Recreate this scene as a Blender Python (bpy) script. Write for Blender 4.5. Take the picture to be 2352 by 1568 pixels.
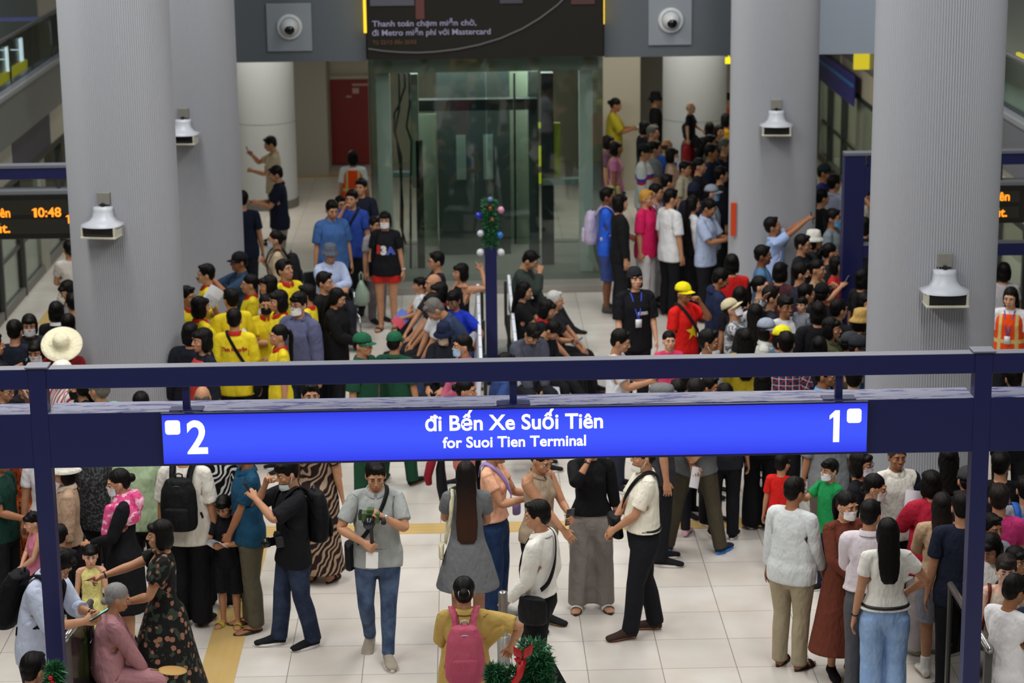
import bpy, bmesh, math, random
import numpy as np
from mathutils import Vector, Matrix
from mathutils.bvhtree import BVHTree

for _o in list(bpy.data.objects):
    bpy.data.objects.remove(_o)
SC = bpy.context.scene
COL = SC.collection
PI = math.pi
rnd = random.Random(7)

# ---------------------------------------------------------------- camera
# level world: X along the sign beam, Y away from the camera, Z up, metres
FPX, CAMH = 5125.0, 6.9
_n = lambda v: v / np.linalg.norm(v)
_Z = _n(np.array([-237., 20460., 5125.]))
_Y = np.array([-126., 1284., -5125.])
_Y = _n(_Y - _Z * _Y.dot(_Z))
_X = np.cross(_Y, _Z)
cam_data = bpy.data.cameras.new('camera')
cam = bpy.data.objects.new('camera', cam_data)
COL.objects.link(cam)
_R = Matrix(((_X[0], _X[1], _X[2]), (_Y[0], _Y[1], _Y[2]), (_Z[0], _Z[1], _Z[2])))
cam.matrix_world = Matrix.Translation((0, 0, CAMH)) @ _R.to_4x4()
cam_data.sensor_width = 36.0
cam_data.lens = 36.0 * FPX / 2352.0
cam_data.clip_end = 200
cam_data.dof.use_dof = True
cam_data.dof.focus_distance = 15.4
cam_data.dof.aperture_fstop = 2.7
SC.camera = cam


def ray(px, py):
    d = np.array([px - 1176., 784. - py, -FPX])
    return np.array([d @ _X, d @ _Y, d @ _Z])


def at_z(px, py, z=0.0):
    r = ray(px, py)
    t = (z - CAMH) / r[2]
    return r[0] * t, r[1] * t


def at_y(px, py, y):
    r = ray(px, py)
    t = y / r[1]
    return r[0] * t, CAMH + r[2] * t


def at_x(px, py, x):
    r = ray(px, py)
    t = x / r[0]
    return r[1] * t, CAMH + r[2] * t


# ---------------------------------------------------------------- view and light
SC.view_settings.view_transform = 'Standard'
SC.view_settings.look = 'None'
SC.view_settings.gamma = 1.0
SC.view_settings.use_curve_mapping = False
SC.view_settings.exposure = 0.0
SC.cycles.max_bounces = 6
SC.cycles.diffuse_bounces = 3
SC.cycles.glossy_bounces = 3
SC.cycles.transparent_max_bounces = 16
SC.cycles.caustics_reflective = False
SC.cycles.caustics_refractive = False

world = bpy.data.worlds.new('station_air')
SC.world = world
world.use_nodes = True
world.node_tree.nodes['Background'].inputs[0].default_value = (0.80, 0.88, 1.0, 1)
world.node_tree.nodes['Background'].inputs[1].default_value = 0.14


def ceiling_or_fill_lamp(x, y, z, sx, sy, watts, color=(1.0, 0.975, 0.94)):
    d = bpy.data.lights.new('ceiling_or_fill_lamp', 'AREA')
    d.shape = 'RECTANGLE'
    d.size, d.size_y = sx, sy
    d.energy = watts
    d.color = color
    o = bpy.data.objects.new('ceiling_or_fill_lamp', d)
    o.location = (x, y, z)
    COL.objects.link(o)
    return o


for _y in (9.0, 14.5, 20.0, 25.5):
    for _x, _w in ((-4.2, 340), (3.2, 258)):
        ceiling_or_fill_lamp(_x, _y, 9.6, 0.9, 4.2, _w)
for _x in (-3.4, 3.6):
    ceiling_or_fill_lamp(_x, 36.0, 3.3, 2.2, 3.0, 70, (1.0, 0.95, 0.86))
ceiling_or_fill_lamp(0.3, 32.6, 3.2, 2.6, 1.4, 110, (0.95, 1.0, 0.97))  # unseen fill added to brighten the inside of the lift
ceiling_or_fill_lamp(7.45, 35.5, 2.45, 0.5, 10.0, 380, (1.0, 0.97, 0.86))  # unseen fill added behind the platform glass to brighten the trackside panels
ceiling_or_fill_lamp(-6.95, 31.0, 2.45, 0.5, 14.0, 260, (1.0, 0.97, 0.90))  # same added fill behind the opposite platform glass
# ---------------------------------------------------------------- materials
MATS = {}


def lin(h):
    if not isinstance(h, str):
        return tuple(h)
    h = h.lstrip('#')
    v = [int(h[i:i + 2], 16) / 255 for i in (0, 2, 4)]
    return tuple(c / 12.92 if c <= 0.04045 else ((c + 0.055) / 1.055) ** 2.4 for c in v)


class NT:
    """tiny node helper"""

    def __init__(s, name):
        s.m = bpy.data.materials.new(name)
        s.m.use_nodes = True
        s.t = s.m.node_tree
        s.b = s.t.nodes['Principled BSDF']
        s.out = s.t.nodes['Material Output']

    def n(s, typ, **kw):
        nd = s.t.nodes.new(typ)
        for k, v in kw.items():
            setattr(nd, k, v)
        return nd

    def l(s, a, b):
        s.t.links.new(a, b)

    def math(s, op, a, b=None):
        nd = s.n('ShaderNodeMath', operation=op)
        for i, v in enumerate((a, b)):
            if v is None:
                continue
            if isinstance(v, (int, float)):
                nd.inputs[i].default_value = v
            else:
                s.l(v, nd.inputs[i])
        return nd.outputs[0]

    def mix(s, f, a, b):
        nd = s.n('ShaderNodeMix', data_type='RGBA')
        for sock, v in ((nd.inputs[0], f), (nd.inputs[6], a), (nd.inputs[7], b)):
            if isinstance(v, (int, float)):
                sock.default_value = v
            elif isinstance(v, tuple):
                sock.default_value = (*v[:3], 1)
            else:
                s.l(v, sock)
        return nd.outputs[2]

    def ramp(s, f, stops, interp='LINEAR'):
        nd = s.n('ShaderNodeValToRGB')
        cr = nd.color_ramp
        cr.interpolation = interp
        while len(cr.elements) < len(stops):
            cr.elements.new(0.5)
        for e, (p, c) in zip(cr.elements, stops):
            e.position = p
            e.color = (*c[:3], 1)
        s.l(f, nd.inputs[0])
        return nd.outputs[0]

    def attr(s, name='rest'):
        return s.n('ShaderNodeAttribute', attribute_name=name).outputs['Vector']

    def noise(s, vec, scale, detail=2.0, rough=0.5, out=0):
        nd = s.n('ShaderNodeTexNoise')
        nd.inputs['Scale'].default_value = scale
        nd.inputs['Detail'].default_value = detail
        nd.inputs['Roughness'].default_value = rough
        if vec is not None:
            s.l(vec, nd.inputs['Vector'])
        return nd.outputs[out]

    def bump(s, h, strength, dist=0.01):
        nd = s.n('ShaderNodeBump')
        nd.inputs['Strength'].default_value = strength
        nd.inputs['Distance'].default_value = dist
        s.l(h, nd.inputs['Height'])
        s.l(nd.outputs[0], s.b.inputs['Normal'])


def plain(name, color, rough=0.6, metal=0.0, spec=0.5):
    k = ('plain', name, color, rough, metal)
    if k not in MATS:
        t = NT(name)
        t.b.inputs['Base Color'].default_value = (*lin(color), 1)
        t.b.inputs['Roughness'].default_value = rough
        t.b.inputs['Metallic'].default_value = metal
        t.b.inputs['Specular IOR Level'].default_value = spec
        MATS[k] = t.m
    return MATS[k]


def glow(name, color, strength):
    k = ('glow', name, color, strength)
    if k not in MATS:
        t = NT(name)
        t.b.inputs['Base Color'].default_value = (0.02, 0.02, 0.02, 1)
        t.b.inputs['Emission Color'].default_value = (*lin(color), 1)
        t.b.inputs['Emission Strength'].default_value = strength
        MATS[k] = t.m
    return MATS[k]


def glass(name, tint, refl=0.10, rough=0.03):
    k = ('glass', name)
    if k not in MATS:
        t = NT(name)
        t.t.nodes.remove(t.b)
        tr = t.n('ShaderNodeBsdfTransparent')
        tr.inputs[0].default_value = (*lin(tint), 1)
        gl = t.n('ShaderNodeBsdfGlossy')
        gl.inputs['Roughness'].default_value = rough
        lw = t.n('ShaderNodeLayerWeight')
        lw.inputs[0].default_value = 0.25
        f = t.math('ADD', t.math('MULTIPLY', lw.outputs['Fresnel'], 0.5), refl)
        mx = t.n('ShaderNodeMixShader')
        t.l(f, mx.inputs[0])
        t.l(tr.outputs[0], mx.inputs[1])
        t.l(gl.outputs[0], mx.inputs[2])
        t.l(mx.outputs[0], t.out.inputs[0])
        MATS[k] = t.m
    return MATS[k]


def cloth(color, pat=None, c2='#ffffff', c3=None, rough=0.85, fold=0.55):
    """woven cloth; patterns live in the garment's own rest coordinates"""
    k = ('cloth', color, pat, c2, c3, rough)
    if k in MATS:
        return MATS[k]
    t = NT('cloth')
    r = t.attr()
    A, B = lin(color), lin(c2)
    Cc = lin(c3) if c3 else B
    sep = t.n('ShaderNodeSeparateXYZ')
    t.l(r, sep.inputs[0])
    x, y, z = sep.outputs
    col = None
    if pat == 'stripe':          # vertical stripes
        col = t.mix(t.math('GREATER_THAN', t.math('FRACT', t.math('MULTIPLY', x, 22.0)), 0.62), A, B)
    elif pat == 'hstripe':
        col = t.mix(t.math('GREATER_THAN', t.math('FRACT', t.math('MULTIPLY', z, 16.0)), 0.6), A, B)
    elif pat == 'plaid':
        a = t.math('GREATER_THAN', t.math('FRACT', t.math('MULTIPLY', x, 15.0)), 0.5)
        b = t.math('GREATER_THAN', t.math('FRACT', t.math('MULTIPLY', z, 15.0)), 0.5)
        w = t.math('MAXIMUM', t.math('GREATER_THAN', t.math('FRACT', t.math('MULTIPLY', x, 15.0)), 0.9),
                   t.math('GREATER_THAN', t.math('FRACT', t.math('MULTIPLY', z, 15.0)), 0.9))
        col = t.mix(w, t.mix(b, t.mix(a, A, Cc), t.mix(a, Cc, A)), B)
    elif pat == 'floral':
        vo = t.n('ShaderNodeTexVoronoi')
        vo.inputs['Scale'].default_value = 13.0
        t.l(r, vo.inputs['Vector'])
        nz = t.noise(r, 60.0)
        d = t.math('ADD', vo.outputs['Distance'], t.math('MULTIPLY', nz, 0.22))
        n2 = t.noise(r, 16.0)
        leaf = t.math('GREATER_THAN', n2, 0.56)
        col = t.mix(t.math('LESS_THAN', d, 0.40), t.mix(leaf, A, Cc), B)
    elif pat in ('zebra', 'leopard', 'camo'):
        if pat == 'zebra':
            wv = t.n('ShaderNodeTexWave')
            wv.wave_type = 'BANDS'
            wv.bands_direction = 'DIAGONAL'
            wv.inputs['Scale'].default_value = 7.0
            wv.inputs['Distortion'].default_value = 9.0
            wv.inputs['Detail'].default_value = 1.0
            t.l(r, wv.inputs['Vector'])
            col = t.mix(t.math('GREATER_THAN', wv.outputs[1], 0.62), A, B)
        elif pat == 'camo':
            n1, n2 = t.noise(r, 14.0), t.noise(r, 30.0)
            col = t.mix(t.math('GREATER_THAN', n1, 0.52), A, B)
            col = t.mix(t.math('GREATER_THAN', n2, 0.60), col, Cc)
        else:
            n1 = t.noise(r, 42.0, 3.0)
            col = t.mix(t.math('GREATER_THAN', n1, 0.53), A, B)
            col = t.mix(t.math('GREATER_THAN', t.noise(r, 70.0), 0.62), col, Cc)
    elif pat == 'band':          # a chest band in two colours
        a = t.math('MULTIPLY', t.math('GREATER_THAN', z, 1.235), t.math('LESS_THAN', z, 1.275))
        b = t.math('MULTIPLY', t.math('GREATER_THAN', z, 1.195), t.math('LESS_THAN', z, 1.235))
        col = t.mix(b, t.mix(a, A, B), Cc)
    elif pat == 'hivis':         # bright vest with pale reflective tapes
        ax = t.math('ABSOLUTE', x)
        v = t.math('MULTIPLY', t.math('GREATER_THAN', ax, 0.085), t.math('LESS_THAN', ax, 0.125))
        h = t.math('MULTIPLY', t.math('GREATER_THAN', z, 1.06), t.math('LESS_THAN', z, 1.105))
        col = t.mix(t.math('MAXIMUM', v, h), A, B)
    elif pat == 'sleeves':       # other colour on the arms
        col = t.mix(t.math('GREATER_THAN', t.math('ABSOLUTE', x), 0.185), A, B)
    elif pat == 'sidestripe':
        ax = t.math('ABSOLUTE', t.math('SUBTRACT', t.math('ABSOLUTE', y), 0.0))
        v = t.math('MULTIPLY', t.math('LESS_THAN', ax, 0.022), t.math('GREATER_THAN', t.math('ABSOLUTE', x), 0.13))
        col = t.mix(v, A, B)
    elif pat == 'denim':
        n1 = t.noise(r, 9.0, 3.0)
        col = t.mix(t.ramp(n1, [(0.38, (0, 0, 0)), (0.66, (1, 1, 1))]), A, B)
    if col is None:
        t.b.inputs['Base Color'].default_value = (*A, 1)
    else:
        t.l(col, t.b.inputs['Base Color'])
    t.b.inputs['Roughness'].default_value = rough
    t.b.inputs['Specular IOR Level'].default_value = 0.18
    mp = t.n('ShaderNodeMapping')
    mp.inputs['Scale'].default_value = (9.0, 9.0, 5.0)
    t.l(r, mp.inputs['Vector'])
    t.bump(t.noise(mp.outputs[0], 1.6, 2.0, 0.55), fold, 0.045)
    MATS[k] = t.m
    return t.m


def skin(color):
    k = ('skin', color)
    if k not in MATS:
        t = NT('skin')
        r = t.attr()
        c = lin(color)
        col = t.mix(t.ramp(t.noise(r, 26.0, 3.0), [(0.3, (0, 0, 0)), (0.7, (1, 1, 1))]), c, tuple(v * f for v, f in zip(c, (0.90, 0.82, 0.80))))
        t.l(col, t.b.inputs['Base Color'])
        t.b.inputs['Roughness'].default_value = 0.52
        t.b.inputs['Specular IOR Level'].default_value = 0.35
        MATS[k] = t.m
    return MATS[k]


def hairmat(color, c2=None):
    k = ('hair', color, c2)
    if k not in MATS:
        t = NT('hair')
        r = t.attr()
        mp = t.n('ShaderNodeMapping')
        mp.inputs['Scale'].default_value = (150, 150, 14)
        t.l(r, mp.inputs['Vector'])
        nz = t.noise(mp.outputs[0], 1.0, 2.0)
        a = lin(color)
        base = t.mix(nz, tuple(v * 0.55 for v in a), tuple(min(1, v * 1.5) for v in a))
        if c2:   # lengths dyed or sun-bleached
            sep = t.n('ShaderNodeSeparateXYZ')
            t.l(r, sep.inputs[0])
            f = t.ramp(sep.outputs[2], [(0.0, (1, 1, 1)), (1.0, (1, 1, 1))])
            mr = t.n('ShaderNodeMapRange')
            mr.inputs[1].default_value, mr.inputs[2].default_value = 1.55, 1.20
            t.l(sep.outputs[2], mr.inputs[0])
            base = t.mix(mr.outputs[0], base, lin(c2))
        t.l(base, t.b.inputs['Base Color'])
        t.b.inputs['Roughness'].default_value = 0.5
        t.b.inputs['Specular IOR Level'].default_value = 0.16
        t.bump(nz, 0.35, 0.006)
        MATS[k] = t.m
    return MATS[k]


# ---------------------------------------------------------------- objects
def tag(o, label=None, cat=None, group=None, kind=None):
    for k, v in (('label', label), ('category', cat), ('group', group), ('kind', kind)):
        if v:
            o[k] = v
    return o


def link(name, me, parent=None, mats=()):
    o = bpy.data.objects.new(name, me)
    COL.objects.link(o)
    if parent is not None:
        o.parent = parent
    for m in mats:
        me.materials.append(m)
    return o


def empty(name, loc=(0, 0, 0), rz=0.0):
    o = bpy.data.objects.new(name, None)
    o.empty_display_size = 0.1
    o.location = loc
    o.rotation_euler = (0, 0, rz)
    COL.objects.link(o)
    return o


class MB:
    """collects simple solids into one mesh"""

    def __init__(s):
        s.v, s.f, s.mi = [], [], []
        s.cur = 0

    def add(s, vs, fs):
        k = len(s.v)
        s.v += [tuple(p) for p in vs]
        s.f += [tuple(i + k for i in f) for f in fs]
        s.mi += [s.cur] * len(fs)
        return s

    def box(s, x0, x1, y0, y1, z0, z1, bev=0.0, M=None):
        if bev <= 0:
            vs = [(x, y, z) for z in (z0, z1) for y in (y0, y1) for x in (x0, x1)]
            fs = [(0, 2, 3, 1), (4, 5, 7, 6), (0, 1, 5, 4), (2, 6, 7, 3), (0, 4, 6, 2), (1, 3, 7, 5)]
        else:
            bm = bmesh.new()
            bmesh.ops.create_cube(bm, size=1.0)
            for q in bm.verts:
                q.co = ((x0 + x1) / 2 + q.co.x * (x1 - x0), (y0 + y1) / 2 + q.co.y * (y1 - y0), (z0 + z1) / 2 + q.co.z * (z1 - z0))
            bmesh.ops.bevel(bm, geom=bm.edges[:], offset=bev, segments=2, affect='EDGES', profile=0.6)
            bm.verts.index_update()
            vs = [tuple(q.co) for q in bm.verts]
            fs = [tuple(q.index for q in f.verts) for f in bm.faces]
            bm.free()
        if M is not None:
            vs = [tuple(M @ Vector(p)) for p in vs]
        return s.add(vs, fs)

    def tube(s, pts, rad, seg=10, cap=True, flat=1.0):
        pts = [np.array(p, float) for p in pts]
        n = len(pts)
        rads = [rad] * n if isinstance(rad, (int, float)) else rad
        rings = []
        up = None
        for i, p in enumerate(pts):
            d = pts[min(i + 1, n - 1)] - pts[max(i - 1, 0)]
            d = d / (np.linalg.norm(d) + 1e-9)
            if up is None:
                up = np.array([0, 0, 1.]) if abs(d[2]) < 0.9 else np.array([1., 0, 0])
            a = np.cross(d, up)
            a /= np.linalg.norm(a) + 1e-9
            b = np.cross(a, d)
            up = b
            rings.append([tuple(p + rads[i] * (math.cos(2 * PI * k / seg) * a + flat * math.sin(2 * PI * k / seg) * b)) for k in range(seg)])
        vs = [q for r in rings for q in r]
        fs = [(i * seg + k, i * seg + (k + 1) % seg, (i + 1) * seg + (k + 1) % seg, (i + 1) * seg + k) for i in range(n - 1) for k in range(seg)]
        if cap:
            fs += [tuple(range(seg))[::-1], tuple((n - 1) * seg + k for k in range(seg))]
        return s.add(vs, fs)

    def lathe(s, prof, seg=24, c=(0, 0, 0), sx=1.0, sy=1.0):
        vs, fs = [], []
        for r, z in prof:
            vs += [(c[0] + sx * r * math.cos(2 * PI * k / seg), c[1] + sy * r * math.sin(2 * PI * k / seg), c[2] + z) for k in range(seg)]
        for i in range(len(prof) - 1):
            fs += [(i * seg + k, i * seg + (k + 1) % seg, (i + 1) * seg + (k + 1) % seg, (i + 1) * seg + k) for k in range(seg)]
        return s.add(vs, fs)

    def ball(s, c, r, seg=14, rings=9):
        r = (r, r, r) if isinstance(r, (int, float)) else r
        vs, fs = [], []
        for i in range(rings + 1):
            th = PI * i / rings
            vs += [(c[0] + r[0] * math.sin(th) * math.cos(2 * PI * k / seg), c[1] + r[1] * math.sin(th) * math.sin(2 * PI * k / seg), c[2] - r[2] * math.cos(th)) for k in range(seg)]
        for i in range(rings):
            fs += [(i * seg + k, i * seg + (k + 1) % seg, (i + 1) * seg + (k + 1) % seg, (i + 1) * seg + k) for k in range(seg)]
        return s.add(vs, fs)

    def poly(s, pts):
        return s.add(pts, [tuple(range(len(pts)))])

    def prism(s, prof, x0, x1):
        """profile of (y, z) swept along x"""
        n = len(prof)
        vs = [(x0, y, z) for y, z in prof] + [(x1, y, z) for y, z in prof]
        fs = [(i, (i + 1) % n, n + (i + 1) % n, n + i) for i in range(n)] + [tuple(range(n))[::-1], tuple(range(n, 2 * n))]
        return s.add(vs, fs)

    def mesh(s, name, smooth=False):
        me = bpy.data.meshes.new(name)
        me.from_pydata(s.v, [], s.f)
        if any(s.mi):
            me.polygons.foreach_set('material_index', s.mi)
        if smooth:
            me.polygons.foreach_set('use_smooth', [True] * len(me.polygons))
        bm = bmesh.new()
        bm.from_mesh(me)
        bmesh.ops.recalc_face_normals(bm, faces=bm.faces[:])
        bm.to_mesh(me)
        bm.free()
        return me

    def build(s, name, mat, parent=None, smooth=False):
        return link(name, s.mesh(name, smooth), parent, mat if isinstance(mat, (list, tuple)) else (mat,))


def struct(name, mb, mat, parent=None, smooth=False):
    o = mb.build(name, mat, parent, smooth)
    if parent is None:
        o['kind'] = 'structure'
    return o


def text_mesh(body, size, depth=0.0, bold=0.0, align='LEFT', width=None):
    """lettering in the XZ plane, facing -Y, as plain geometry"""
    cu = bpy.data.curves.new('lettering', 'FONT')
    cu.body = body
    cu.size = size
    cu.align_x = align
    cu.extrude = depth
    cu.offset = bold
    cu.resolution_u = 4
    o = bpy.data.objects.new('lettering', cu)
    COL.objects.link(o)
    dg = bpy.context.evaluated_depsgraph_get()
    me = bpy.data.meshes.new_from_object(o.evaluated_get(dg))
    bpy.data.objects.remove(o)
    n = len(me.vertices)
    co = np.empty(n * 3, np.float32)
    me.vertices.foreach_get('co', co)
    co = co.reshape(-1, 3)
    if width and n:
        w = co[:, 0].max() - co[:, 0].min()
        co[:, 0] *= width / w
    me.vertices.foreach_set('co', np.stack([co[:, 0], -co[:, 2], co[:, 1]], 1).ravel())
    me.update()
    return me
# ---------------------------------------------------------------- people
# one rest figure (1.70 m, facing -Y, arms held out and down), dressed in the rest pose, then bent by its skeleton
AD = np.array([0.53, 0.0, -0.848])
J = dict(pelvis=(0, 0, .93), spine=(0, 0, 1.04), chest=(0, .01, 1.19), neck=(0, .022, 1.43), head=(0, .012, 1.50))
SH, HIP, KNEE, ANK = np.array([.168, .012, 1.385]), np.array([.088, 0, .90]), np.array([.092, -.004, .485]), np.array([.094, .012, .075])
L1, L2, L3, L4 = .280, .245, .415, .41
ELB = SH + L1 * AD
WRI = ELB + L2 * AD
PN = np.array([-.848, 0, -.53])          # palm normal of the +X arm
KNU = WRI + .085 * AD
BONES = ['pelvis', 'spine', 'chest', 'neck', 'head']
for _s in 'LR':
    BONES += [b + _s for b in ('uarm', 'farm', 'hand', 'ip', 'idd', 'op', 'od', 'th', 'thigh', 'shin', 'foot')]
BI = {b: i for i, b in enumerate(BONES)}
JR = {}
for _s, _g in (('L', 1), ('R', -1)):
    m = np.array([_g, 1, 1])
    JR.update({'uarm' + _s: SH * m, 'farm' + _s: ELB * m, 'hand' + _s: WRI * m, 'ip' + _s: KNU * m, 'op' + _s: KNU * m,
               'idd' + _s: (KNU + .034 * AD) * m, 'od' + _s: (KNU + .036 * AD) * m,
               'th' + _s: (WRI + .022 * AD + np.array([0, -.024, 0]) + .008 * PN) * m,
               'thigh' + _s: HIP * m, 'shin' + _s: KNEE * m, 'foot' + _s: ANK * m})
for _k, _v in J.items():
    JR[_k] = np.array(_v, float)


def sst(a, b, x):
    t = np.clip((x - a) / (b - a), 0, 1)
    return t * t * (3 - 2 * t)


def weights(V, mode='body'):
    n = len(V)
    W = np.zeros((n, len(BONES)))
    x, y, z = V.T
    if mode in ('head', 'chest', 'pelvis'):
        W[:, BI[mode]] = 1
        return W
    ax = np.abs(x)
    rel = np.stack([ax, y, z], 1) - SH
    t = rel @ AD
    d = np.linalg.norm(rel - t[:, None] * AD, axis=1)
    arm = np.where(z > 1.22, sst(.125, .215, ax), 1.0) * (1 - sst(.095, .13, d)) * (t > -.02)
    arm = np.where((t > .36), 1.0 * (ax > .3), arm)
    arm = np.where((z > 1.46) | (mode == 'hair'), 0, arm)
    leg = sst(.97, .80, z) * (1 - arm)
    if mode == 'nosleeve':
        arm = arm * 0
    if mode == 'skirt':
        arm = arm * ((z > .945) | ((ax > .33) & (z > .82)))
    if mode == 'skirt':
        leg = sst(.95, .62, z) * .80 * (1 - arm)
    if mode == 'hair':
        leg = leg * 0
    trunk = 1 - arm - leg
    if mode == 'hair':
        hw = sst(1.34, 1.54, z)
        W[:, BI['head']] = hw
        W[:, BI['chest']] = 1 - hw
        return W
    up1, up2, up3, up4 = sst(.95, 1.08, z), sst(1.06, 1.24, z), sst(1.40, 1.46, z), sst(1.455, 1.53, z)
    W[:, 0] = trunk * (1 - up1)
    W[:, 1] = trunk * up1 * (1 - up2)
    W[:, 2] = trunk * up2 * (1 - up3)
    W[:, 3] = trunk * up3 * (1 - up4)
    W[:, 4] = trunk * up4
    soft = .11 if mode == 'skirt' else .018
    left = sst(-soft, soft, x)
    for s, side in (('L', left), ('R', 1 - left)):
        as_ = arm * (x > 0 if s == 'L' else x <= 0)
        e = sst(L1 - .045, L1 + .045, t)
        h = sst(L1 + L2 - .05, L1 + L2 + .012, t)
        tk = t - (L1 + L2 + .085)
        f1, f2 = sst(-.008, .010, tk), sst(.028, .044, tk)
        yy = y - SH[1]
        idx = sst(-.017, -.021, yy)
        tt = t - (L1 + L2)
        thumb = ((tt > .015) & (tt < .097) & (yy < -np.interp(tt, (.015, .05, .08, .097), (.027, .0395, .046, .050))) & (mode == 'body')).astype(float)
        W[:, BI['uarm' + s]] = as_ * (1 - e)
        W[:, BI['farm' + s]] = as_ * e * (1 - h)
        hb = as_ * e * h
        W[:, BI['th' + s]] = hb * thumb
        hb2 = hb * (1 - thumb)
        W[:, BI['hand' + s]] = hb2 * (1 - f1)
        W[:, BI['ip' + s]] = hb2 * f1 * (1 - f2) * idx
        W[:, BI['idd' + s]] = hb2 * f1 * f2 * idx
        W[:, BI['op' + s]] = hb2 * f1 * (1 - f2) * (1 - idx)
        W[:, BI['od' + s]] = hb2 * f1 * f2 * (1 - idx)
        ls = leg * side
        if mode == 'skirt':
            W[:, BI['thigh' + s]] = ls
            continue
        k, a = sst(KNEE[2] + .055, KNEE[2] - .055, z), sst(.105, .06, z)
        if mode == 'pants':
            a = a * 0
        W[:, BI['thigh' + s]] = ls * (1 - k)
        W[:, BI['shin' + s]] = ls * k * (1 - a)
        W[:, BI['foot' + s]] = ls * k * a
    if mode == 'skirt':
        W[:, 0] += 1 - W.sum(1)
    W /= W.sum(1, keepdims=True) + 1e-9
    return W


# ---- solids joined by a voxel skin
class Sol(MB):
    def loft(s, rings, seg=20):
        """rings: (centre, a-vector, b-vector) ellipses, capped"""
        vs, fs = [], []
        for c, a, b in rings:
            c, a, b = np.array(c, float), np.array(a, float), np.array(b, float)
            vs += [tuple(c + math.cos(2 * PI * k / seg) * a + math.sin(2 * PI * k / seg) * b) for k in range(seg)]
        n = len(rings)
        for i in range(n - 1):
            fs += [(i * seg + k, i * seg + (k + 1) % seg, (i + 1) * seg + (k + 1) % seg, (i + 1) * seg + k) for k in range(seg)]
        fs += [tuple(range(seg))[::-1], tuple((n - 1) * seg + k for k in range(seg))]
        return s.add(vs, fs)

    def zloft(s, rows, seg=24):
        return s.loft([((cx, cy, z), (rx, 0, 0), (0, ry, 0)) for z, rx, ry, cx, cy in rows], seg)

    def arm(s, rows, g):
        """rows: (t along the arm, radius in y, radius across)"""
        m = np.array([g, 1, 1])
        return s.loft([((SH + t * AD) * m, (0, ry, 0), PN * m * rx) for t, ry, rx in rows], 16)

    def capsule(s, p, q, r0, r1, k=5):
        p, q = np.array(p, float), np.array(q, float)
        d = q - p
        L = np.linalg.norm(d)
        d /= L
        a = np.cross(d, [0, 1, 0.01])
        a /= np.linalg.norm(a)
        b = np.cross(d, a)
        rows = [(p - d * r0 * math.cos(u), r0 * math.sin(u)) for u in np.linspace(.15, PI / 2, k)]
        rows += [(q + d * r1 * math.sin(u), r1 * math.cos(u)) for u in np.linspace(0, PI / 2 - .15, k)]
        return s.loft([(c, a * r, b * r) for c, r in rows], 12)

    def sphere(s, c, r):
        return s.ball(c, r, 20, 14)


def voxel(sol, size, smooth=2, ratio=None, keep=None):
    me = sol.mesh('tmp')
    o = bpy.data.objects.new('tmp', me)
    COL.objects.link(o)
    md = o.modifiers.new('r', 'REMESH')
    md.mode = 'VOXEL'
    md.voxel_size = size
    if smooth:
        sm = o.modifiers.new('s', 'SMOOTH')
        sm.factor = 0.5
        sm.iterations = smooth
    dg = bpy.context.evaluated_depsgraph_get()
    m2 = bpy.data.meshes.new_from_object(o.evaluated_get(dg))
    bpy.data.objects.remove(o)
    if ratio:
        o = bpy.data.objects.new('tmp', m2)
        COL.objects.link(o)
        if keep is not None:
            co = np.empty(len(m2.vertices) * 3)
            m2.vertices.foreach_get('co', co)
            w = keep(co.reshape(-1, 3))
            vg = o.vertex_groups.new(name='d')
            for lv in np.unique(w):
                vg.add([int(i) for i in np.nonzero(w == lv)[0]], float(lv), 'REPLACE')
        dm = o.modifiers.new('d', 'DECIMATE')
        dm.ratio = ratio
        if keep is not None:
            dm.vertex_group = 'd'
            dm.vertex_group_factor = 1.0
        dg = bpy.context.evaluated_depsgraph_get()
        m3 = bpy.data.meshes.new_from_object(o.evaluated_get(dg))
        bpy.data.objects.remove(o)
        m2 = m3
    return m2


def vco(me):
    co = np.empty(len(me.vertices) * 3)
    me.vertices.foreach_get('co', co)
    return co.reshape(-1, 3)


# body half-widths by height: z, rx, ry, cy
TORSO = np.array([(.76, .10, .075, .0), (.80, .145, .095, .004), (.86, .163, .112, .008), (.92, .163, .112, .006), (1.0, .147, .098, 0),
                  (1.08, .136, .090, -.002), (1.18, .148, .098, -.004), (1.28, .162, .106, -.004), (1.35, .160, .094, .004), (1.40, .125, .076, .014),
                  (1.435, .075, .060, .020), (1.46, .055, .054, .02)])


def trow(z, m=0.0, my=None):
    rx, ry, cy = (np.interp(z, TORSO[:, 0], TORSO[:, i]) for i in (1, 2, 3))
    return (z, rx + m, ry + (m if my is None else my), 0, cy)


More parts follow.
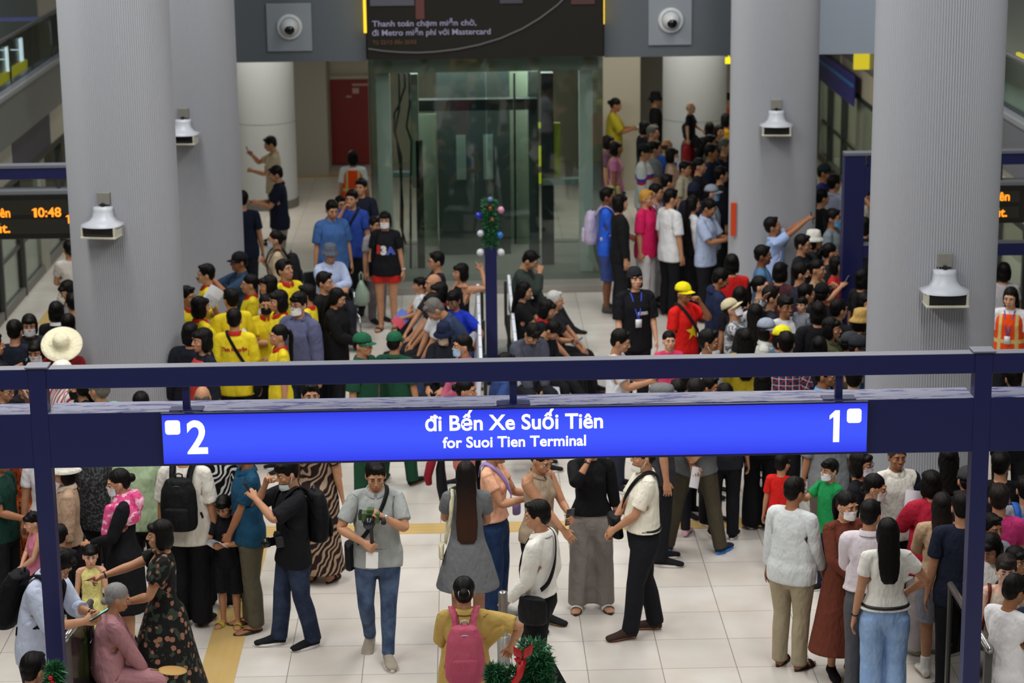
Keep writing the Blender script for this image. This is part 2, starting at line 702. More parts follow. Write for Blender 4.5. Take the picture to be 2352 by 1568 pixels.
def body_solid():
    s = Sol()
    s.zloft([trow(z) for z in TORSO[:, 0]])
    s.capsule((0, .026, 1.40), (0, .006, 1.54), .056, .053)
    s.sphere((0, .004, 1.598), (.0745, .093, .102))
    s.sphere((0, -.030, 1.552), (.059, .060, .078))
    s.sphere((0, -.064, 1.499), (.025, .020, .017))
    s.capsule((0, -.086, 1.603), (0, -.104, 1.562), .008, .0125)
    s.sphere((0, -.100, 1.558), (.019, .013, .010))
    s.sphere((0, -.086, 1.526), (.026, .013, .0065))
    s.sphere((0, -.083, 1.513), (.022, .012, .0075))
    for g in (1, -1):
        m = np.array([g, 1, 1])
        s.sphere((.030 * g, -.080, 1.617), (.026, .013, .007))
        s.sphere((.040 * g, -.058, 1.560), (.024, .022, .022))
        s.sphere((.077 * g, .010, 1.578), (.009, .019, .031))
        s.sphere((.070 * g, .010, 1.578), (.012, .012, .02))
        s.capsule(np.array([.06, .03, 1.425]) * m, np.array([.15, .015, 1.395]) * m, .034, .052)
        s.arm([(-.03, .035, .04), (0, .056, .056), (.07, .052, .050), (.15, .047, .045), (.24, .040, .038), (.28, .038, .037), (.34, .041, .037),
               (.40, .036, .032), (.47, .030, .025), (.525, .028, .020), (.55, .027, .018)], g)
        # palm, four fingers and the thumb
        s.loft([((WRI + t * AD + np.array([0, yo, 0])) * m, (0, w, 0), PN * m * h) for t, w, h, yo in
                ((-.01, .026, .017, 0), (.02, .032, .017, 0), (.05, .040, .016, 0), (.080, .0405, .0135, 0), (.090, .038, .010, 0))], 16)
        for yo, ln, r, fan in ((-.0295, .066, .0080, -.10), (-.0100, .074, .0084, -.03), (.0098, .069, .0080, .035), (.0285, .054, .0070, .11)):
            b = WRI + .076 * AD + np.array([0, yo, 0])
            dr = _n(AD + np.array([0, fan, 0]) + .06 * PN)
            s.capsule(b * m, (b + dr * (ln + .010)) * m, r * 1.05, r * .82, 4)
        b = WRI + .020 * AD + np.array([0, -.018, 0]) + .006 * PN
        d1 = _n(.74 * AD + np.array([0, -.66, 0]) + .22 * PN)
        s.capsule(b * m, (b + d1 * .045) * m, .0145, .0115, 4)
        s.capsule((b + d1 * .045) * m, (b + d1 * .045 + _n(.9 * AD + np.array([0, -.42, 0])) * .028) * m, .0110, .0085, 4)
        s.loft([((x * g, y, z), (rx, 0, 0), (0, ry, 0)) for z, rx, ry, x, y in
                ((.93, .06, .075, .09, .01), (.86, .088, .098, .088, .006), (.78, .086, .090, .090, .002), (.66, .072, .077, .092, -.002), (.55, .060, .064, .093, -.004),
                 (.485, .056, .060, .092, -.006), (.42, .052, .057, .093, .004), (.34, .053, .060, .093, .012), (.25, .045, .050, .093, .012), (.15, .035, .040, .094, .012), (.08, .033, .040, .094, .012), (.03, .032, .042, .094, .014))], 18)
        s.loft([((.094 * g + .008 * g * u, y, z), (w, 0, 0), (0, 0, h)) for y, z, w, h, u in
                ((.058, .032, .022, .024, 0), (.04, .036, .034, .034, 0), (0, .042, .036, .040, 0), (-.05, .036, .040, .034, .3), (-.10, .026, .046, .024, .6), (-.14, .020, .046, .018, .8), (-.175, .016, .034, .013, 1), (-.188, .015, .018, .009, 1))], 16)
    return s


def finish_body(me):
    """lips, eyes and eyebrows"""
    V = vco(me)
    F = [tuple(p.vertices) for p in me.polygons]
    mi = []
    for f in F:
        c = V[list(f)].mean(0)
        mi.append(1 if abs(c[0]) < .0205 and 1.508 < c[2] < 1.5305 and c[1] < -.080 else 0)
    mb = MB()
    mb.v, mb.f, mb.mi = [tuple(v) for v in V], F, mi
    for g in (1, -1):
        # eyeball, iris turned forward
        seg, rg = 12, 6
        c, r = np.array([.0305 * g, -.0775, 1.5905]), np.array([.0160, .0115, .0072])
        vs = [tuple(c + r * np.array([math.sin(th) * math.cos(2 * PI * k / seg), -math.cos(th), math.sin(th) * math.sin(2 * PI * k / seg)])) for th in (0.01, .42, .62, 1.0, 1.4, 1.9) for k in range(seg)]
        for i in range(5):
            mb.cur = 3 if i < 2 else 2
            mb.add(vs[i * seg:(i + 2) * seg], [(k, (k + 1) % seg, seg + (k + 1) % seg, seg + k) for k in range(seg)])
        mb.cur = 3
        mb.add(vs[:seg], [tuple(range(seg))])
        mb.cur = 4
        mb.tube([(.013 * g, -.0955, 1.6125), (.026 * g, -.0945, 1.6175), (.039 * g, -.087, 1.617), (.050 * g, -.076, 1.612)], [.003, .0042, .0038, .0015], 6)
        mb.tube([(.014 * g, -.0895, 1.5955), (.0305 * g, -.0905, 1.6), (.047 * g, -.081, 1.5955)], [.001, .0019, .001], 5)
    m2 = mb.mesh('body', True)
    return m2


class Tpl:
    """a dressed-figure piece in the rest pose: mesh, coordinates, weights"""

    def __init__(s, me, mode):
        s.me = me
        me.materials.clear() if len(me.materials) and max([0] + [p.material_index for p in me.polygons]) == 0 else None
        s.V = vco(me)
        s.mode = mode
        s.W = weights(s.V, mode)
        s.nz = [i for i in range(len(BONES)) if s.W[:, i].max() > 1e-4]
        a = me.attributes.new('rest', 'FLOAT_VECTOR', 'POINT')
        a.data.foreach_set('vector', s.V.astype(np.float32).ravel())
        me.polygons.foreach_set('use_smooth', np.ones(len(me.polygons), bool))


TP = {}


def tpl(key, fn):
    if key not in TP:
        me, mode = fn()
        TP[key] = Tpl(me, mode)
    return TP[key]


def body_tpl(hi):
    def mk():
        s = body_solid()
        if hi:
            def keep(co):
                face = (co[:, 2] > 1.48) & (co[:, 1] < -.02)
                t = (np.stack([np.abs(co[:, 0]), co[:, 1], co[:, 2]], 1) - SH) @ AD
                hand = (t > L1 + L2 - .01) & (np.abs(co[:, 0]) > .3)
                return np.where(face, 0.06, np.where(hand, 0.22, 1.0))
            me = voxel(s, .0046, 2, .20, keep)
        else:
            me = voxel(s, .0062, 2, .10)
        return finish_body(me), 'body'
    return tpl(('body', hi), mk)


def top_tpl(kind, hi):
    """kind: (cut, sleeve) e.g. tee, long, tank, vest, jacket, dress..."""
    def mk():
        cut, slv, hem = kind
        s = Sol()
        loose = {'fit': .010, 'reg': .018, 'loose': .030, 'coat': .036, 'woman': .012}[cut]
        z0 = hem
        zs = [z0] + [z for z in (.82, .88, .94, 1.0, 1.08, 1.18, 1.28, 1.35, 1.395) if z > z0 + .02]
        rows = []
        for z in zs:
            r = list(trow(max(z, .86), loose if z < 1.33 else loose * .6 + .004))
            r[0] = z
            if cut in ('reg', 'loose', 'coat'):
                w = np.interp(z, (.8, .95, 1.05, 1.2, 1.4), (.190, .186, .168, .166, .10)) + loose * .6
                r[1] = max(r[1], w) if z < 1.3 else r[1]
                r[2] = max(r[2], .108 + loose * .8) if z < 1.3 else r[2]
            if z < .97:
                r[1], r[2] = max(r[1], .206), max(r[2], .137)
            elif z < 1.03:
                r[1], r[2] = max(r[1], .178), max(r[2], .118)
            rows.append(tuple(r))
        rows += [(1.425, .092 + loose * .3, .070, 0, .018), (1.447, .069, .062, 0, .02)]
        if slv < 0:       # sleeveless with a scooped neck
            rows[-2:] = [(1.415, .094, .068, 0, .018)]
        s.zloft(rows)
        if cut == 'woman':
            for g in (1, -1):
                s.sphere((.062 * g, -.088, 1.255), (.058, .044, .055))
        for g in (1, -1):
            m = np.array([g, 1, 1])
            if slv < 0:
                s.capsule(np.array([.075, .02, 1.415]) * m, np.array([.118, .015, 1.392]) * m, .030, .036)
                continue
            s.capsule(np.array([.06, .024, 1.418]) * m, np.array([.15, .014, 1.392]) * m, .042 + loose * .25, .054 + loose * .3)
            e = .006 + loose * .62
            if slv <= .3:
                s.arm([(-.03, .055, .055), (0, .058 + e * .3, .056 + e * .3), (.09, .054 + e * .8, .051 + e * .8), (slv, .053 + e, .050 + e)], g)
            else:
                s.arm([(-.03, .055, .055), (0, .060 + e * .5, .060 + e * .5), (.09, .057 + e, .054 + e), (.2, .048 + e, .047 + e), (.28, .045 + e, .044 + e), (.4, .041 + e * .9, .039 + e * .9),
                       (slv - .02, .036 + e * .7, .033 + e * .7), (slv, .034 + e * .5, .031 + e * .5)], g)
        me = voxel(s, .011 if hi else .016, 7 if hi else 4)
        return me, 'nosleeve' if slv < 0 else 'top'
    return tpl(('top',) + kind + (hi,), mk)


def dress_tpl(kind, hi):
    """kind: (sleeve, hem z, flare)"""
    def mk():
        slv, hem, fl = kind
        s = Sol()
        zs = [hem, hem + (.9 - hem) * .5, .90, .97]
        fr = lambda z: .165 + (0.97 - z) * fl
        s.zloft([(z, fr(z), fr(z) * .78 + .02, 0, .006) for z in zs] + [trow(z, .012) for z in (1.02, 1.08, 1.18, 1.28, 1.35)] + [trow(1.395, .010), (1.425, .095, .070, 0, .018), (1.445, .070, .062, 0, .02)])
        for g in (1, -1):
            s.sphere((.062 * g, -.086, 1.255), (.058, .042, .055))
            m = np.array([g, 1, 1])
            if slv > 0:
                s.capsule(np.array([.06, .024, 1.418]) * m, np.array([.15, .014, 1.392]) * m, .044, .060)
                e = .018
                if slv <= .3:
                    s.arm([(-.03, .055, .055), (0, .066, .064), (.08, .064 + e * .6, .060 + e * .6), (slv, .056 + e, .053 + e)], g)
                else:
                    s.arm([(-.03, .055, .055), (0, .062, .062), (.2, .062, .060), (slv, .048, .046)], g)
        me = voxel(s, .012 if hi else .017, 4)
        return me, 'skirt'
    return tpl(('dress',) + kind + (hi,), mk)


def skirt_tpl(hem, fl, hi):
    def mk():
        s = Sol()
        fr = lambda z: .158 + (1.0 - z) * fl
        s.zloft([(z, fr(z), fr(z) * .76 + .015, 0, .006) for z in (hem, hem + (.9 - hem) * .5, .9, .95)] + [trow(1.0, .012), trow(1.03, .010)])
        return voxel(s, .012 if hi else .017, 3), 'skirt'
    return tpl(('skirt', hem, fl, hi), mk)


def pants_tpl(kind, hi):
    cut, hem = kind

    def mk():
        s = Sol()
        kt, kk, ka = {'slim': (.010, .010, .014), 'reg': (.014, .016, .028), 'wide': (.022, .034, .052), 'flare': (.010, .026, .062)}[cut]
        s.zloft([(.735, .09, .075, 0, .002), (.77, .115, .092, 0, .003), trow(.80, .012), trow(.86, .012), trow(.92, .012), trow(1.0, .010), trow(1.03, .008)])
        for g in (1, -1):
            rows = [(.94, .062, .08, .09, .01), (.88, .086 + kt * .6, .102 + kt * .6, .090, .006), (.78, .084 + kt, .092 + kt, .092, .002), (.66, .073 + kt, .079 + kt, .094, -.002),
                    (.55, .062 + kk, .067 + kk, .095, -.003), (.485, .058 + kk, .062 + kk, .094, -.004), (.34, .052 + (kk + ka) / 2, .058 + (kk + ka) / 2, .095, .010), (.2, .040 + ka, .046 + ka, .096, .014), (.06, .038 + ka, .048 + ka, .097, .012)]
            rows = [r for r in rows if r[0] > hem + .02]
            full = np.array([(.94, .062, .08, .09, .01), (.88, .086 + kt * .6, .102 + kt * .6, .090, .006), (.78, .084 + kt, .092 + kt, .092, .002), (.66, .073 + kt, .079 + kt, .094, -.002),
                             (.55, .062 + kk, .067 + kk, .095, -.003), (.485, .058 + kk, .062 + kk, .094, -.004), (.34, .052 + (kk + ka) / 2, .058 + (kk + ka) / 2, .095, .010), (.2, .040 + ka, .046 + ka, .096, .014), (.0, .038 + ka, .048 + ka, .097, .012)])[::-1]
            ex = .012 if hem > .3 else 0
            rows.append((hem,) + tuple(np.interp(hem, full[:, 0], full[:, i]) + (ex if i < 3 else 0) for i in (1, 2, 3, 4)))
            s.loft([((x * g, y, z), (rx, 0, 0), (0, ry, 0)) for z, rx, ry, x, y in rows], 20)
        return voxel(s, .011 if hi else .016, 3), 'pants'
    return tpl(('pants', cut, hem, hi), mk)


HAIRS = {}


def ruffle(me, amp, hatted):
    V = vco(me)
    c = np.array([0, .01, 1.60])
    d = V - c
    th = np.arctan2(d[:, 0], -d[:, 1])
    f = amp * (np.sin(13 * th + 3 * np.sin(37 * V[:, 2])) + .5 * np.sin(31 * th + 90 * V[:, 2]) + .8 * np.sin(7 * th + 1.3) * (V[:, 2] > 1.6))
    r = np.linalg.norm(d * np.array([1, 1, .6]), axis=1, keepdims=True) + 1e-6
    V = V + d / r * f[:, None] * np.array([1, 1, .5])
    if hatted:
        k = (V[:, 2] > 1.605)[:, None]
        V = np.where(k, c + (V - c) * np.array([.93, .93, .80]), V)
    me.vertices.foreach_set('co', V.astype(np.float32).ravel())
    return me


def hair_tpl(kind, hi, hatted=False):
    def mk():
        m, mode = mk0()
        return ruffle(m, .0013, hatted), mode

    def mk0():
        s = Sol()
        if kind == 'thin':
            s.sphere((0, .030, 1.585), (.078, .072, .062))
            return voxel(s, .008, 3), 'head'
        lift = .010 if kind in ('short', 'fringe', 'tall') else .004
        s.sphere((0, .016, 1.632 + lift * .3), (.0815 + lift * .3, .096, .082 + lift))
        s.sphere((0, .044, 1.592), (.073, .061, .076))
        if kind in ('short', 'fringe', 'tall', 'boy'):
            s.sphere((.014, -.052, 1.684), (.054, .040, .024 + (.008 if kind == 'tall' else 0)))
            for g in (1, -1):
                s.sphere((.070 * g, -.012, 1.612), (.012, .030, .030))
        if kind in ('fringe', 'boy', 'bob', 'girl', 'pigtails'):
            s.sphere((0, -.066, 1.652), (.062, .036, .034))
        if kind in ('bob', 'long', 'longest', 'wavy', 'girl', 'half'):
            for g in (1, -1):
                s.sphere((.070 * g, .018, 1.575), (.022, .058, .075))
        if kind in ('bob', 'girl'):
            s.sphere((0, .052, 1.545), (.082, .056, .082))
            for g in (1, -1):
                s.sphere((.066 * g, .010, 1.535), (.026, .052, .062))
        if kind in ('long', 'longest', 'wavy', 'half'):
            zb = {'long': 1.20, 'longest': 1.0, 'wavy': 1.28, 'half': 1.30}[kind]
            w2 = {'long': .085, 'longest': .105, 'wavy': .115, 'half': .09}[kind]
            rows = [(1.66, .070, .05, 0, .045), (1.60, .084, .056, 0, .052), (1.53, .088, .052, 0, .066), (1.45, .092, .042, 0, .088), (1.36, .096, .034, 0, .112), ((1.36 + zb) / 2, w2, .028, 0, .128), (zb + .03, w2 * .85, .022, 0, .132), (zb, w2 * .55, .012, 0, .132)]
            s.zloft(rows, 20)
        if kind in ('pony', 'ponylong'):
            e = 1.36 if kind == 'pony' else 1.18
            s.loft([((0, .095, 1.635), (.018, 0, 0), (0, .01, .014)), ((0, .128, 1.632), (.026, 0, 0), (0, .016, .016)), ((0, .145, 1.58), (.034, 0, 0), (0, .026, 0)), ((0, .138, 1.48), (.034, 0, 0), (0, .028, 0)), ((0, .142, (1.48 + e) / 2), (.030, 0, 0), (0, .022, 0)), ((0, .140, e), (.010, 0, 0), (0, .01, 0))], 14)
        if kind == 'bun':
            s.sphere((0, .118, 1.612), (.041, .036, .040))
        if kind == 'lowbun':
            s.sphere((0, .098, 1.548), (.038, .030, .032))
        if kind == 'topbun':
            s.sphere((0, .05, 1.745), (.034, .034, .032))
        if kind == 'pigtails':
            for g in (1, -1):
                s.sphere((.072 * g, .03, 1.69), (.018, .018, .018))
                s.capsule((.078 * g, .03, 1.695), (.105 * g, .035, 1.62), .016, .007)
        return voxel(s, .007 if hi else .010, 2), 'hair' if kind in ('long', 'longest', 'wavy', 'half', 'pony', 'ponylong', 'bob') else 'head'
    return tpl(('hair', kind, hi, hatted), mk)


def hat_tpl(kind):
    def mk():
        mb = MB()
        if kind in ('cap', 'capback'):
            g = -1 if kind == 'cap' else 1
            mb.lathe([(.0005, .092), (.03, .088), (.058, .074), (.078, .048), (.086, .018), (.087, -.002), (.083, -.002), (.080, .02)], 26, (0, .006, 1.628), 1.0, 1.17)
            pts = []
            for i in range(5):
                for k in range(13):
                    a = PI * (k / 12 - .5)
                    y = .006 + g * (.082 * math.cos(a) * 1.0 + i / 4 * .082 * (math.cos(a) ** .7 if abs(math.cos(a)) > 1e-6 else 0))
                    x = .0845 * math.sin(a) * (1 - .06 * i / 4)
                    z = 1.632 - .018 * (i / 4) - .30 * x * x / .1 - (0 if i else 0)
                    pts.append((x, y, z))
            q = [(i * 13 + k, i * 13 + k + 1, (i + 1) * 13 + k + 1, (i + 1) * 13 + k) for i in range(4) for k in range(12)]
            mb.cur = 1
            mb.add(pts, q)
            mb.add([(x, y, z - .004) for x, y, z in pts], q)
            mb.cur = 0
            mb.ball((0, .006, 1.7205), (.007, .007, .004), 8, 4)
        elif kind == 'bucket':
            mb.lathe([(.0005, .098), (.05, .096), (.074, .085), (.084, .03), (.087, .005), (.100, -.012), (.126, -.040), (.124, -.044), (.098, -.018), (.083, .0)], 28, (0, .006, 1.632), 1.0, 1.14)
        elif kind == 'sun':
            mb.lathe([(.0005, .106), (.045, .103), (.072, .088), (.085, .035), (.088, .008), (.12, -.004), (.165, -.012), (.205, -.016), (.206, -.019), (.16, -.017), (.1, -.004)], 36, (0, .006, 1.640), 1.0, 1.08)
        elif kind == 'beanie':
            mb.lathe([(.0005, .104), (.04, .098), (.066, .08), (.083, .045), (.089, .006), (.089, -.008), (.091, -.010), (.091, -.028), (.084, -.028)], 26, (0, .014, 1.632), 1.0, 1.14)
        elif kind == 'flat':
            mb.lathe([(.0005, .082), (.05, .082), (.085, .066), (.098, .036), (.092, .004), (.084, -.006)], 26, (0, -.002, 1.630), 1.0, 1.18)
            mb.ball((0, -.105, 1.634), (.062, .040, .010), 14, 6)
        return mb.mesh('hat', True), 'head'
    return tpl(('hat', kind), mk)


def shoe_tpl(kind, g):
    def mk():
        s = Sol()
        up = MB()
        if kind in ('shoe', 'sneaker', 'boot'):
            k = 1.0
            rows = ((.072, .040, .026, .030, 0), (.055, .048, .040, .046, 0), (0, .050, .043, .050, 0), (-.04, .046, .046, .044, .3), (-.09, .036, .052, .034, .6), (-.14, .028, .054, .026, .8), (-.185, .024, .046, .022, 1), (-.208, .022, .026, .016, 1))
            s.loft([((.094 * g + .008 * g * u, y, z + .004), (w, 0, 0), (0, 0, h)) for y, z, w, h, u in rows], 18)
            if kind == 'boot':
                s.loft([((.094 * g, .014, z), (.048, 0, 0), (0, .052, 0)) for z in (.05, .10, .20)], 16)
            else:
                s.loft([((.094 * g, .014, z), (.042, 0, 0), (0, .048, 0)) for z in (.05, .085, .10)], 16)
            return voxel(s, .010, 2), 'body'
        for i, (h0, h1) in enumerate(((.0, .020),)):
            o = []
            for a in np.linspace(0, 2 * PI, 28, endpoint=False):
                y = -.066 + .138 * math.cos(a)
                w = np.interp(y, (-.21, -.15, -.08, 0, .07), (.03, .054, .050, .040, .034))
                o.append((.099 * g + w * math.sin(a) * g, y))
            n = len(o)
            up.add([(x, y, h0) for x, y in o] + [(x, y, h1) for x, y in o], [(k, (k + 1) % n, n + (k + 1) % n, n + k) for k in range(n)] + [tuple(range(n))[::-1], tuple(range(n, 2 * n))])
        up.cur = 1
        if kind == 'slide':
            a = [( .099 * g + .056 * math.cos(u) * g, y, .014 + .046 * math.sin(u)) for y in (-.115, -.045) for u in np.linspace(0, PI, 11)]
            up.add(a, [(k, k + 1, 12 + k, 11 + k) for k in range(10)])
            up.add([(x, y, z + .004) for x, y, z in a], [(k, k + 1, 12 + k, 11 + k) for k in range(10)])
        elif kind == 'flip':
            for e in (.05, -.046):
                up.tube([(.099 * g, -.14, .022), (.099 * g + e * .5, -.105, .050), (.099 * g + e, -.05, .040), (.099 * g + e, -.02, .018)], .0055, 6)
        else:   # sandal
            for y0, y1, rr in ((-.135, -.095, .050), (-.06, -.03, .058)):
                a = [(.099 * g + .052 * math.cos(u) * g, y, .012 + rr * math.sin(u)) for y in (y0, y1) for u in np.linspace(0, PI, 11)]
                up.add(a, [(k, k + 1, 12 + k, 11 + k) for k in range(10)])
            a = [(.094 * g + .042 * math.sin(u), .012 + .054 * math.cos(u), z) for z in (.075, .095) for u in np.linspace(-2.0, 2.0, 13)]
            up.add(a, [(k, k + 1, 14 + k, 13 + k) for k in range(12)])
        return up.mesh('sandal', True), 'body'
    return tpl(('shoe', kind, g), mk)


def sole_tpl(g):
    def mk():
        mb = MB()
        o = []
        for a in np.linspace(0, 2 * PI, 28, endpoint=False):
            y = -.068 + .148 * math.cos(a)
            w = np.interp(y, (-.22, -.15, -.08, 0, .08), (.032, .058, .054, .046, .04))
            o.append((.098 * g + w * math.sin(a) * g, y))
        n = len(o)
        mb.add([(x, y, .0) for x, y in o] + [(x, y, .026) for x, y in o], [(k, (k + 1) % n, n + (k + 1) % n, n + k) for k in range(n)] + [tuple(range(n))[::-1], tuple(range(n, 2 * n))])
        return mb.mesh('sole', True), 'body'
    return tpl(('sole', g), mk)


_bvh = {}


def bvh_of(t):
    k = id(t)
    if k not in _bvh:
        _bvh[k] = BVHTree.FromPolygons([tuple(v) for v in t.V], [tuple(p.vertices) for p in t.me.polygons])
    return _bvh[k]


def mask_tpl(kind='up'):
    def mk():
        b = bvh_of(body_tpl(False))
        mb = MB()
        zt, zb = (1.572, 1.487) if kind == 'up' else (1.520, 1.462)
        pts = []
        nu, nv = 15, 9
        for j in range(nv):
            for i in range(nu):
                a = (i / (nu - 1) - .5) * 2
                e = abs(a)
                z = zb + (zt - zb) * j / (nv - 1)
                zc = (zb + zt) / 2
                z = zc + (z - zc) * (1 - .30 * e ** 2)
                th = a * 1.12
                d = Vector((math.sin(th), -math.cos(th), 0))
                o = Vector((0, -.01, max(z, 1.492)))
                hit, nn, _i, dist = b.ray_cast(o + d * .3, -d)
                rr = .3 - dist if dist else .07
                smooth_r = .083 + .016 * (1 - e) ** 1.4 * (1 - abs(j / (nv - 1) - .45) * .9)
                rr = max(rr + .004, smooth_r * (1 - .14 * e))
                p = o + d * rr
                pts.append((p.x, p.y, z))
        mb.add(pts, [(j * nu + i, j * nu + i + 1, (j + 1) * nu + i + 1, (j + 1) * nu + i) for j in range(nv - 1) for i in range(nu - 1)])
        for g in (1, -1):
            for zz in (zt - .018, zb + .018):
                i = (nv - 3 if zz > (zt + zb) / 2 else 2) * nu + (nu - 1 if g > 0 else 0)
                mb.tube([pts[i], (.080 * g, -.010, (zz + 1.585) / 2), (.085 * g, .012, 1.590)], .0016, 4)
        return mb.mesh('face_mask', True), 'head'
    return tpl(('mask', kind), mk)


def glasses_tpl():
    def mk():
        mb = MB()
        for g in (1, -1):
            mb.tube([(.032 * g + .022 * math.cos(u), -.1025 + .10 * (abs(.032 * g + .022 * math.cos(u)) - .02) ** 1, 1.588 + .017 * math.sin(u)) for u in np.linspace(0, 2 * PI, 15)], .0021, 5, False)
            mb.tube([(.054 * g, -.098, 1.593), (.074 * g, -.06, 1.594), (.084 * g, .015, 1.59)], .0021, 5)
        mb.tube([(-.011, -.105, 1.592), (0, -.108, 1.595), (.011, -.105, 1.592)], .002, 5)
        return mb.mesh('glasses', True), 'head'
    return tpl(('glasses',), mk)


def collar_tpl(kind):
    def mk():
        mb = MB()
        seg = 26
        rows = []
        prof = [(.060, 1.452), (.064, 1.470), (.070, 1.472), (.084, 1.444), (.088, 1.432)] if kind == 'polo' else [(.066, 1.436), (.061, 1.452), (.064, 1.458), (.074, 1.440)]
        for r, z in prof:
            for k in range(seg):
                a = 2 * PI * k / seg
                fr = max(0, -math.sin(a))
                rows.append((r * 1.06 * math.cos(a), .014 + r * math.sin(a) * (1.0 + .12 * fr), z - .030 * fr ** 2 + .006 * max(0, math.sin(a))))
        fs = [(i * seg + k, i * seg + (k + 1) % seg, (i + 1) * seg + (k + 1) % seg, (i + 1) * seg + k) for i in range(len(prof) - 1) for k in range(seg) if not (kind == 'polo' and k == 19)]
        mb.add(rows, fs)
        return mb.mesh('collar', True), 'top'
    return tpl(('collar', kind), mk)


def hood_tpl():
    def mk():
        s = Sol()
        s.loft([((0, .075, 1.405), (.095, 0, 0), (0, .035, 0)), ((0, .085, 1.44), (.105, 0, 0), (0, .045, 0)), ((0, .075, 1.475), (.085, 0, 0), (0, .04, 0)), ((0, .06, 1.50), (.05, 0, 0), (0, .02, 0))], 16)
        for g in (1, -1):
            s.capsule((.085 * g, .06, 1.44), (.07 * g, -.035, 1.435), .03, .02)
        return voxel(s, .012, 3), 'top'
    return tpl(('hood',), mk)


def shawl_tpl():
    def mk():
        s = Sol()
        s.zloft([(1.24, .20, .135, 0, .02), (1.32, .215, .14, 0, .02), (1.40, .17, .115, 0, .018), (1.47, .10, .09, 0, .02), (1.50, .085, .08, 0, .02)])
        s.loft([((0, .13, 1.34), (.12, 0, 0), (0, .05, 0)), ((0, .14, 1.42), (.13, 0, 0), (0, .06, 0)), ((0, .11, 1.49), (.09, 0, 0), (0, .045, 0))], 16)
        s.capsule((.10, -.10, 1.38), (.10, -.13, 1.16), .05, .055)
        return voxel(s, .012, 4), 'top'
    return tpl(('shawl',), mk)


def strap_pts(g=1):
    return [(.072 * g, .150, 1.34), (.080 * g, .100, 1.425), (.092 * g, .030, 1.470), (.098 * g, -.04, 1.445), (.098 * g, -.105, 1.37), (.108 * g, -.128, 1.27), (.130 * g, -.105, 1.15), (.155 * g, -.02, 1.06), (.14 * g, .09, 1.03)]


def ribbon(pts, w, thick=.006, sub=4):
    P = [np.array(p, float) for p in pts]
    out = []
    for i in range(len(P) - 1):
        p0, p1, p2, p3 = P[max(i - 1, 0)], P[i], P[i + 1], P[min(i + 2, len(P) - 1)]
        for k in range(sub):
            t = k / sub
            out.append(.5 * ((2 * p1) + (-p0 + p2) * t + (2 * p0 - 5 * p1 + 4 * p2 - p3) * t * t + (-p0 + 3 * p1 - 3 * p2 + p3) * t ** 3))
    out.append(P[-1])
    c = np.mean(P, 0)
    vs = []
    n = len(out)
    for i, p in enumerate(out):
        d = out[min(i + 1, n - 1)] - out[max(i - 1, 0)]
        d /= np.linalg.norm(d) + 1e-9
        nr = p - np.array([c[0], .01, min(p[2], 1.30)])
        nr -= d * (nr @ d)
        nr /= np.linalg.norm(nr) + 1e-9
        s = np.cross(d, nr)
        vs += [p - s * w / 2, p + s * w / 2, p + s * w / 2 + nr * thick, p - s * w / 2 + nr * thick]
    fs = [(i * 4 + a, i * 4 + (a + 1) % 4, (i + 1) * 4 + (a + 1) % 4, (i + 1) * 4 + a) for i in range(n - 1) for a in range(4)]
    fs += [(0, 1, 2, 3), tuple((n - 1) * 4 + a for a in range(4))]
    return MB().add(vs, fs)


def pack_tpl(part, size=1.0):
    def mk():
        if part == 'strapL' or part == 'strapR':
            return ribbon(strap_pts(1 if part == 'strapL' else -1), .055, .010).mesh('strap', True), 'top'
        s = Sol()
        if part == 'body':
            s.loft([((0, .205, 1.40), (.05, 0, 0), (0, .03, 0)), ((0, .215, 1.385), (.11, 0, 0), (0, .062, 0)), ((0, .225, 1.30), (.145, 0, 0), (0, .085, 0)), ((0, .232, 1.15), (.155, 0, 0), (0, .098, 0)), ((0, .228, 1.0), (.150, 0, 0), (0, .095, 0)), ((0, .222, .955), (.13, 0, 0), (0, .08, 0)), ((0, .22, .945), (.10, 0, 0), (0, .06, 0))], 22)
            return voxel(s, .012, 2), 'chest'
        if part == 'pocket':
            s.loft([((0, .315, 1.17), (.07, 0, 0), (0, .015, 0)), ((0, .318, 1.16), (.10, 0, 0), (0, .025, 0)), ((0, .322, 1.06), (.112, 0, 0), (0, .034, 0)), ((0, .318, .99), (.105, 0, 0), (0, .03, 0)), ((0, .312, .975), (.07, 0, 0), (0, .02, 0))], 20)
            return voxel(s, .010, 2), 'chest'
        if part == 'zip':
            return MB().tube([(.125 * math.cos(u), .292 - .03 * abs(math.cos(u)), 1.18 + .17 * math.sin(u)) for u in np.linspace(-.25, PI + .25, 17)], .005, 6).mesh('zip', True), 'chest'
        if part == 'loop':
            return MB().tube([(-.03, .19, 1.385), (-.028, .20, 1.425), (0, .205, 1.437), (.028, .20, 1.425), (.03, .19, 1.385)], .008, 8).mesh('loop', True), 'chest'
    return tpl(('pack', part), mk)


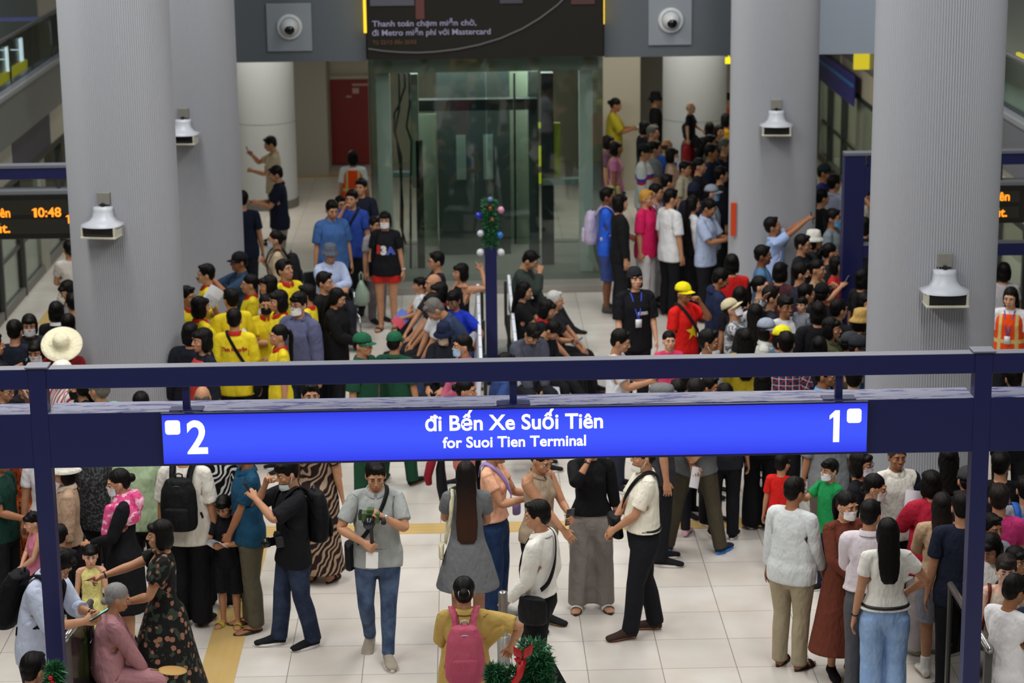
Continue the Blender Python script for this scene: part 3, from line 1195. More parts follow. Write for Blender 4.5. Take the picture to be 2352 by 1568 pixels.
def cross_tpl(part, g, front=False):
    """shoulder bag: strap over the far shoulder, bag at the g hip"""
    def mk():
        if part == 'strap':
            P = [(.155 * g, .04, 1.02), (.125 * g, .115, 1.10), (.04 * g, .138, 1.25), (-.055 * g, .105, 1.42), (-.085 * g, .03, 1.472), (-.085 * g, -.06, 1.425), (-.03 * g, -.128, 1.30), (.07 * g, -.142, 1.14), (.15 * g, -.07, 1.02)]
            return ribbon(P, .034, .006).mesh('strap', True), 'top'
        if part == 'sidestrap':
            P = [(.19 * g, .06, .98), (.16 * g, .12, 1.2), (.13 * g, .09, 1.41), (.125 * g, .02, 1.455), (.13 * g, -.06, 1.41), (.17 * g, -.11, 1.2), (.19 * g, -.02, .98)]
            return ribbon(P, .03, .006).mesh('strap', True), 'top'
        s = Sol()
        if part == 'mini':
            s.loft([((.08 * g, -.19, z), (w, 0, 0), (0, .035, 0)) for z, w in ((1.10, .05), (1.09, .062), (1.03, .068), (.985, .062), (.975, .05))], 16)
        elif part == 'purse':
            s.loft([((.235 * g, .02, z), (.032, 0, 0), (0, w, 0)) for z, w in ((.97, .05), (.96, .075), (.90, .10), (.85, .105), (.835, .08))], 16)
        elif front:
            s.loft([((.10 * g, -.185, z), (w, 0, 0), (0, .05, 0)) for z, w in ((1.06, .10), (1.04, .115), (.93, .125), (.88, .12), (.865, .10))], 18)
        else:
            s.loft([((.225 * g, .02, z), (.045, 0, 0), (0, w, 0)) for z, w in ((1.0, .08), (.985, .11), (.90, .125), (.80, .12), (.78, .09))], 18)
        return voxel(s, .011, 2), 'pelvis'
    return tpl(('cross', part, g, front), mk)


# ---- skeleton pose
def rotv(axis, deg):
    return np.array(Matrix.Rotation(math.radians(deg), 3, Vector(axis)))


def frame(a, m):
    a = _n(a)
    m = m - a * (m @ a)
    m = _n(m)
    return np.stack([a, m, np.cross(a, m)], 1)


def ik(S, T, l1, l2, pole):
    d = T - S
    D = np.linalg.norm(d)
    Dm = (l1 + l2) * .999
    if D > Dm:
        T = S + d / D * Dm
        d = T - S
        D = Dm
    D = max(D, abs(l1 - l2) + .02)
    u = _n(d)
    c = (l1 * l1 + D * D - l2 * l2) / (2 * l1 * D)
    h = l1 * math.sqrt(max(0, 1 - c * c))
    p = pole - u * (pole @ u)
    p = _n(p)
    E = S + u * l1 * c + p * h
    return E, T


ARMS = {  # (out, forward, height above the chest-frame's floor), elbow pole (out, fwd, up), hand pose
    'hang': ((.245, .02, .865), (.15, -1, 0), 'relax'),
    'hangf': ((.215, .14, .89), (.25, -1, 0), 'relax'),
    'behind': ((.02, -.17, .92), (1, -.3, 0), 'grip'),
    'clasp': ((.02, .23, .98), (1, -.4, -.2), 'grip'),
    'phone': ((.06, .33, 1.18), (.7, -.3, -1), 'grip'),
    'phonelow': ((.06, .30, 1.05), (.7, -.4, -1), 'grip'),
    'phonehigh': ((.08, .34, 1.42), (.8, 0, -1), 'grip'),
    'overhead': ((.14, .32, 1.80), (1, .2, -.6), 'grip'),
    'up': ((.20, .22, 1.66), (1, -.1, -.6), 'relax'),
    'chin': ((.05, .20, 1.47), (.5, .3, -1), 'grip'),
    'cross': ((-.10, .20, 1.16), (1, -.1, -.5), 'grip'),
    'hip': ((.19, .03, 1.0), (1, -.6, .1), 'grip'),
    'fwd': ((.16, .52, 1.20), (.5, -.2, -1), 'grip'),
    'point': ((.10, .58, 1.27), (.6, 0, -1), 'point'),
    'pointup': ((.26, .05, 1.78), (1, -.1, -.4), 'point'),
    'lap': ((.09, .33, .99), (.8, -.5, 0), 'relax'),
    'strap': ((.12, .17, 1.28), (.9, -.3, -1), 'grip'),
    'mouth': ((.04, .21, 1.50), (.6, .2, -1), 'grip'),
    'pocket': ((.20, .06, .90), (.8, -.8, 0), 'relax'),
}


def solve(P):
    """P: pose dictionary -> {bone: (R, joint position)} in the figure's own frame (1.70 m units), lateral scale from P"""
    wx = P.get('shx', 1.0)
    hx = P.get('hipx', 1.0)
    B = {}
    leg = P.get('leg', 'stand')
    lean, twist, side = P.get('lean', 0.0), P.get('twist', 0.0), P.get('side', 0.0)
    py = 0.0
    feet = {}
    for s, g in (('L', 1), ('R', -1)):
        fr = P.get('front', 'L') == s
        q = {'walk': (.075, .26, 0, 0) if fr else (.075, -.29, .055, 38), 'step': (.09, .13, 0, 0) if fr else (.09, -.12, 0, 0),
             'contra': (.13, .07, 0, 0) if fr else (.085, -.03, 0, 0), 'sit': (.11 + P.get('spread', 0), .46 - P.get('tuck', 0), 0, 0),
             'squat': (.12, .12, 0, 0)}.get(leg, (.094 + P.get('spread', 0), -.012, 0, 0))
        q = tuple(P.get('foot' + s, q)) + (0, 0)
        feet[s] = (np.array([q[0] * g, -q[1], .075 + q[2]]), q[3])
    pz = P.get('seat', .545) if leg == 'sit' else .40 if leg == 'squat' else min(
        [.93] + [f[2] + .03 + math.sqrt(max(.3, .824 ** 2 - (f[0] - .088 * (1 if f[0] > 0 else -1)) ** 2 - f[1] ** 2)) for f, _l in feet.values()])
    Rp = rotv((0, 0, 1), P.get('hipyaw', 0))
    Rfull = rotv((0, 0, 1), twist) @ rotv((0, 1, 0), side) @ rotv((1, 0, 0), lean)
    Rhalf = rotv((0, 0, 1), twist * .5) @ rotv((0, 1, 0), side * .5) @ rotv((1, 0, 0), lean * .55)
    if P.get('bend'):
        Rp = rotv((1, 0, 0), P['bend'] * .5) @ Rp
        Rhalf = rotv((1, 0, 0), P['bend'] * .8) @ Rhalf
        Rfull = rotv((1, 0, 0), P['bend']) @ Rfull
        py = .0025 * P['bend']
    p = np.array([0, py, pz])
    B['pelvis'] = (Rp, p)
    p = p + Rp @ (JR['spine'] - JR['pelvis'])
    B['spine'] = (Rhalf, p)
    p = p + Rhalf @ (JR['chest'] - JR['spine'])
    B['chest'] = (Rfull, p)
    cpos = p
    p = p + Rfull @ (JR['neck'] - JR['chest'])
    hy, hp, hr = P.get('head', (0, 0, 0))
    Rh = Rfull @ rotv((0, 0, 1), hy) @ rotv((1, 0, 0), hp) @ rotv((0, 1, 0), hr)
    Rn = Rfull @ rotv((0, 0, 1), hy * .4) @ rotv((1, 0, 0), hp * .4)
    B['neck'] = (Rn, p)
    p = p + Rn @ (JR['head'] - JR['neck'])
    B['head'] = (Rh, p)
    drop = np.array([0, py, pz - .93])
    for s, g in (('L', 1), ('R', -1)):
        m = np.array([g, 1, 1])
        spec = P.get('arm' + s, 'hang')
        pole = None
        hand = None
        if isinstance(spec, str):
            tgt, pole, hand = ARMS[spec]
        else:
            tgt = spec[0]
            pole = spec[1] if len(spec) > 1 and spec[1] else (.6, -.6, -.6)
            hand = spec[2] if len(spec) > 2 else 'grip'
        T = np.array([tgt[0] * g, -tgt[1], tgt[2]])
        pl = np.array([pole[0] * g, -pole[1], pole[2]])
        shr = SH * m * np.array([wx, 1, 1])
        S = cpos + Rfull @ (shr - JR['chest'])
        if not P.get('absarm'):
            T = cpos + Rfull @ (T - JR['chest'])
            pl = Rfull @ pl
        else:
            T = T + drop
        E, T = ik(S, T, L1, L2, pl)
        u, f = _n(E - S), _n(T - E)
        hinge = np.cross(u, f)
        if np.linalg.norm(hinge) < .06:
            hinge = np.cross(u, Rfull @ np.array([0, -1, 0]))
        hinge = _n(hinge)
        A = AD * m
        h0 = np.cross(A, np.array([0, -1., 0]))
        Ru = frame(u, hinge) @ frame(A, h0).T
        Rf = frame(f, hinge) @ frame(A, h0).T
        Rhd = Rf
        hd = P.get('hand' + s)
        if hd is not None:       # (finger direction, palm normal) in out/forward/up
            fd = Rfull @ np.array([hd[0][0] * g, -hd[0][1], hd[0][2]])
            pn = Rfull @ np.array([hd[1][0] * g, -hd[1][1], hd[1][2]])
            Rhd = frame(fd, pn) @ frame(A, PN * m).T
        B['uarm' + s] = (Ru, S)
        B['farm' + s] = (Rf, E)
        B['hand' + s] = (Rhd, T)
        kn = T + Rhd @ (.085 * A)
        ax = np.cross(A, PN * m)
        c1, c2, i1, i2, tc = {'relax': (18, 22, 12, 16, 6), 'grip': (62, 58, 52, 50, 22), 'point': (80, 80, 4, 4, 30), 'flat': (2, 3, 2, 3, 0), 'wave': (5, 6, 3, 3, -6)}[hand]
        for pre, a1, a2 in (('i', i1, i2), ('o', c1, c2)):
            R1 = Rhd @ rotv(ax, a1)
            R2 = R1 @ rotv(ax, a2)
            pb, db = ('ip', 'idd') if pre == 'i' else ('op', 'od')
            B[pb + s] = (R1, kn)
            B[db + s] = (R2, kn + R1 @ (JR[db + s] - JR[pb + s]))
        jt = T + Rhd @ (JR['th' + s] - JR['hand' + s])
        B['th' + s] = (Rhd @ rotv(ax, tc) @ rotv(A, (tc * .6) * g), jt)
        P['_palm' + s] = (T + Rhd @ (.075 * A + .028 * PN * m), Rhd, Rhd @ A, Rhd @ (PN * m))
        # legs
        hj = B['pelvis'][1] + Rp @ (HIP * m * np.array([hx, 1, 1]) - JR['pelvis'])
        yaw = (6 if leg == 'sit' else P.get('toe', 10)) * g
        pole_l = np.array([.10 * g, -1, 0])
        foot, lift = feet[s]
        K, Af = ik(hj, foot, L3, L4, pole_l)
        hin = np.array([1., 0, 0])
        u, f = _n(K - hj), _n(Af - K)
        kn_h = _n(np.array([1., .10 * g, 0]))
        B['thigh' + s] = (frame(u, kn_h) @ frame(_n((KNEE - HIP) * m), hin).T, hj)
        B['shin' + s] = (frame(f, kn_h) @ frame(_n((ANK - KNEE) * m), hin).T, K)
        B['foot' + s] = (rotv((0, 0, 1), yaw) @ rotv((1, 0, 0), lift), Af)
    return B


def morphed(V, P, mode='body'):
    """build of the figure: width, hips, shoulders and head size, in the rest pose"""
    V = V.copy()
    z = V[:, 2]
    ax = np.abs(V[:, 0])
    t = (np.stack([ax, V[:, 1], z], 1) - SH) @ AD
    fat, shx, hipx, hs, belly = P.get('fat', 1.0), P.get('shx', 1.0), P.get('hipx', 1.0), P.get('hs', 1.0), P.get('belly', 0.0)
    wx = np.interp(z, (.0, .5, .85, 1.05, 1.25, 1.40, 1.46), (1, 1, hipx * fat, (hipx + shx) / 2 * fat, shx * (1 + (fat - 1) * .8), shx, 1))
    shift = SH[0] * (shx - 1)
    nx = V[:, 0] * wx
    sg = np.sign(V[:, 0])
    far = sst(.19, .24, ax) * (((z > .945) | ((ax > .33) & (z > .82))) if mode == 'skirt' else (z > .5)) * (z < 1.47) * (t > .02)
    if mode in ('pants', 'nosleeve'):
        far = far * 0
    V[:, 0] = nx * (1 - far) + (V[:, 0] + sg * shift) * far
    fy = np.interp(z, (.5, .85, 1.05, 1.3, 1.45), (1, fat, fat, 1 + (fat - 1) * .5, 1))
    V[:, 1] *= fy * (1 - far) + far
    if belly:
        V[:, 1] -= belly * np.exp(-((z - 1.03) / .11) ** 2) * (V[:, 1] < 0.02) * (1 - far) * (ax < .2)
    if hs != 1.0:
        w = sst(1.44, 1.50, z)
        c = np.array([0, .012, 1.475])
        V = V + ((V - c) * (hs - 1)) * w[:, None]
    return V


def pose_piece(t, P, B):
    V = morphed(t.V, P, t.mode)
    out = np.zeros_like(V)
    wx, hx = P.get('shx', 1.0), P.get('hipx', 1.0)
    for i in t.nz:
        b = BONES[i]
        R, pos = B[b]
        j = JR[b].copy()
        if b[:4] in ('uarm', 'farm', 'hand', 'ipL', 'ipR') or b[:-1] in ('uarm', 'farm', 'hand', 'ip', 'idd', 'op', 'od', 'th'):
            j[0] += np.sign(j[0]) * SH[0] * (wx - 1)
        elif b[:-1] in ('thigh',):
            j[0] *= hx
        w = t.W[:, i]
        k = w > 1e-4
        out[k] += w[k, None] * ((V[k] - j) @ R.T + pos)
    return out


def put(name, t, P, B, parent, mats, scale):
    me = t.me.copy()
    co = pose_piece(t, P, B) * scale
    me.vertices.foreach_set('co', co.astype(np.float32).ravel())
    for i, m in enumerate(mats):
        if i < len(me.materials):
            me.materials[i] = m
        else:
            me.materials.append(m)
    me.update()
    return link(name, me, parent)


def decal(src, V2, F, front=True, z0=1.22, x0=0.0, off=.004):
    """flat artwork (x, z) laid on the rest surface of a garment template -> new template"""
    b = bvh_of(src)
    vs = []
    for x, z in V2:
        o = Vector((x0 + x, -1 if front else 1, z0 + z))
        hit, nn, i, d = b.ray_cast(o, Vector((0, 1 if front else -1, 0)))
        y = hit.y if hit else (-.12 if front else .12)
        vs.append((x0 + x, y + (-off if front else off), z0 + z))
    me = MB().add(vs, F).mesh('print')
    return Tpl(me, 'top')
# ---------------------------------------------------------------- one dressed person
TONES = {'a': '#d9a98a', 'b': '#c08e6c', 'c': '#a3704e', 'd': '#7e5138'}
LIPS, WHITE, IRIS = plain('lips', '#a8695a', .5), plain('eye_white', '#e6e0da', .3), plain('iris', '#15100d', .2)
TOPS = {'tee': ('reg', .20, .80), 'polo': ('reg', .21, .80), 'big': ('loose', .26, .76), 'long': ('reg', .505, .80), 'tuck': ('reg', .21, .965), 'ltuck': ('reg', .505, .965),
        'wtee': ('woman', .16, .86), 'crop': ('woman', .15, .955), 'wlong': ('woman', .50, .86), 'wlong3': ('woman', .40, .93), 'tank': ('fit', -1, .86), 'slvless': ('woman', -1, .84), 'coat': ('coat', .51, .76), 'shirt': ('loose', .24, .79),
        'lshirt': ('loose', .505, .79), 'roll': ('loose', .37, .79)}
COLLAR = {'polo': 'polo', 'tuck': 'polo', 'ltuck': 'polo', 'shirt': 'polo', 'lshirt': 'polo', 'roll': 'polo'}
BOTS = {'pants': ('reg', .055), 'slim': ('slim', .075), 'wide': ('wide', .045), 'flare': ('flare', .04), 'shorts': ('reg', .52), 'bshorts': ('wide', .46), 'mini': ('reg', .70), 'crops': ('reg', .22)}
SKIRTS = {'skirt': (.42, .16), 'lskirt': (.16, .15), 'aline': (.50, .30)}
DRESSES = {'dress': (.16, .56, .30), 'ldress': (.24, .10, .26), 'maxi': (.17, .07, .36), 'kdress': (-1, .48, .28), 'sdress': (.505, .26, .22), 'gown': (.18, .12, .10)}


def spec(s):
    p = s.split(':')
    c = ['#' + q if len(q) == 6 and all(ch in '0123456789abcdefABCDEF' for ch in q) else q for q in p[1:]]
    return p[0], cloth(*c)


PEOPLE = {}
OBST = []
FIXED = set()


def person(hx, hy, h, rz, label, top='tee:888888', bot='pants:222228', hair='short', hc='#0d0a09', tone='b', hat=None, shoes='sneaker:1c1c1f', pose=None,
           hi=None, fem=False, fat=1.0, belly=0.0, mask=None, glasses=None, over=None, hood=None, name=None, z0=0.0, hc2=None, group=None, sole='#d8d6d0', collar=None, belt=None, band=None, fix=False, **kw):
    P = dict(pose or {})
    P.update(kw)
    hs = 1 + max(0, .40 * (1.62 - h))
    P['hs'] = hs
    P['fat'] = fat
    P['belly'] = belly
    P.setdefault('shx', .92 if fem else 1.0)
    P.setdefault('hipx', 1.04 if fem else 1.0)
    if h < 1.35:
        P['shx'], P['hipx'] = .92, .96
    B = solve(P)
    sc = h / (1.475 + .25 * hs)
    hairtop = 0.225 if hair not in (None, 'thin') else .20
    hairtop += {'cap': .012, 'capback': .012, 'bucket': .022, 'sun': .036, 'beanie': .018, 'flat': 0}.get((hat or '').split(':')[0], 0)
    R, pos = B['head']
    topv = (pos + R @ np.array([0, 0, -.025 + (hairtop + .0) * hs])) * sc
    cz, sz = math.cos(math.radians(rz)), math.sin(math.radians(rz))
    best = None
    for f in ((1.0,) if fix or z0 or (hx in FIXED and hy > 990) else (1.0, .985, 1.015, .97, 1.03, .955, 1.045, .94, 1.06, .925, 1.075)):
        tv = topv * f
        tx, ty = at_z(hx, hy, tv[2] + z0)
        x_, y_ = tx - (tv[0] * cz - tv[1] * sz), ty - (tv[0] * sz + tv[1] * cz)
        cost = 6 * abs(f - 1) + sum(max(0, q + (.17 if h < 1.35 else .215) - math.hypot(x_ - ox, y_ - oy)) * 10 for ox, oy, q in OBST)
        if best is None or cost < best[0] - 1e-6:
            best = (cost, x_, y_, f)
    _c, X, Yy, f = best
    sc *= f
    if not z0:
        OBST.append((X, Yy, .17 if h < 1.35 else .215))
    if hi is None:
        hi = Yy < 24.5
    bt = body_tpl(hi)
    brow = plain('brow', '#1a1310' if hc not in ('#8a8886', '#b9b7b4') else '#77706a', .7)
    root = put('person', bt, P, B, None, (skin(TONES.get(tone, tone)), LIPS, WHITE, IRIS, brow), sc)
    root.location = (X, Yy, z0)
    root.rotation_euler = (0, 0, math.radians(rz))
    tag(root, label, 'person', group)
    pc = lambda nm, t, *mats: put(nm, t, P, B, root, mats, sc)
    tk, tm = spec(top)
    cut = None
    if tk in DRESSES:
        d = DRESSES[tk]
        src = dress_tpl(d, hi)
        pc('dress', src, tm)
    else:
        cut = TOPS[tk]
        src = top_tpl(cut, hi)
        pc('jacket' if tk == 'coat' else 'shirt', src, tm)
        if (collar or COLLAR.get(tk)) and collar != 0:
            pc('collar', collar_tpl('polo'), cloth(collar) if isinstance(collar, str) else tm)
        bk, bm_ = spec(bot)
        if bk in SKIRTS:
            pc('skirt', skirt_tpl(*SKIRTS[bk], hi), bm_)
        else:
            pc('shorts' if 'short' in bk or bk == 'mini' else 'trousers', pants_tpl(BOTS[bk], hi), bm_)
        if belt:
            mb = MB().tube([(.163 * P['hipx'] * fat * math.cos(u), .006 + .115 * math.sin(u), .985) for u in np.linspace(0, 2 * PI, 33)], .017, 6, False, 1.0)
            pc('belt', Tpl(mb.mesh('belt', True), 'body'), plain('leather', belt, .4))
    if over:
        ok, om = spec(over)
        t2 = top_tpl({'vest': ('loose', -1, .84), 'coat': ('coat', .51, .76), 'shirtopen': ('coat', .30, .78)}[ok], hi)
        pc('vest' if ok == 'vest' else 'jacket', t2, om)
        src = t2
    if hood:
        pc('hood', hood_tpl(), cloth(hood))
    if kw.get('shawl'):
        pc('shawl', shawl_tpl(), cloth(*kw['shawl']))
    if hair:
        hm = hairmat(hc, hc2)
        pc('hair', hair_tpl(hair, hi, bool(hat)), hm)
        if band:
            b = {'pony': (0, .112, 1.634, .024), 'ponylong': (0, .112, 1.634, .024), 'bun': (0, .100, 1.613, .036), 'lowbun': (0, .082, 1.552, .036)}.get(hair, (0, .08, 1.60, .03))
            mb = MB().tube([(b[3] * math.cos(u), b[1], b[2] + b[3] * math.sin(u)) for u in np.linspace(0, 2 * PI, 15)], .009, 6, False)
            pc('hair_tie', Tpl(mb.mesh('hair_tie', True), 'head'), plain('hair_tie', band, .5))
    if hat:
        p = hat.split(':')
        c = ['#' + q for q in p[1:]]
        m1 = cloth(c[0])
        pc('cap' if p[0] in ('cap', 'capback', 'flat', 'beanie') else 'hat', hat_tpl(p[0]), m1, cloth(c[1]) if len(c) > 1 else m1)
    if mask:
        pc('face_mask', mask_tpl('down' if mask.endswith('!') else 'up'), cloth(mask.rstrip('!'), fold=.15))
    if glasses:
        pc('glasses', glasses_tpl(), plain('spectacle_frame', glasses, .3))
    if shoes and not kw.get('nofeet'):
        sk, sm = spec(shoes)
        for g in (1, -1):
            if sk in ('shoe', 'sneaker', 'boot'):
                sh = pc('shoe', shoe_tpl(sk, g), sm)
                if sk == 'sneaker' and hi:
                    put('sole', sole_tpl(g), P, B, sh, (plain('sole', sole, .6),), sc)
            else:
                pc('sandal', shoe_tpl(sk, g), plain('sandal_sole', kw.get('solec', '#2a2522'), .7), sm)
    rec = dict(root=root, P=P, B=B, sc=sc, rz=rz, src=src, pc=pc, who=name)
    if kw.get('watch'):
        s = kw['watch']
        g = 1 if s == 'L' else -1
        m = np.array([g, 1, 1])
        w0 = (SH + (L1 + L2 - .022) * AD) * m
        mb = MB().tube([w0 + .027 * (math.cos(u) * np.array([0, 1, 0]) + .82 * math.sin(u) * PN * m) for u in np.linspace(0, 2 * PI, 17)], .007, 6, False)
        mb.ball(w0 - .024 * PN * m, .016, 10, 6)
        pc('wristwatch', Tpl(mb.mesh('wristwatch', True), 'body'), plain('watch', kw.get('watchc', '#2b2b2e'), .3, .6))
    if name:
        PEOPLE[name] = rec
    return rec


def wpoint(rec, p):
    """a point of the figure's own frame (unit figure) -> world"""
    v = np.array(p) * rec['sc']
    c, s = math.cos(math.radians(rec['rz'])), math.sin(math.radians(rec['rz']))
    r = rec['root'].location
    return Vector((r[0] + v[0] * c - v[1] * s, r[1] + v[0] * s + v[1] * c, r[2] + v[2]))


def wdir(rec, p):
    c, s = math.cos(math.radians(rec['rz'])), math.sin(math.radians(rec['rz']))
    return Vector((p[0] * c - p[1] * s, p[0] * s + p[1] * c, p[2])).normalized()


def held_matrix(rec, hand, tilt=0.0, up=None, off=0.0, face=None):
    """frame at the palm: y towards the holder's eyes, z up the object"""
    c = wpoint(rec, rec['P']['_palm' + hand][0]) if hand in 'LR' else (wpoint(rec, rec['P']['_palmL'][0]) + wpoint(rec, rec['P']['_palmR'][0])) / 2
    hp = rec['B']['head']
    eye = wpoint(rec, hp[1] + hp[0] @ np.array([0, -.09, .09]))
    n = Vector(face).normalized() if face else (eye - c).normalized()
    u = Vector(up) if up else Vector((0, 0, 1))
    z = (u - n * u.dot(n)).normalized()
    x = n.cross(z)
    M = Matrix((x, n, z)).transposed().to_4x4()
    M.translation = c + z * off
    return M


PH_MB = MB().box(-.037, .037, -.0045, .0045, -.078, .078, .004)
PH_ME = PH_MB.mesh('phone')
PS_ME = MB().box(-.034, .034, .0046, .0052, -.073, .073).mesh('screen')
PC_ME = MB().box(-.032, -.002, -.007, -.0045, .040, .072, .002).mesh('camera_bump')


def phone(rec, hand, label, color='#16171a', lit=None, up=None, face=None, off=.03, case=None, scale=1.0):
    o = link('phone', PH_ME.copy(), None, (plain('phone_case', case or color, .4),))
    o.matrix_world = held_matrix(rec, hand, up=up, face=face, off=off)
    s = link('screen', PS_ME.copy(), o, (glow('phone_screen', lit, 1.2) if lit else plain('dark_screen', '#08090b', .1),))
    b = link('camera_bump', PC_ME.copy(), o, (plain('phone_lens', '#0a0a0c', .2),))
    return tag(o, label, 'phone')


def sheet(rec, hand, label, color='#e8e8e6', w=.15, h=.21, c2=None, up=None, face=None, off=.06, name='leaflet', bend=.03):
    mb = MB()
    n = 6
    for sgn in (0, .0012):
        vs = [(w * (i / n - .5), sgn + bend * (1 - (2 * i / n - 1) ** 2), h * (k / 4 - .5)) for k in range(5) for i in range(n + 1)]
        mb.cur = 0
        mb.add(vs, [(k * (n + 1) + i, k * (n + 1) + i + 1, (k + 1) * (n + 1) + i + 1, (k + 1) * (n + 1) + i) for k in range(4) for i in range(n)])
        if c2:
            for q in range(len(mb.mi) - 12, len(mb.mi) - 1):
                mb.mi[-24 + (q % 12)] = 1
    o = mb.build(name, (plain('paper', color, .7), plain('paper', c2 or color, .7)), None, True)
    o.matrix_world = held_matrix(rec, hand, up=up, face=face, off=off)
    return tag(o, label, 'leaflet' if name == 'leaflet' else name.replace('_', ' '))


def worn(rec, name, parts, label, cat):
    """a bag or pack carried on the body: its own top-level thing shaped to the carrier"""
    P, B, sc, root = rec['P'], rec['B'], rec['sc'], rec['root']
    first = None
    for nm, t, m in parts:
        o = put(nm if first else name, t, P, B, first, (m,), sc)
        if first is None:
            first = o
            o.location = root.location
            o.rotation_euler = root.rotation_euler
    return tag(first, label, cat)


def backpack(rec, label, color, pocket=None, zipc=None, strap=None):
    m, ps, st = cloth(color, rough=.7), cloth(pocket or color, rough=.7), cloth(strap or color, rough=.7)
    return worn(rec, 'backpack', [('backpack', pack_tpl('body'), m), ('pocket', pack_tpl('pocket'), ps), ('strap', pack_tpl('strapL'), st), ('strap', pack_tpl('strapR'), st),
                                  ('zip', pack_tpl('zip'), plain('zip', zipc or '#2c2c30', .4)), ('loop', pack_tpl('loop'), plain('webbing', zipc or '#2c2c30', .6))], label, 'backpack')


def crossbag(rec, label, color, g=1, front=False, side=False, name='shoulder_bag', bag='bag'):
    m = cloth(color, rough=.55)
    return worn(rec, name, [(name, cross_tpl(bag, g, front), m), ('strap', cross_tpl('sidestrap' if side else 'strap', g), m)], label, 'bag')


def lanyard(rec, color):
    mb = ribbon([(.0, .075, 1.455), (.062, .03, 1.45), (.055, -.075, 1.40), (.02, -.150, 1.22), (0, -.155, 1.16)], .014, .004)
    rec['pc']('lanyard', Tpl(mb.mesh('lanyard', True), 'top'), plain('lanyard', color, .6))
    mb = ribbon([(.0, .075, 1.455), (-.062, .03, 1.45), (-.055, -.075, 1.40), (-.02, -.150, 1.22), (0, -.155, 1.16)], .014, .004)
    rec['pc']('lanyard', Tpl(mb.mesh('lanyard', True), 'top'), plain('lanyard', color, .6))
    mb = MB().box(-.035, .035, -.168, -.163, 1.06, 1.155)
    rec['pc']('badge', Tpl(mb.mesh('badge'), 'top'), plain('badge', '#dfe3e6', .4))


def print_on(rec, body, size, color, front=True, z0=1.22, x0=0.0, bold=.0, name='lettering', width=None):
    me = text_mesh(body, size, 0, bold, 'CENTER', width)
    V = vco(me)
    sg = 1 if front else -1
    t = decal(rec['src'], [(v[0] * sg, v[2]) for v in V], [tuple(p.vertices) for p in me.polygons], front, z0, x0, .006)
    rec['pc'](name, t, plain('print', color, .8))


def star_on(rec, r, color, z0=1.2):
    pts = []
    for k in range(10):
        a = PI / 2 + k * PI / 5
        q = r if k % 2 == 0 else r * .42
        pts.append((q * math.cos(a), q * math.sin(a)))
    V, F = [(0, 0)], []
    n = 4
    for k in range(10):
        for i in range(1, n + 1):
            V.append((pts[k][0] * i / n, pts[k][1] * i / n))
    for k in range(10):
        a, b = 1 + k * n, 1 + ((k + 1) % 10) * n
        F.append((0, a, b))
        for i in range(n - 1):
            F.append((a + i, a + i + 1, b + i + 1, b + i))
    rec['pc']('star', decal(rec['src'], V, F, True, z0, 0, .006), plain('print', color, .8))
# ---------------------------------------------------------------- the station
NAVY = plain('navy_paint', '#181c50', .38)
NAVY_TOP = None


def tile_floor():
    t = NT('floor_tiles')
    g = t.n('ShaderNodeNewGeometry')
    sp = t.n('ShaderNodeSeparateXYZ')
    t.l(g.outputs['Position'], sp.inputs[0])
    fx = t.math('FRACT', t.math('ADD', t.math('DIVIDE', sp.outputs[0], 0.6), 0.46 + 40))
    fy = t.math('FRACT', t.math('ADD', t.math('DIVIDE', sp.outputs[1], 0.6195), 40 - 0.919))
    ex = t.math('MINIMUM', fx, t.math('SUBTRACT', 1.0, fx))
    ey = t.math('MINIMUM', fy, t.math('SUBTRACT', 1.0, fy))
    gr = t.math('LESS_THAN', t.math('MINIMUM', ex, ey), 0.0052)
    # one tone per tile
    cx = t.math('FLOOR', t.math('ADD', t.math('DIVIDE', sp.outputs[0], 0.6), 0.46 + 40))
    cy = t.math('FLOOR', t.math('ADD', t.math('DIVIDE', sp.outputs[1], 0.6195), 40 - 0.919))
    cb = t.n('ShaderNodeCombineXYZ')
    t.l(cx, cb.inputs[0])
    t.l(cy, cb.inputs[1])
    wn = t.n('ShaderNodeTexWhiteNoise')
    t.l(cb.outputs[0], wn.inputs['Vector'])
    nz = t.noise(g.outputs['Position'], 2.2, 4.0)
    tone = t.mix(wn.outputs[0], lin('#d3cdc4'), lin('#dedad3'))
    tone = t.mix(t.ramp(nz, [(0.35, (0, 0, 0)), (0.75, (1, 1, 1))]), tone, lin('#cfc5ba'))
    t.l(t.mix(gr, tone, lin('#857d75')), t.b.inputs['Base Color'])
    t.b.inputs['Roughness'].default_value = 0.28
    t.b.inputs['Specular IOR Level'].default_value = 0.42
    return t.m


def tactile(kind):
    t = NT('tactile_paving')
    g = t.n('ShaderNodeNewGeometry')
    sp = t.n('ShaderNodeSeparateXYZ')
    t.l(g.outputs['Position'], sp.inputs[0])
    a = sp.outputs[0 if kind == 'deep' else 1]
    w = t.math('SINE', t.math('MULTIPLY', a, 2 * PI / 0.075))
    nz = t.noise(g.outputs['Position'], 3.0, 3.0)
    t.l(t.mix(nz, lin('#c3a05a'), lin('#cfb278')), t.b.inputs['Base Color'])
    t.b.inputs['Roughness'].default_value = 0.5
    t.bump(w, 0.5, 0.004)
    return t.m


struct('floor', MB().box(-12, 13, 9, 46, -.25, 0), tile_floor())
struct('trim_1', MB().box(-6.1, 6.6, 20.10, 20.40, 0, .004), tactile('cross'))
struct('trim_2', MB().box(-2.18, -1.89, 10.5, 20.1, 0, .004), tactile('deep'))
struct('trim_3', MB().box(-5.4, -1.4, 40.0, 40.3, 0, .004), tactile('cross'))
struct('trim_4', MB().box(-5.7, -4.6, 28.9, 29.9, 0, .004), tactile('cross'))

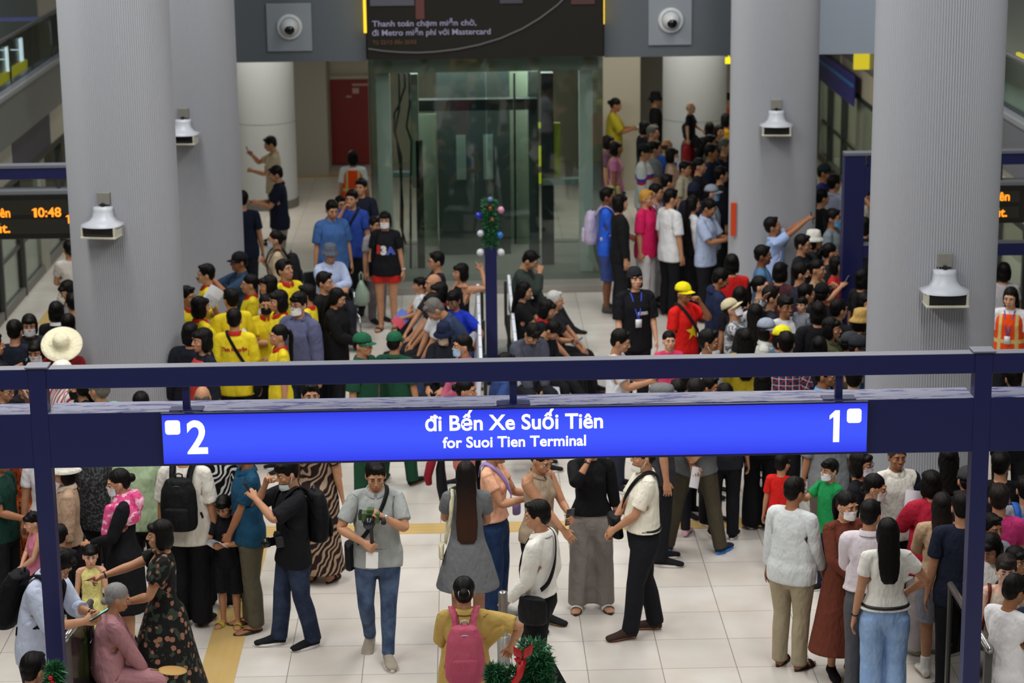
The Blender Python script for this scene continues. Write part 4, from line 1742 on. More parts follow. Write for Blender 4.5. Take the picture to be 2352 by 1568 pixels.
# ---- back of the hall
CREAM, PALE = plain('cream_panel', '#c3bda9', .55), plain('pale_panel', '#b9bcbd', .5)
BULK = plain('bulkhead_paint', '#5c6369', .55)
BULK2 = plain('bulkhead_panel', '#c8d3e4', .5)
struct('wall_back', MB().box(-9, 10, 41.4, 41.6, 0, 5), CREAM)
struct('ceiling', MB().box(-5.2, 6.6, 31.1, 41.4, 3.36, 3.45), plain('ceiling_board', '#c9c8c2', .7))
x0, x1 = at_y(845, 135, 30.7)[0], at_y(1385, 128, 30.7)[0]
bl = struct('wall_front', MB().box(-5.2, x0 - .02, 30.7, 30.95, 3.215, 7.5), BULK)
struct('wall_middle', MB().box(x1 + .02, 4.62, 30.7, 30.95, 3.215, 7.5), BULK)
struct('wall_right', MB().box(4.66, 6.6, 30.7, 30.95, 3.215, 7.5), BULK2)
struct('beam_above', MB().box(x0 - .02, x1 + .02, 30.75, 30.95, 3.235, 7.5), plain('beam_dark', '#3a3c3e', .6))


def round_column(px, half, r, name, ribs=150, color='#aeb0b6', depth=.012, top=7.5):
    rr = ray(px, 784)
    t = r / half
    X, Y = rr[0] * t, rr[1] * t
    vs = []
    n = ribs * 4
    for z in (0.0, top):
        for k in range(n):
            a = 2 * PI * k / n
            q = r + (0, -depth * .55, -depth, -depth * .55)[k % 4]
            vs.append((X + q * math.cos(a), Y + q * math.sin(a), z))
    mb = MB().add(vs, [(k, (k + 1) % n, n + (k + 1) % n, n + k) for k in range(n)] + [tuple(range(n, 2 * n))])
    o = struct(name, mb, plain('column_cladding', color, .5), None, False)
    o2 = struct('column_base', MB().lathe([(r + .012, 0), (r + .012, .16), (r - .02, .165)], 48, (X, Y, 0)), plain('column_skirting', '#77777a', .4), o)
    return X, Y


CA = round_column(301.7, 123.2, .55, 'pillar_front_left')
CD = round_column(2135, 144, .55, 'pillar_front_right')
CB = round_column(471, 98, .55, 'pillar_rear_left')
CC = round_column(1768, 98, .55, 'pillar_rear_right')


def smooth_column(cx, cy, r, name):
    o = struct(name, MB().lathe([(r, 0), (r, 3.36)], 48, (cx, cy, 0)), PALE, None, True)
    struct('column_base', MB().lathe([(r + .015, 0), (r + .015, .14), (r, .145)], 48, (cx, cy, 0)), plain('column_skirting_dark', '#6d6a66', .5), o)
    struct('column_joint', MB().lathe([(r + .002, 1.44), (r + .002, 1.452)], 48, (cx, cy, 0)), plain('joint', '#8b8d8e', .6), o)


smooth_column(-3.34, 37.3, .53, 'pillar_smooth_left')
smooth_column(3.86, 36.9, .53, 'pillar_smooth_right')
struct('wall_pier', MB().box(-3.1, -2.45, 40.2, 41.4, 0, 3.36), plain('pier_panel', '#a8a498', .6))
p0, p1 = at_y(1388, 400, 38.2)[0], at_y(1470, 400, 38.2)[0]
struct('wall_cupboard', MB().box(p0 - .3, p1, 38.2, 41.3, 0, 3.36), CREAM)
p2 = at_y(1521, 400, 40.0)[0]
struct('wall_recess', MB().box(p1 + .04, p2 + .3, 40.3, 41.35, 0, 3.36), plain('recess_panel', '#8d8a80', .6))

# red service door
d0, d1 = at_y(738, 380, 41.3)[0], at_y(850, 380, 41.3)[0]
zt = at_y(738, 182, 41.3)[1]
dr = struct('door_1', MB().box(d0, d1, 41.30, 41.38, .02, zt, .01), plain('red_door', '#86211a', .45))
struct('door_frame', MB().box(d0 - .06, d0, 41.27, 41.4, 0, zt + .06).box(d0, d1 + .06, 41.27, 41.4, zt, zt + .06), CREAM, dr)
struct('door_handle', MB().box(d0 + .10, d0 + .15, 41.24, 41.3, .48, .62, .008), plain('handle_steel', '#b8b4ae', .3, .8), dr)
for i, (a, b, w, h) in enumerate(((.62, 1.52, .30, .035), (.62, 1.44, .12, .10), (.50, 1.30, .10, .03))):
    struct('door_notice', MB().box(d0 + a, d0 + a + w, 41.292, 41.299, b - h, b), plain('notice', '#c9a79c', .6), dr)

# ---- advertising panel above the lift
AY = 30.52
ad = struct('ad_housing', MB().box(x0, x1, AY + .02, 30.74, 3.245, 5.2, .01), plain('ad_black', '#24231e', .25), None)
del ad['kind']
ad.name = 'advertising_panel'
tag(ad, 'dark advertising panel with pale lettering above the glass lift shaft', 'advertising panel')


def on_ad(px, py):
    return at_y(px, py, AY)


def txt(body, px0, px1, py, cap, yplane, mat, parent, name='lettering', bold=0.0, dy=0.0, z=None, align=None):
    a, b = at_y(px0, py, yplane), at_y(px1, py, yplane)
    s = cap * abs(at_y(px0, py - 50, yplane)[1] - a[1]) / 50
    me = text_mesh(body, s / .70, .002, bold * s, 'LEFT', b[0] - a[0])
    V = vco(me)
    V[:, 0] += a[0] - V[:, 0].min()
    V[:, 2] += a[1]
    V[:, 1] += yplane + dy
    me.vertices.foreach_set('co', V.astype(np.float32).ravel())
    o = link(name, me, parent, (mat,))
    return o


def numeral_one(px0, px1, ptop, pbot, yplane, mat, parent):
    a, b = at_y(px0, pbot, yplane), at_y(px1, ptop, yplane)
    w, h = b[0] - a[0], b[1] - a[1]
    pts = [(.40, 0), (1, 0), (1, 1), (.55, 1), (.02, .84), (0, .72), (.40, .80)]
    P = [(a[0] + x * w, a[1] + z * h) for x, z in pts]
    n = len(P)
    MB().add([(x, yplane - .002, z) for x, z in P] + [(x, yplane + .001, z) for x, z in P], [tuple(range(n)), tuple(range(n, 2 * n))] + [(k, (k + 1) % n, n + (k + 1) % n, n + k) for k in range(n)]).build('numeral', mat, parent)


AT = glow('ad_text', '#a39db8', .55)
txt('Thanh toán chạm miễn chờ,', 855, 1094, 61, 13, AY, AT, ad, bold=.02)
txt('đi Metro miễn phí với Mastercard', 855, 1127, 82, 13, AY, AT, ad, bold=.02)
txt('Từ 22/12 đến 20/03', 856, 956, 102, 9, AY, glow('ad_date', '#6d4312', .6), ad)
cv = []
for px, py in ((846, 112), (880, 117), (920, 120), (960, 121), (1000, 119), (1050, 113), (1100, 103), (1150, 88), (1200, 66), (1240, 42), (1280, 12), (1310, -18)):
    q = on_ad(px, py)
    cv.append((q[0], AY, q[1]))
MB().tube(cv, .012, 6).build('ad_curve', glow('ad_line', '#5a5856', .5), ad)
for (a, b, c, d), m in (((955, -60, 973, 44), glow('ad_red', '#5c1f1b', .6)), ((1312, -60, 1366, 10), glow('ad_red2', '#4a1c18', .6)), ((850, -60, 950, 14), glow('ad_grey', '#4b4b55', .6)), ((1148, -40, 1200, 8), glow('ad_card', '#3c3a44', .6))):
    q0, q1 = on_ad(a, d), on_ad(c, b)
    MB().box(q0[0], q1[0], AY - .002, AY + .02, q0[1], q1[1]).build('ad_picture', m, ad)
for nm, (a, b) in (('a', (836, 842)), ('b', (1382, 1388))):
    q0, q1 = at_y(a, 75, 30.6), at_y(b, -40, 30.6)
    o = MB().box(q0[0], q1[0], 30.55, 30.69, q0[1] - (.0 if nm == 'a' else -.12), q1[1], .005).build('light_strip', glow('yellow_light', '#f2c522', 1.6), ad)

# ---- glass lift
lift = empty('glass_lift', ((x0 + x1) / 2, 32.0, 0))
tag(lift, 'glass lift shaft with steel posts and dark machinery beneath the advertising panel', 'lift')


def part(mb, name, mat, parent, smooth=False):
    o = mb.build(name, mat, parent, smooth)
    o.matrix_parent_inverse = Matrix.Translation(-Vector(parent.location)) if parent.type == 'EMPTY' else Matrix()
    return o


LG = glass('lift_glass', '#e2eae6', .05)
part(MB().box(x0 - .05, x1 + .05, 30.30, 33.6, 0, .10, .01), 'plinth', plain('plinth_stone', '#8f8b84', .5), lift)
ZT = 3.23
part(MB().box(x0, (x0 + x1) / 2 - .01, 30.72, 30.74, .10, ZT), 'glass_pane', LG, lift)
part(MB().box((x0 + x1) / 2 + .01, x1, 30.72, 30.74, .10, ZT), 'glass_pane', LG, lift)
part(MB().box(x0, x0 + .02, 30.74, 33.4, .10, ZT), 'glass_pane', LG, lift)
part(MB().box(x1 - .02, x1, 30.74, 33.4, .10, ZT), 'glass_pane', LG, lift)
WHT = plain('lift_post_paint', '#dfe4de', .5)
for a, b, y in ((868, 900, 31.2), (1331, 1362, 31.2)):
    q0, q1 = at_y(a, 400, y)[0], at_y(b, 400, y)[0]
    part(MB().box(q0, q1, y, y + .2, .1, ZT, .006), 'post', WHT, lift)
q = at_y(880, 168, 31.0)[1]
part(MB().box(x0 + .05, x1 - .05, 31.0, 31.18, q, ZT, .006), 'top_beam', plain('lift_beam', '#b9bfa6', .5), lift)
DK, DK2 = plain('lift_dark', '#20282a', .5), plain('lift_grey', '#4a5856', .45)


def lift_box(a, b, py0, py1, y, d, name, mat, bev=.006):
    u0, u1 = at_y(a, 400, y)[0], at_y(b, 400, y)[0]
    z0, z1 = at_y(1100, py1, y)[1], at_y(1100, py0, y)[1]
    return part(MB().box(u0, u1, y, y + d, max(z0, .1), min(z1, ZT), bev), name, mat, lift)


lift_box(965, 1235, 228, 254, 32.0, .2, 'cross_beam', DK)
cab = lift_box(1006, 1172, 150, 640, 32.5, .8, 'cabin', plain('cabin_steel', '#4a5552', .45, .1))
for a in (1049, 1111):
    u0, u1 = at_y(a, 400, 32.48)[0], at_y(a + 22, 400, 32.48)[0]
    MB().box(u0, u1, 32.48, 32.5, at_y(1100, 412, 32.48)[1], at_y(1100, 310, 32.48)[1]).build('door_window', plain('cabin_window', '#8fa39b', .2), cab).matrix_parent_inverse = Matrix()
for ch in cab.children:
    ch.matrix_parent_inverse = Matrix()
lift_box(1244, 1272, 170, 650, 31.7, .18, 'guide_rail', DK)
lift_box(1272, 1288, 285, 420, 31.75, .1, 'guide_rail', plain('lift_yellow', '#8e9414', .5))
for b0, b1 in ((284, 296), (338, 384), (400, 424)):
    lift_box(1238, 1243, b0, b1, 31.65, .04, 'yellow_mark', glow('yellow_mark', '#c5cc16', .8), 0)
lift_box(1246, 1330, 414, 428, 31.6, .16, 'bracket', plain('lift_bracket', '#7d8c8b', .4), .004)
lift_box(1215, 1238, 165, 650, 32.2, .2, 'guide_rail', DK2)
lift_box(946, 964, 168, 430, 31.6, .12, 'guide_rail', plain('rail_grey', '#87907f', .5))
lift_box(955, 972, 320, 650, 31.6, .14, 'counterweight_rail', plain('rail_dark', '#33372f', .5))
lift_box(903, 945, 393, 405, 31.5, .15, 'bracket', plain('lift_bracket', '#7d8c8b', .4), .004)
lift_box(1172, 1214, 150, 650, 33.2, .05, 'back_panel', plain('lift_back_panel', '#98a58f', .5))
lift_box(964, 1004, 260, 650, 33.2, .05, 'back_panel', plain('lift_back_panel', '#98a58f', .5))
lift_box(905, 1330, 585, 650, 33.3, .05, 'pit_panel', plain('lift_pit', '#5d6f70', .5))
for pts in (((917, 168), (917, 250), (908, 300), (918, 370), (925, 470), (925, 640)), ((930, 168), (930, 200), (915, 245), (906, 260), (905, 300), (922, 360), (921, 520), (932, 560)), ((940, 168), (941, 240), (934, 290), (945, 325), (943, 430), (944, 640)), ((1181, 168), (1183, 400), (1184, 560))):
    part(MB().tube([(at_y(a, b, 31.5)[0], 31.5, max(.12, at_y(a, b, 31.5)[1])) for a, b in pts], .016, 7), 'cable', plain('lift_cable', '#1c2122', .6), lift, True)

for _n2, _c in (('pillar_front_left', CA), ('pillar_front_right', CD), ('pillar_rear_left', CB), ('pillar_rear_right', CC)):
    OBST.append((_c[0], _c[1], .57))
OBST += [(-3.34, 37.3, .55), (3.86, 36.9, .55)]

# ---- dome cameras on their plates
for (a, b, c, d), (ex, ey), lab in (((615, 8, 718, 118), (665, 62), 'white dome camera on a square plate between the ribbed pillar and the advertising panel'),
                                    ((1489, -12, 1588, 104), (1541, 47), 'white dome camera on a square plate beside the yellow corner light')):
    u0, u1, z0, z1 = at_y(a, d, 30.7)[0], at_y(c, d, 30.7)[0], at_y(a, d, 30.7)[1], at_y(a, b, 30.7)[1]
    cx, cz = at_y(ex, ey, 30.66)
    r = empty('dome_camera', (cx, 30.7, cz))
    tag(r, lab, 'security camera', 'dome cameras on the bulkhead')
    part(MB().box(u0, u1, 30.67, 30.70, z0, z1, .008), 'mounting_plate', plain('camera_plate', '#8f979e', .45), r)
    vs = MB()
    vs.lathe([(.175, 0), (.175, .03), (.160, .045), (.130, .05), (.125, .03)], 32)
    ring = [(cx + x, 30.67 - z, cz + y) for x, y, z in vs.v]
    part(MB().add(ring, vs.f), 'collar_ring', plain('camera_white', '#cfd3d6', .35), r, True)
    part(MB().ball((cx, 30.63, cz), (.125, .13, .125), 24, 14), 'dome', plain('camera_white', '#cfd3d6', .35), r, True)
    part(MB().ball((cx + .006, 30.535, cz - .025), (.072, .05, .068), 20, 10), 'lens', plain('camera_lens', '#0b0b0d', .15), r, True)

# ---- white sensor heads on the pillars
for (CX, CY), ang, (ex, ey), lab in ((CA, -11, (233, 505), 'white hooded sensor on the pillar beside the clock display'), (CB, -7, (430, 298), 'white hooded sensor on the rear pillar beside the youths in yellow shirts'),
                                     (CC, -5, (1783, 278), 'white hooded sensor high on the pillar with the orange plate'), (CD, -2, (2178, 655), 'white hooded sensor on the cream lit pillar above the crossbar')):
    a = math.radians(ang)
    px_, py_ = CX + .55 * math.sin(a), CY - .55 * math.cos(a)
    z = at_y(ex, ey, py_ - .15)[1]
    r = empty('pillar_sensor', (px_, py_, z), a)
    tag(r, lab, 'sensor', 'hooded sensors on the pillars')
    hood = MB()
    rows = [(.095, .10, .115), (.098, .11, .08), (.105, .13, .02), (.13, .20, -.02), (.20, .27, -.045), (.205, .275, -.062)]
    vs, n = [], 16
    for w, d, zz in rows:
        for k in range(n):
            u = PI * k / (n - 1)
            vs.append((-w * math.cos(u) if True else 0, -.02 - d * math.sin(u) ** .45, zz))
    fs = [(i * n + k, i * n + k + 1, (i + 1) * n + k + 1, (i + 1) * n + k) for i in range(len(rows) - 1) for k in range(n - 1)] + [tuple(range(n))[::-1]]
    fs += [(i * n, (i + 1) * n, (i + 1) * n + n - 1, i * n + n - 1) for i in range(len(rows) - 1)]
    hood.add(vs, fs).build('hood', plain('sensor_white', '#b4b8c0', .4), r, True)
    MB().box(-.155, .155, -.235, -.02, -.148, -.06, .015).build('screen', plain('sensor_dark', '#23221f', .18), r)
    MB().box(-.175, -.155, -.24, -.03, -.165, -.06).box(.155, .175, -.24, -.03, -.165, -.06).box(-.18, .18, -.25, -.03, -.175, -.155, .006).build('frame', plain('sensor_frame', '#c9c6b4', .4), r)
    MB().box(-.062, .062, -.045, .02, .135, .25, .004).build('bracket', plain('bracket_steel', '#9b9990', .35, .4), r)
    MB().box(-.015, .015, -.08, -.02, .09, .15).build('arm', plain('sensor_dark', '#23221f', .3), r)

# orange plate on the rear pillar and the small lit signs
u = at_y(1681, 500, CC[1] - .1)
o = MB().box(u[0] - .035, u[0] + .03, CC[1] - .30, CC[1] - .24, at_y(1681, 542, CC[1] - .3)[1], at_y(1681, 466, CC[1] - .3)[1], .005).build('fire_point_plate', plain('orange_plate', '#d2481c', .45))
tag(o, 'slim orange plate on the edge of the ribbed pillar above the crowd', 'sign')
for (a, b, c, d, y), col, lab in (((1666, 132, 1682, 147, 31.4), '#f2e01a', 'small glowing yellow sign under the bulkhead beside the rear pillar'),):
    q0, q1 = at_y(a, d, y), at_y(c, b, y)
    tag(MB().box(q0[0], q1[0], y, y + .05, q0[1], q1[1], .01).box((q0[0] + q1[0]) / 2 - .01, (q0[0] + q1[0]) / 2 + .01, y + .01, y + .03, q1[1], 3.36).build('exit_light', glow('yellow_sign', col, 1.3)), lab, 'sign')

# ---- platform screen doors and the gallery edge on both sides
PG = glass('platform_glass', '#c3cdca', .12)
DKF = plain('screen_frame', '#3b3c3a', .4, .3)
POSTER1, POSTER2 = plain('poster_dark', '#3b3744', .5), plain('poster_pale', '#a5a193', .5)


def platform_side(X, g, y0, y1, tag_side):
    r = struct('wall_' + tag_side + '_screen', MB().box(X - .05, X + .05, y0, y1, 0, .12), plain('screen_base', '#6a6762', .45))
    y = y0
    i = 0
    while y < y1 - .1:
        e = min(y + 1.5, y1)
        struct('glass_panel', MB().box(X - .008, X + .008, y + .04, e - .04, .12, 1.66), PG, r)
        struct('frame_post', MB().box(X - .06, X + .06, e - .06, e + (.30 if i % 3 == 1 else .02), 0, 1.70), plain('screen_post', '#8f8d82', .45) if i % 3 == 1 else DKF, r)
        y = e + (.30 if i % 3 == 1 else 0)
        i += 1
    struct('glass_rail', MB().box(X - .02, X + .02, y0, y1, .70, .76), DKF, r)
    struct('frame_top', MB().box(X - .07, X + .07, y0, y1, 1.66, 1.74), DKF, r)
    y, i = y0, 0
    while y < y1 - .1:
        e = min(y + 2.9, y1)
        struct('header_panel', MB().box(X - .05, X + .05, y + .02, e - .02, 1.74, 2.24), (POSTER1 if i % 2 else POSTER2) if g < 0 else CREAM, r)
        y = e
        i += 1
    # gallery edge above
    struct('gallery_edge', MB().box(X - .10, X + .10, y0, y1, 2.24, 2.86), plain('gallery_grey', '#73757a' if g > 0 else '#6f716d', .45), r)
    struct('gallery_kerb', MB().box(X - .12, X + .12, y0, y1, 2.86, 2.95, .02), plain('kerb_steel', '#a9adb2', .35, .3), r)
    y = y0
    while y < y1 - .1:
        struct('gallery_glass', MB().box(X - .008, X + .008, y + .015, min(y + 1.6, y1) - .015, 2.95, 3.56), glass('gallery_glass', '#bcc7c2', .08), r)
        struct('gallery_post', MB().box(X - .012, X + .012, y - .012, y + .012, 2.95, 3.60), DKF, r)
        y += 1.6
    struct('gallery_handrail', MB().tube([(X, y0, 3.60), (X, y1, 3.60)], .028, 10), plain('rail_steel', '#9a9a98', .3, .6), r, True)
    struct('wall_' + tag_side + '_tunnel', MB().box(min(X + 1.5 * g, X + 1.7 * g), max(X + 1.5 * g, X + 1.7 * g), y0 - 6, y1, 1.9, 8.5), plain('tunnel_wall', '#98a3a1' if g < 0 else '#7b8686', .6))
    struct('wall_' + tag_side + '_trackside', MB().box(min(X + 1.4 * g, X + 1.5 * g), max(X + 1.4 * g, X + 1.5 * g), y0, y1, 0, 1.9), plain('trackside_panel', '#b4b09c' if g > 0 else '#aaa692', .6))


platform_side(-6.2, -1, 10.0, 41.0, 'left')
platform_side(6.7, 1, 10.0, 41.2, 'right')
# lights seen through the gallery glass
for px, py, w, h, col, lab in ((20, 136, .10, .36, '#eef3ff', 'white upright light tube behind the gallery glass, lower of the two'), (51, 114, .085, .34, '#e6ecff', 'white upright light tube behind the gallery glass, higher of the two')):
    y, z = at_x(px, py, -6.5)
    tag(MB().box(-6.53, -6.5, y - w, y + w, z - h / 2, z + h / 2, .01).box(-7.7, -6.53, y - .02, y + .004, z - .004, z + .004).build('light_tube', glow('tube_white', col, 6.0)), lab, 'light')
y, z = at_x(28, 172, -6.5)
tag(MB().box(-6.56, -6.5, y - 1.5, y + 1.2, z - .085, z + .085, .01).box(-7.7, -6.56, y - .04, y + .04, z - .02, z + .02).build('direction_sign', glow('yellow_band', '#e6cf17', 1.7)), 'glowing yellow band behind the gallery glass', 'sign')
y, z = at_x(2340, 132, 7.0)
tag(MB().box(7.0, 7.05, y - .16, y + .16, z - .05, z + .05, .01).box(7.05, 8.2, y - .02, y + .02, z - .02, z + .02).build('direction_sign', glow('yellow_small', '#cfc234', .9)), 'small glowing yellow sign behind the gallery glass over the staff in orange', 'sign')
o = MB().box(-6.5, -6.46, *(lambda q: (q[0] - .35, q[0] + .35, q[1] - .24, q[1] + .24))(at_x(127, 70, -6.48)), .01).box(-7.7, -6.5, at_x(127, 70, -6.48)[0] - .03, at_x(127, 70, -6.48)[0] + .03, 3.3, 3.36).build('poster_board', plain('poster_blue', '#5d67a8', .5))
tag(o, 'blue and white poster board behind the gallery glass beside the ribbed pillar', 'poster')
q = at_x(1915, 175, 6.55)
o = MB().box(6.50, 6.53, q[0] - 2.3, q[0] + 2.3, q[1] - .22, q[1] + .30, .01).build('advert_board', plain('advert_blue', '#3f3c9c', .4))
MB().box(6.49, 6.505, q[0] - 2.3, q[0] + 2.3, q[1] + .10, q[1] + .16).build('stripe', plain('advert_cyan', '#3f8fd6', .4), o)
tag(o, 'violet blue advert board with a cyan stripe above the platform glass', 'advert')
q = at_y(1990, 137, 36.0)
tag(MB().box(q[0] - .2, q[0] + .3, 36.0, 36.06, q[1] - .16, q[1] + .25, .01).build('lit_sign', glow('yellow_lit', '#d6c42c', .9)), 'glowing yellow lit sign under the bulkhead above the platform glass', 'sign')

# ---- sign gantry over the crowd
GY = 14.2


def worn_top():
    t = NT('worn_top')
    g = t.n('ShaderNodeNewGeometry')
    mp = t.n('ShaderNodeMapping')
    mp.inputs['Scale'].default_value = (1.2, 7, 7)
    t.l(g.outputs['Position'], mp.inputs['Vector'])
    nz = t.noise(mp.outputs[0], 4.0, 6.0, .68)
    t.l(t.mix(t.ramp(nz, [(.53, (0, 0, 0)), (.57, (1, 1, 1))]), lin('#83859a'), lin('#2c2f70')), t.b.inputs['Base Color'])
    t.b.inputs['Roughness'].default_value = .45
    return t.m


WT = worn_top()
CAPM = plain('lit_top_grey', '#6c6e78', .5)  # paler than the navy: light on upper faces put into the colour
gan = empty('sign_gantry', (.3, GY, 0))
tag(gan, 'dark blue steel gantry carrying the lit destination sign across the hall', 'sign gantry')
PX = (-5.95, -2.82, 3.42, 6.5)
for x in PX:
    pp = part(MB().box(x - .058, x + .058, GY, GY + .115, 0, 3.215, .004), 'post', NAVY, gan)
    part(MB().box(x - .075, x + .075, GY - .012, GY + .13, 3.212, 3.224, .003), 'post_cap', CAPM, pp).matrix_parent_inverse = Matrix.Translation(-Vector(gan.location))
    for ch in pp.children:
        ch.matrix_parent_inverse = Matrix()
for i in range(3):
    a, b = PX[i] + .058, PX[i + 1] - .058
    part(MB().box(a, b, GY + .005, GY + .11, 3.07, 3.203, .004), 'top_rail', NAVY, gan)
    part(MB().box(a, b, GY + .005, GY + .11, 3.2032, 3.2062), 'top_rail_highlight', CAPM, gan)  # pale strip laid on as the lit upper face of the rail
    part(MB().box(a, b, GY + .0, GY + .26, 2.53, 2.902, .004), 'sign_box', NAVY, gan)
    part(MB().box(a, b, GY + .0, GY + .26, 2.9022, 2.9062), 'sign_box_top', WT, gan)
for px in (425, 1179, 1929):
    x = at_y(px, 900, GY)[0]
    part(MB().box(x - .024, x + .024, GY + .03, GY + .08, 2.9, 3.07, .003), 'strut', NAVY, gan)
    part(MB().box(x - .11, x + .11, GY + .0, GY + .11, 2.906, 2.912), 'strut_foot', NAVY, gan)

s0, s1 = -2.02, 2.655


def sign_face():
    t = NT('sign_face')
    g = t.n('ShaderNodeNewGeometry')
    sp = t.n('ShaderNodeSeparateXYZ')
    t.l(g.outputs['Position'], sp.inputs[0])
    z = t.math('DIVIDE', t.math('SUBTRACT', sp.outputs[2], 2.557), .335)
    e = t.math('MULTIPLY', t.math('MULTIPLY', z, t.math('SUBTRACT', 1.0, z)), 4.0)
    t.b.inputs['Base Color'].default_value = (.01, .01, .05, 1)
    t.l(t.mix(e, lin('#2a36e6'), lin('#3d55ff')), t.b.inputs['Emission Color'])
    t.b.inputs['Emission Strength'].default_value = 1.0
    t.b.inputs['Roughness'].default_value = .3
    return t.m


sg = MB().box(s0, s1, GY - .035, GY - .001, 2.547, 2.902, .003).build('destination_sign', plain('sign_housing', '#15183f', .4))
tag(sg, 'lit blue destination sign with white lettering hung on the gantry', 'sign')
MB().box(s0 + .008, s1 - .008, GY - .039, GY - .0355, 2.557, 2.892).build('light_panel', sign_face(), sg)
SW = glow('sign_white', '#ffffff', 1.5)
SY = GY - .0405
txt('đi Bến Xe Suối Tiên', 977, 1385, 989, 34, SY, SW, sg, bold=.028)
txt('for Suoi Tien Terminal', 1017, 1346, 1028, 24, SY, SW, sg, bold=.028)
txt('2', 431, 478, 1040, 73, SY, SW, sg, bold=.035)
numeral_one(1904, 1929, 942, 1015, SY, SW, sg)
for a, b, c, d in ((380, 965, 413, 998), (1945, 938, 1979, 971)):
    q0, q1 = at_y(a, d, SY), at_y(c, b, SY)
    MB().box(q0[0], q1[0], SY - .002, SY + .002, q0[1], q1[1], .0019).build('platform_symbol', SW, sg)
    pts = []
    r_ = .02
    for cx_, cz_, a0 in ((q1[0] - r_, q1[1] - r_, 0), (q0[0] + r_, q1[1] - r_, 90), (q0[0] + r_, q0[1] + r_, 180), (q1[0] - r_, q0[1] + r_, 270)):
        pts += [(cx_ + r_ * math.cos(math.radians(a0 + k * 15)), cz_ + r_ * math.sin(math.radians(a0 + k * 15))) for k in range(7)]
    o = sg.children[-1]
    me = MB().add([(x, SY - .002, z) for x, z in pts] + [(x, SY + .001, z) for x, z in pts], [tuple(range(28)), tuple(range(28, 56))] + [(k, (k + 1) % 28, 28 + (k + 1) % 28, 28 + k) for k in range(28)]).mesh('platform_symbol')
    me.materials.append(SW)
    o.data = me

# ---- rear gantries with the departure displays
RY = 24.6
zb0, zb1 = at_y(75, 412, RY)[1], at_y(75, 386, RY)[1]
for side, (a, b) in (('l', (-6.1, at_y(250, 400, RY)[0])), ('r', (at_y(1941, 360, RY)[0], 6.6))):
    r = empty('display_gantry', ((a + b) / 2, RY, 0))
    tag(r, 'dark blue gantry holding the amber display with the time' if side == 'l' else 'dark blue gantry with slanted gusset in front of the platform glass', 'gantry', None)
    part(MB().box(a if side == 'l' else a + at_y(1988, 600, RY)[0] - at_y(1941, 360, RY)[0], b, RY + .005, RY + .16, zb0, zb1, .004), 'beam', NAVY, r)
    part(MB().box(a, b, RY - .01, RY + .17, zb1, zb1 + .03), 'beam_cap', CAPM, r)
    if side == 'r':
        w = at_y(1982, 600, RY)[0] - a
        part(MB().box(a, a + w, RY + .0, RY + .18, 0, zb1 - .001, .004), 'post', NAVY, r)
        z1_, z2_ = at_y(1985, 455, RY)[1], at_y(2014, 402, RY)[1]
        x2_ = at_y(2014, 402, RY)[0] + .12
        part(MB().add([(a + w, y, z) for y in (RY, RY + .16) for z in (z1_, zb0)] + [(x2_, y, z) for y in (RY, RY + .16) for z in (zb0, zb0 - .02)],
                      [(0, 1, 4, 5), (2, 3, 6, 7), (0, 2, 7, 5), (0, 1, 3, 2), (1, 3, 6, 4)]), 'gusset', NAVY, r)
        part(MB().box(a + w, b, RY + .005, RY + .14, at_y(1990, 592, RY)[1], at_y(1990, 564, RY)[1], .004), 'crossbar', NAVY, r)
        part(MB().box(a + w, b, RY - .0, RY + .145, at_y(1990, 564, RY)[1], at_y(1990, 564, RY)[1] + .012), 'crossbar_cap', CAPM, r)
    else:
        part(MB().box(-6.1, -5.98, RY, RY + .12, 0, zb0), 'post', NAVY, r)

AMB = glow('amber_led', '#ff8a14', 1.9)
for side in 'lr':
    if side == 'l':
        X0, X1, py0, py1, pr = -6.05, at_y(235, 500, RY - .1)[0], 447, 549, 440
    else:
        X0, X1, py0, py1, pr = at_y(2215, 460, RY - .1)[0], 6.5, 426, 512, 418
    za, zb = at_y(75 if side == 'l' else 2330, py1, RY - .1)[1], at_y(75 if side == 'l' else 2330, py0, RY - .1)[1]
    d = MB().box(X0, X1, RY - .10, RY + .12, za, zb, .008).build('departure_display', plain('led_case', '#12120f', .35))
    tag(d, 'black departure display reading 10:48 in amber letters' if side == 'l' else 'black departure display with amber letters behind the cream lit pillar', 'display')
    MB().box(X0 - .02, X1 + .02, RY - .11, RY + .13, zb, zb + .05, .01).build('top_tray', plain('led_tray', '#6d7074', .4), d)
    zm = (za + zb) / 2
    for k, (p, q_) in enumerate(((zm + .025, zb - .06), (za + .06, zm - .025))):
        MB().box(X0 + .06, X1 - .28, RY - .106, RY - .0995, p, q_).build('screen', plain('led_screen', '#26261f', .3), d)
    MB().box(X1 - .5, X1 - .46, RY - .01, RY + .03, zb + .05, zb0).box(X0 + .8, X0 + .84, RY - .01, RY + .03, zb + .05, zb0).build('hanger', DKF, d)
    LY = RY - .108
    if side == 'l':
        txt('Suối Tiên', -72, 24, 500, 21, LY, AMB, d, bold=.03)
        numeral_one(74, 84, 478, 499, LY, AMB, d)
        txt('0:48', 88, 141, 498, 21, LY, AMB, d, bold=.03)
        numeral_one(152, 162, 493, 513, LY, AMB, d)
        txt('phút.', -46, 24, 535, 21, LY, AMB, d, bold=.03)
    else:
        txt('Tiên', 2272, 2319, 461, 20, LY, AMB, d, bold=.03)
        txt('phút.', 2257, 2313, 498, 20, LY, AMB, d, bold=.03)

# blue sliver of a post beyond the rear pillar
u = at_y(1870, 450, 29.4)
o = MB().box(u[0] - .03, u[0] + .035, 29.4, 29.5, 0, at_y(1870, 412, 29.4)[1], .004).build('blue_post', NAVY)
tag(o, 'slender blue post standing beside the rear ribbed pillar', 'post')


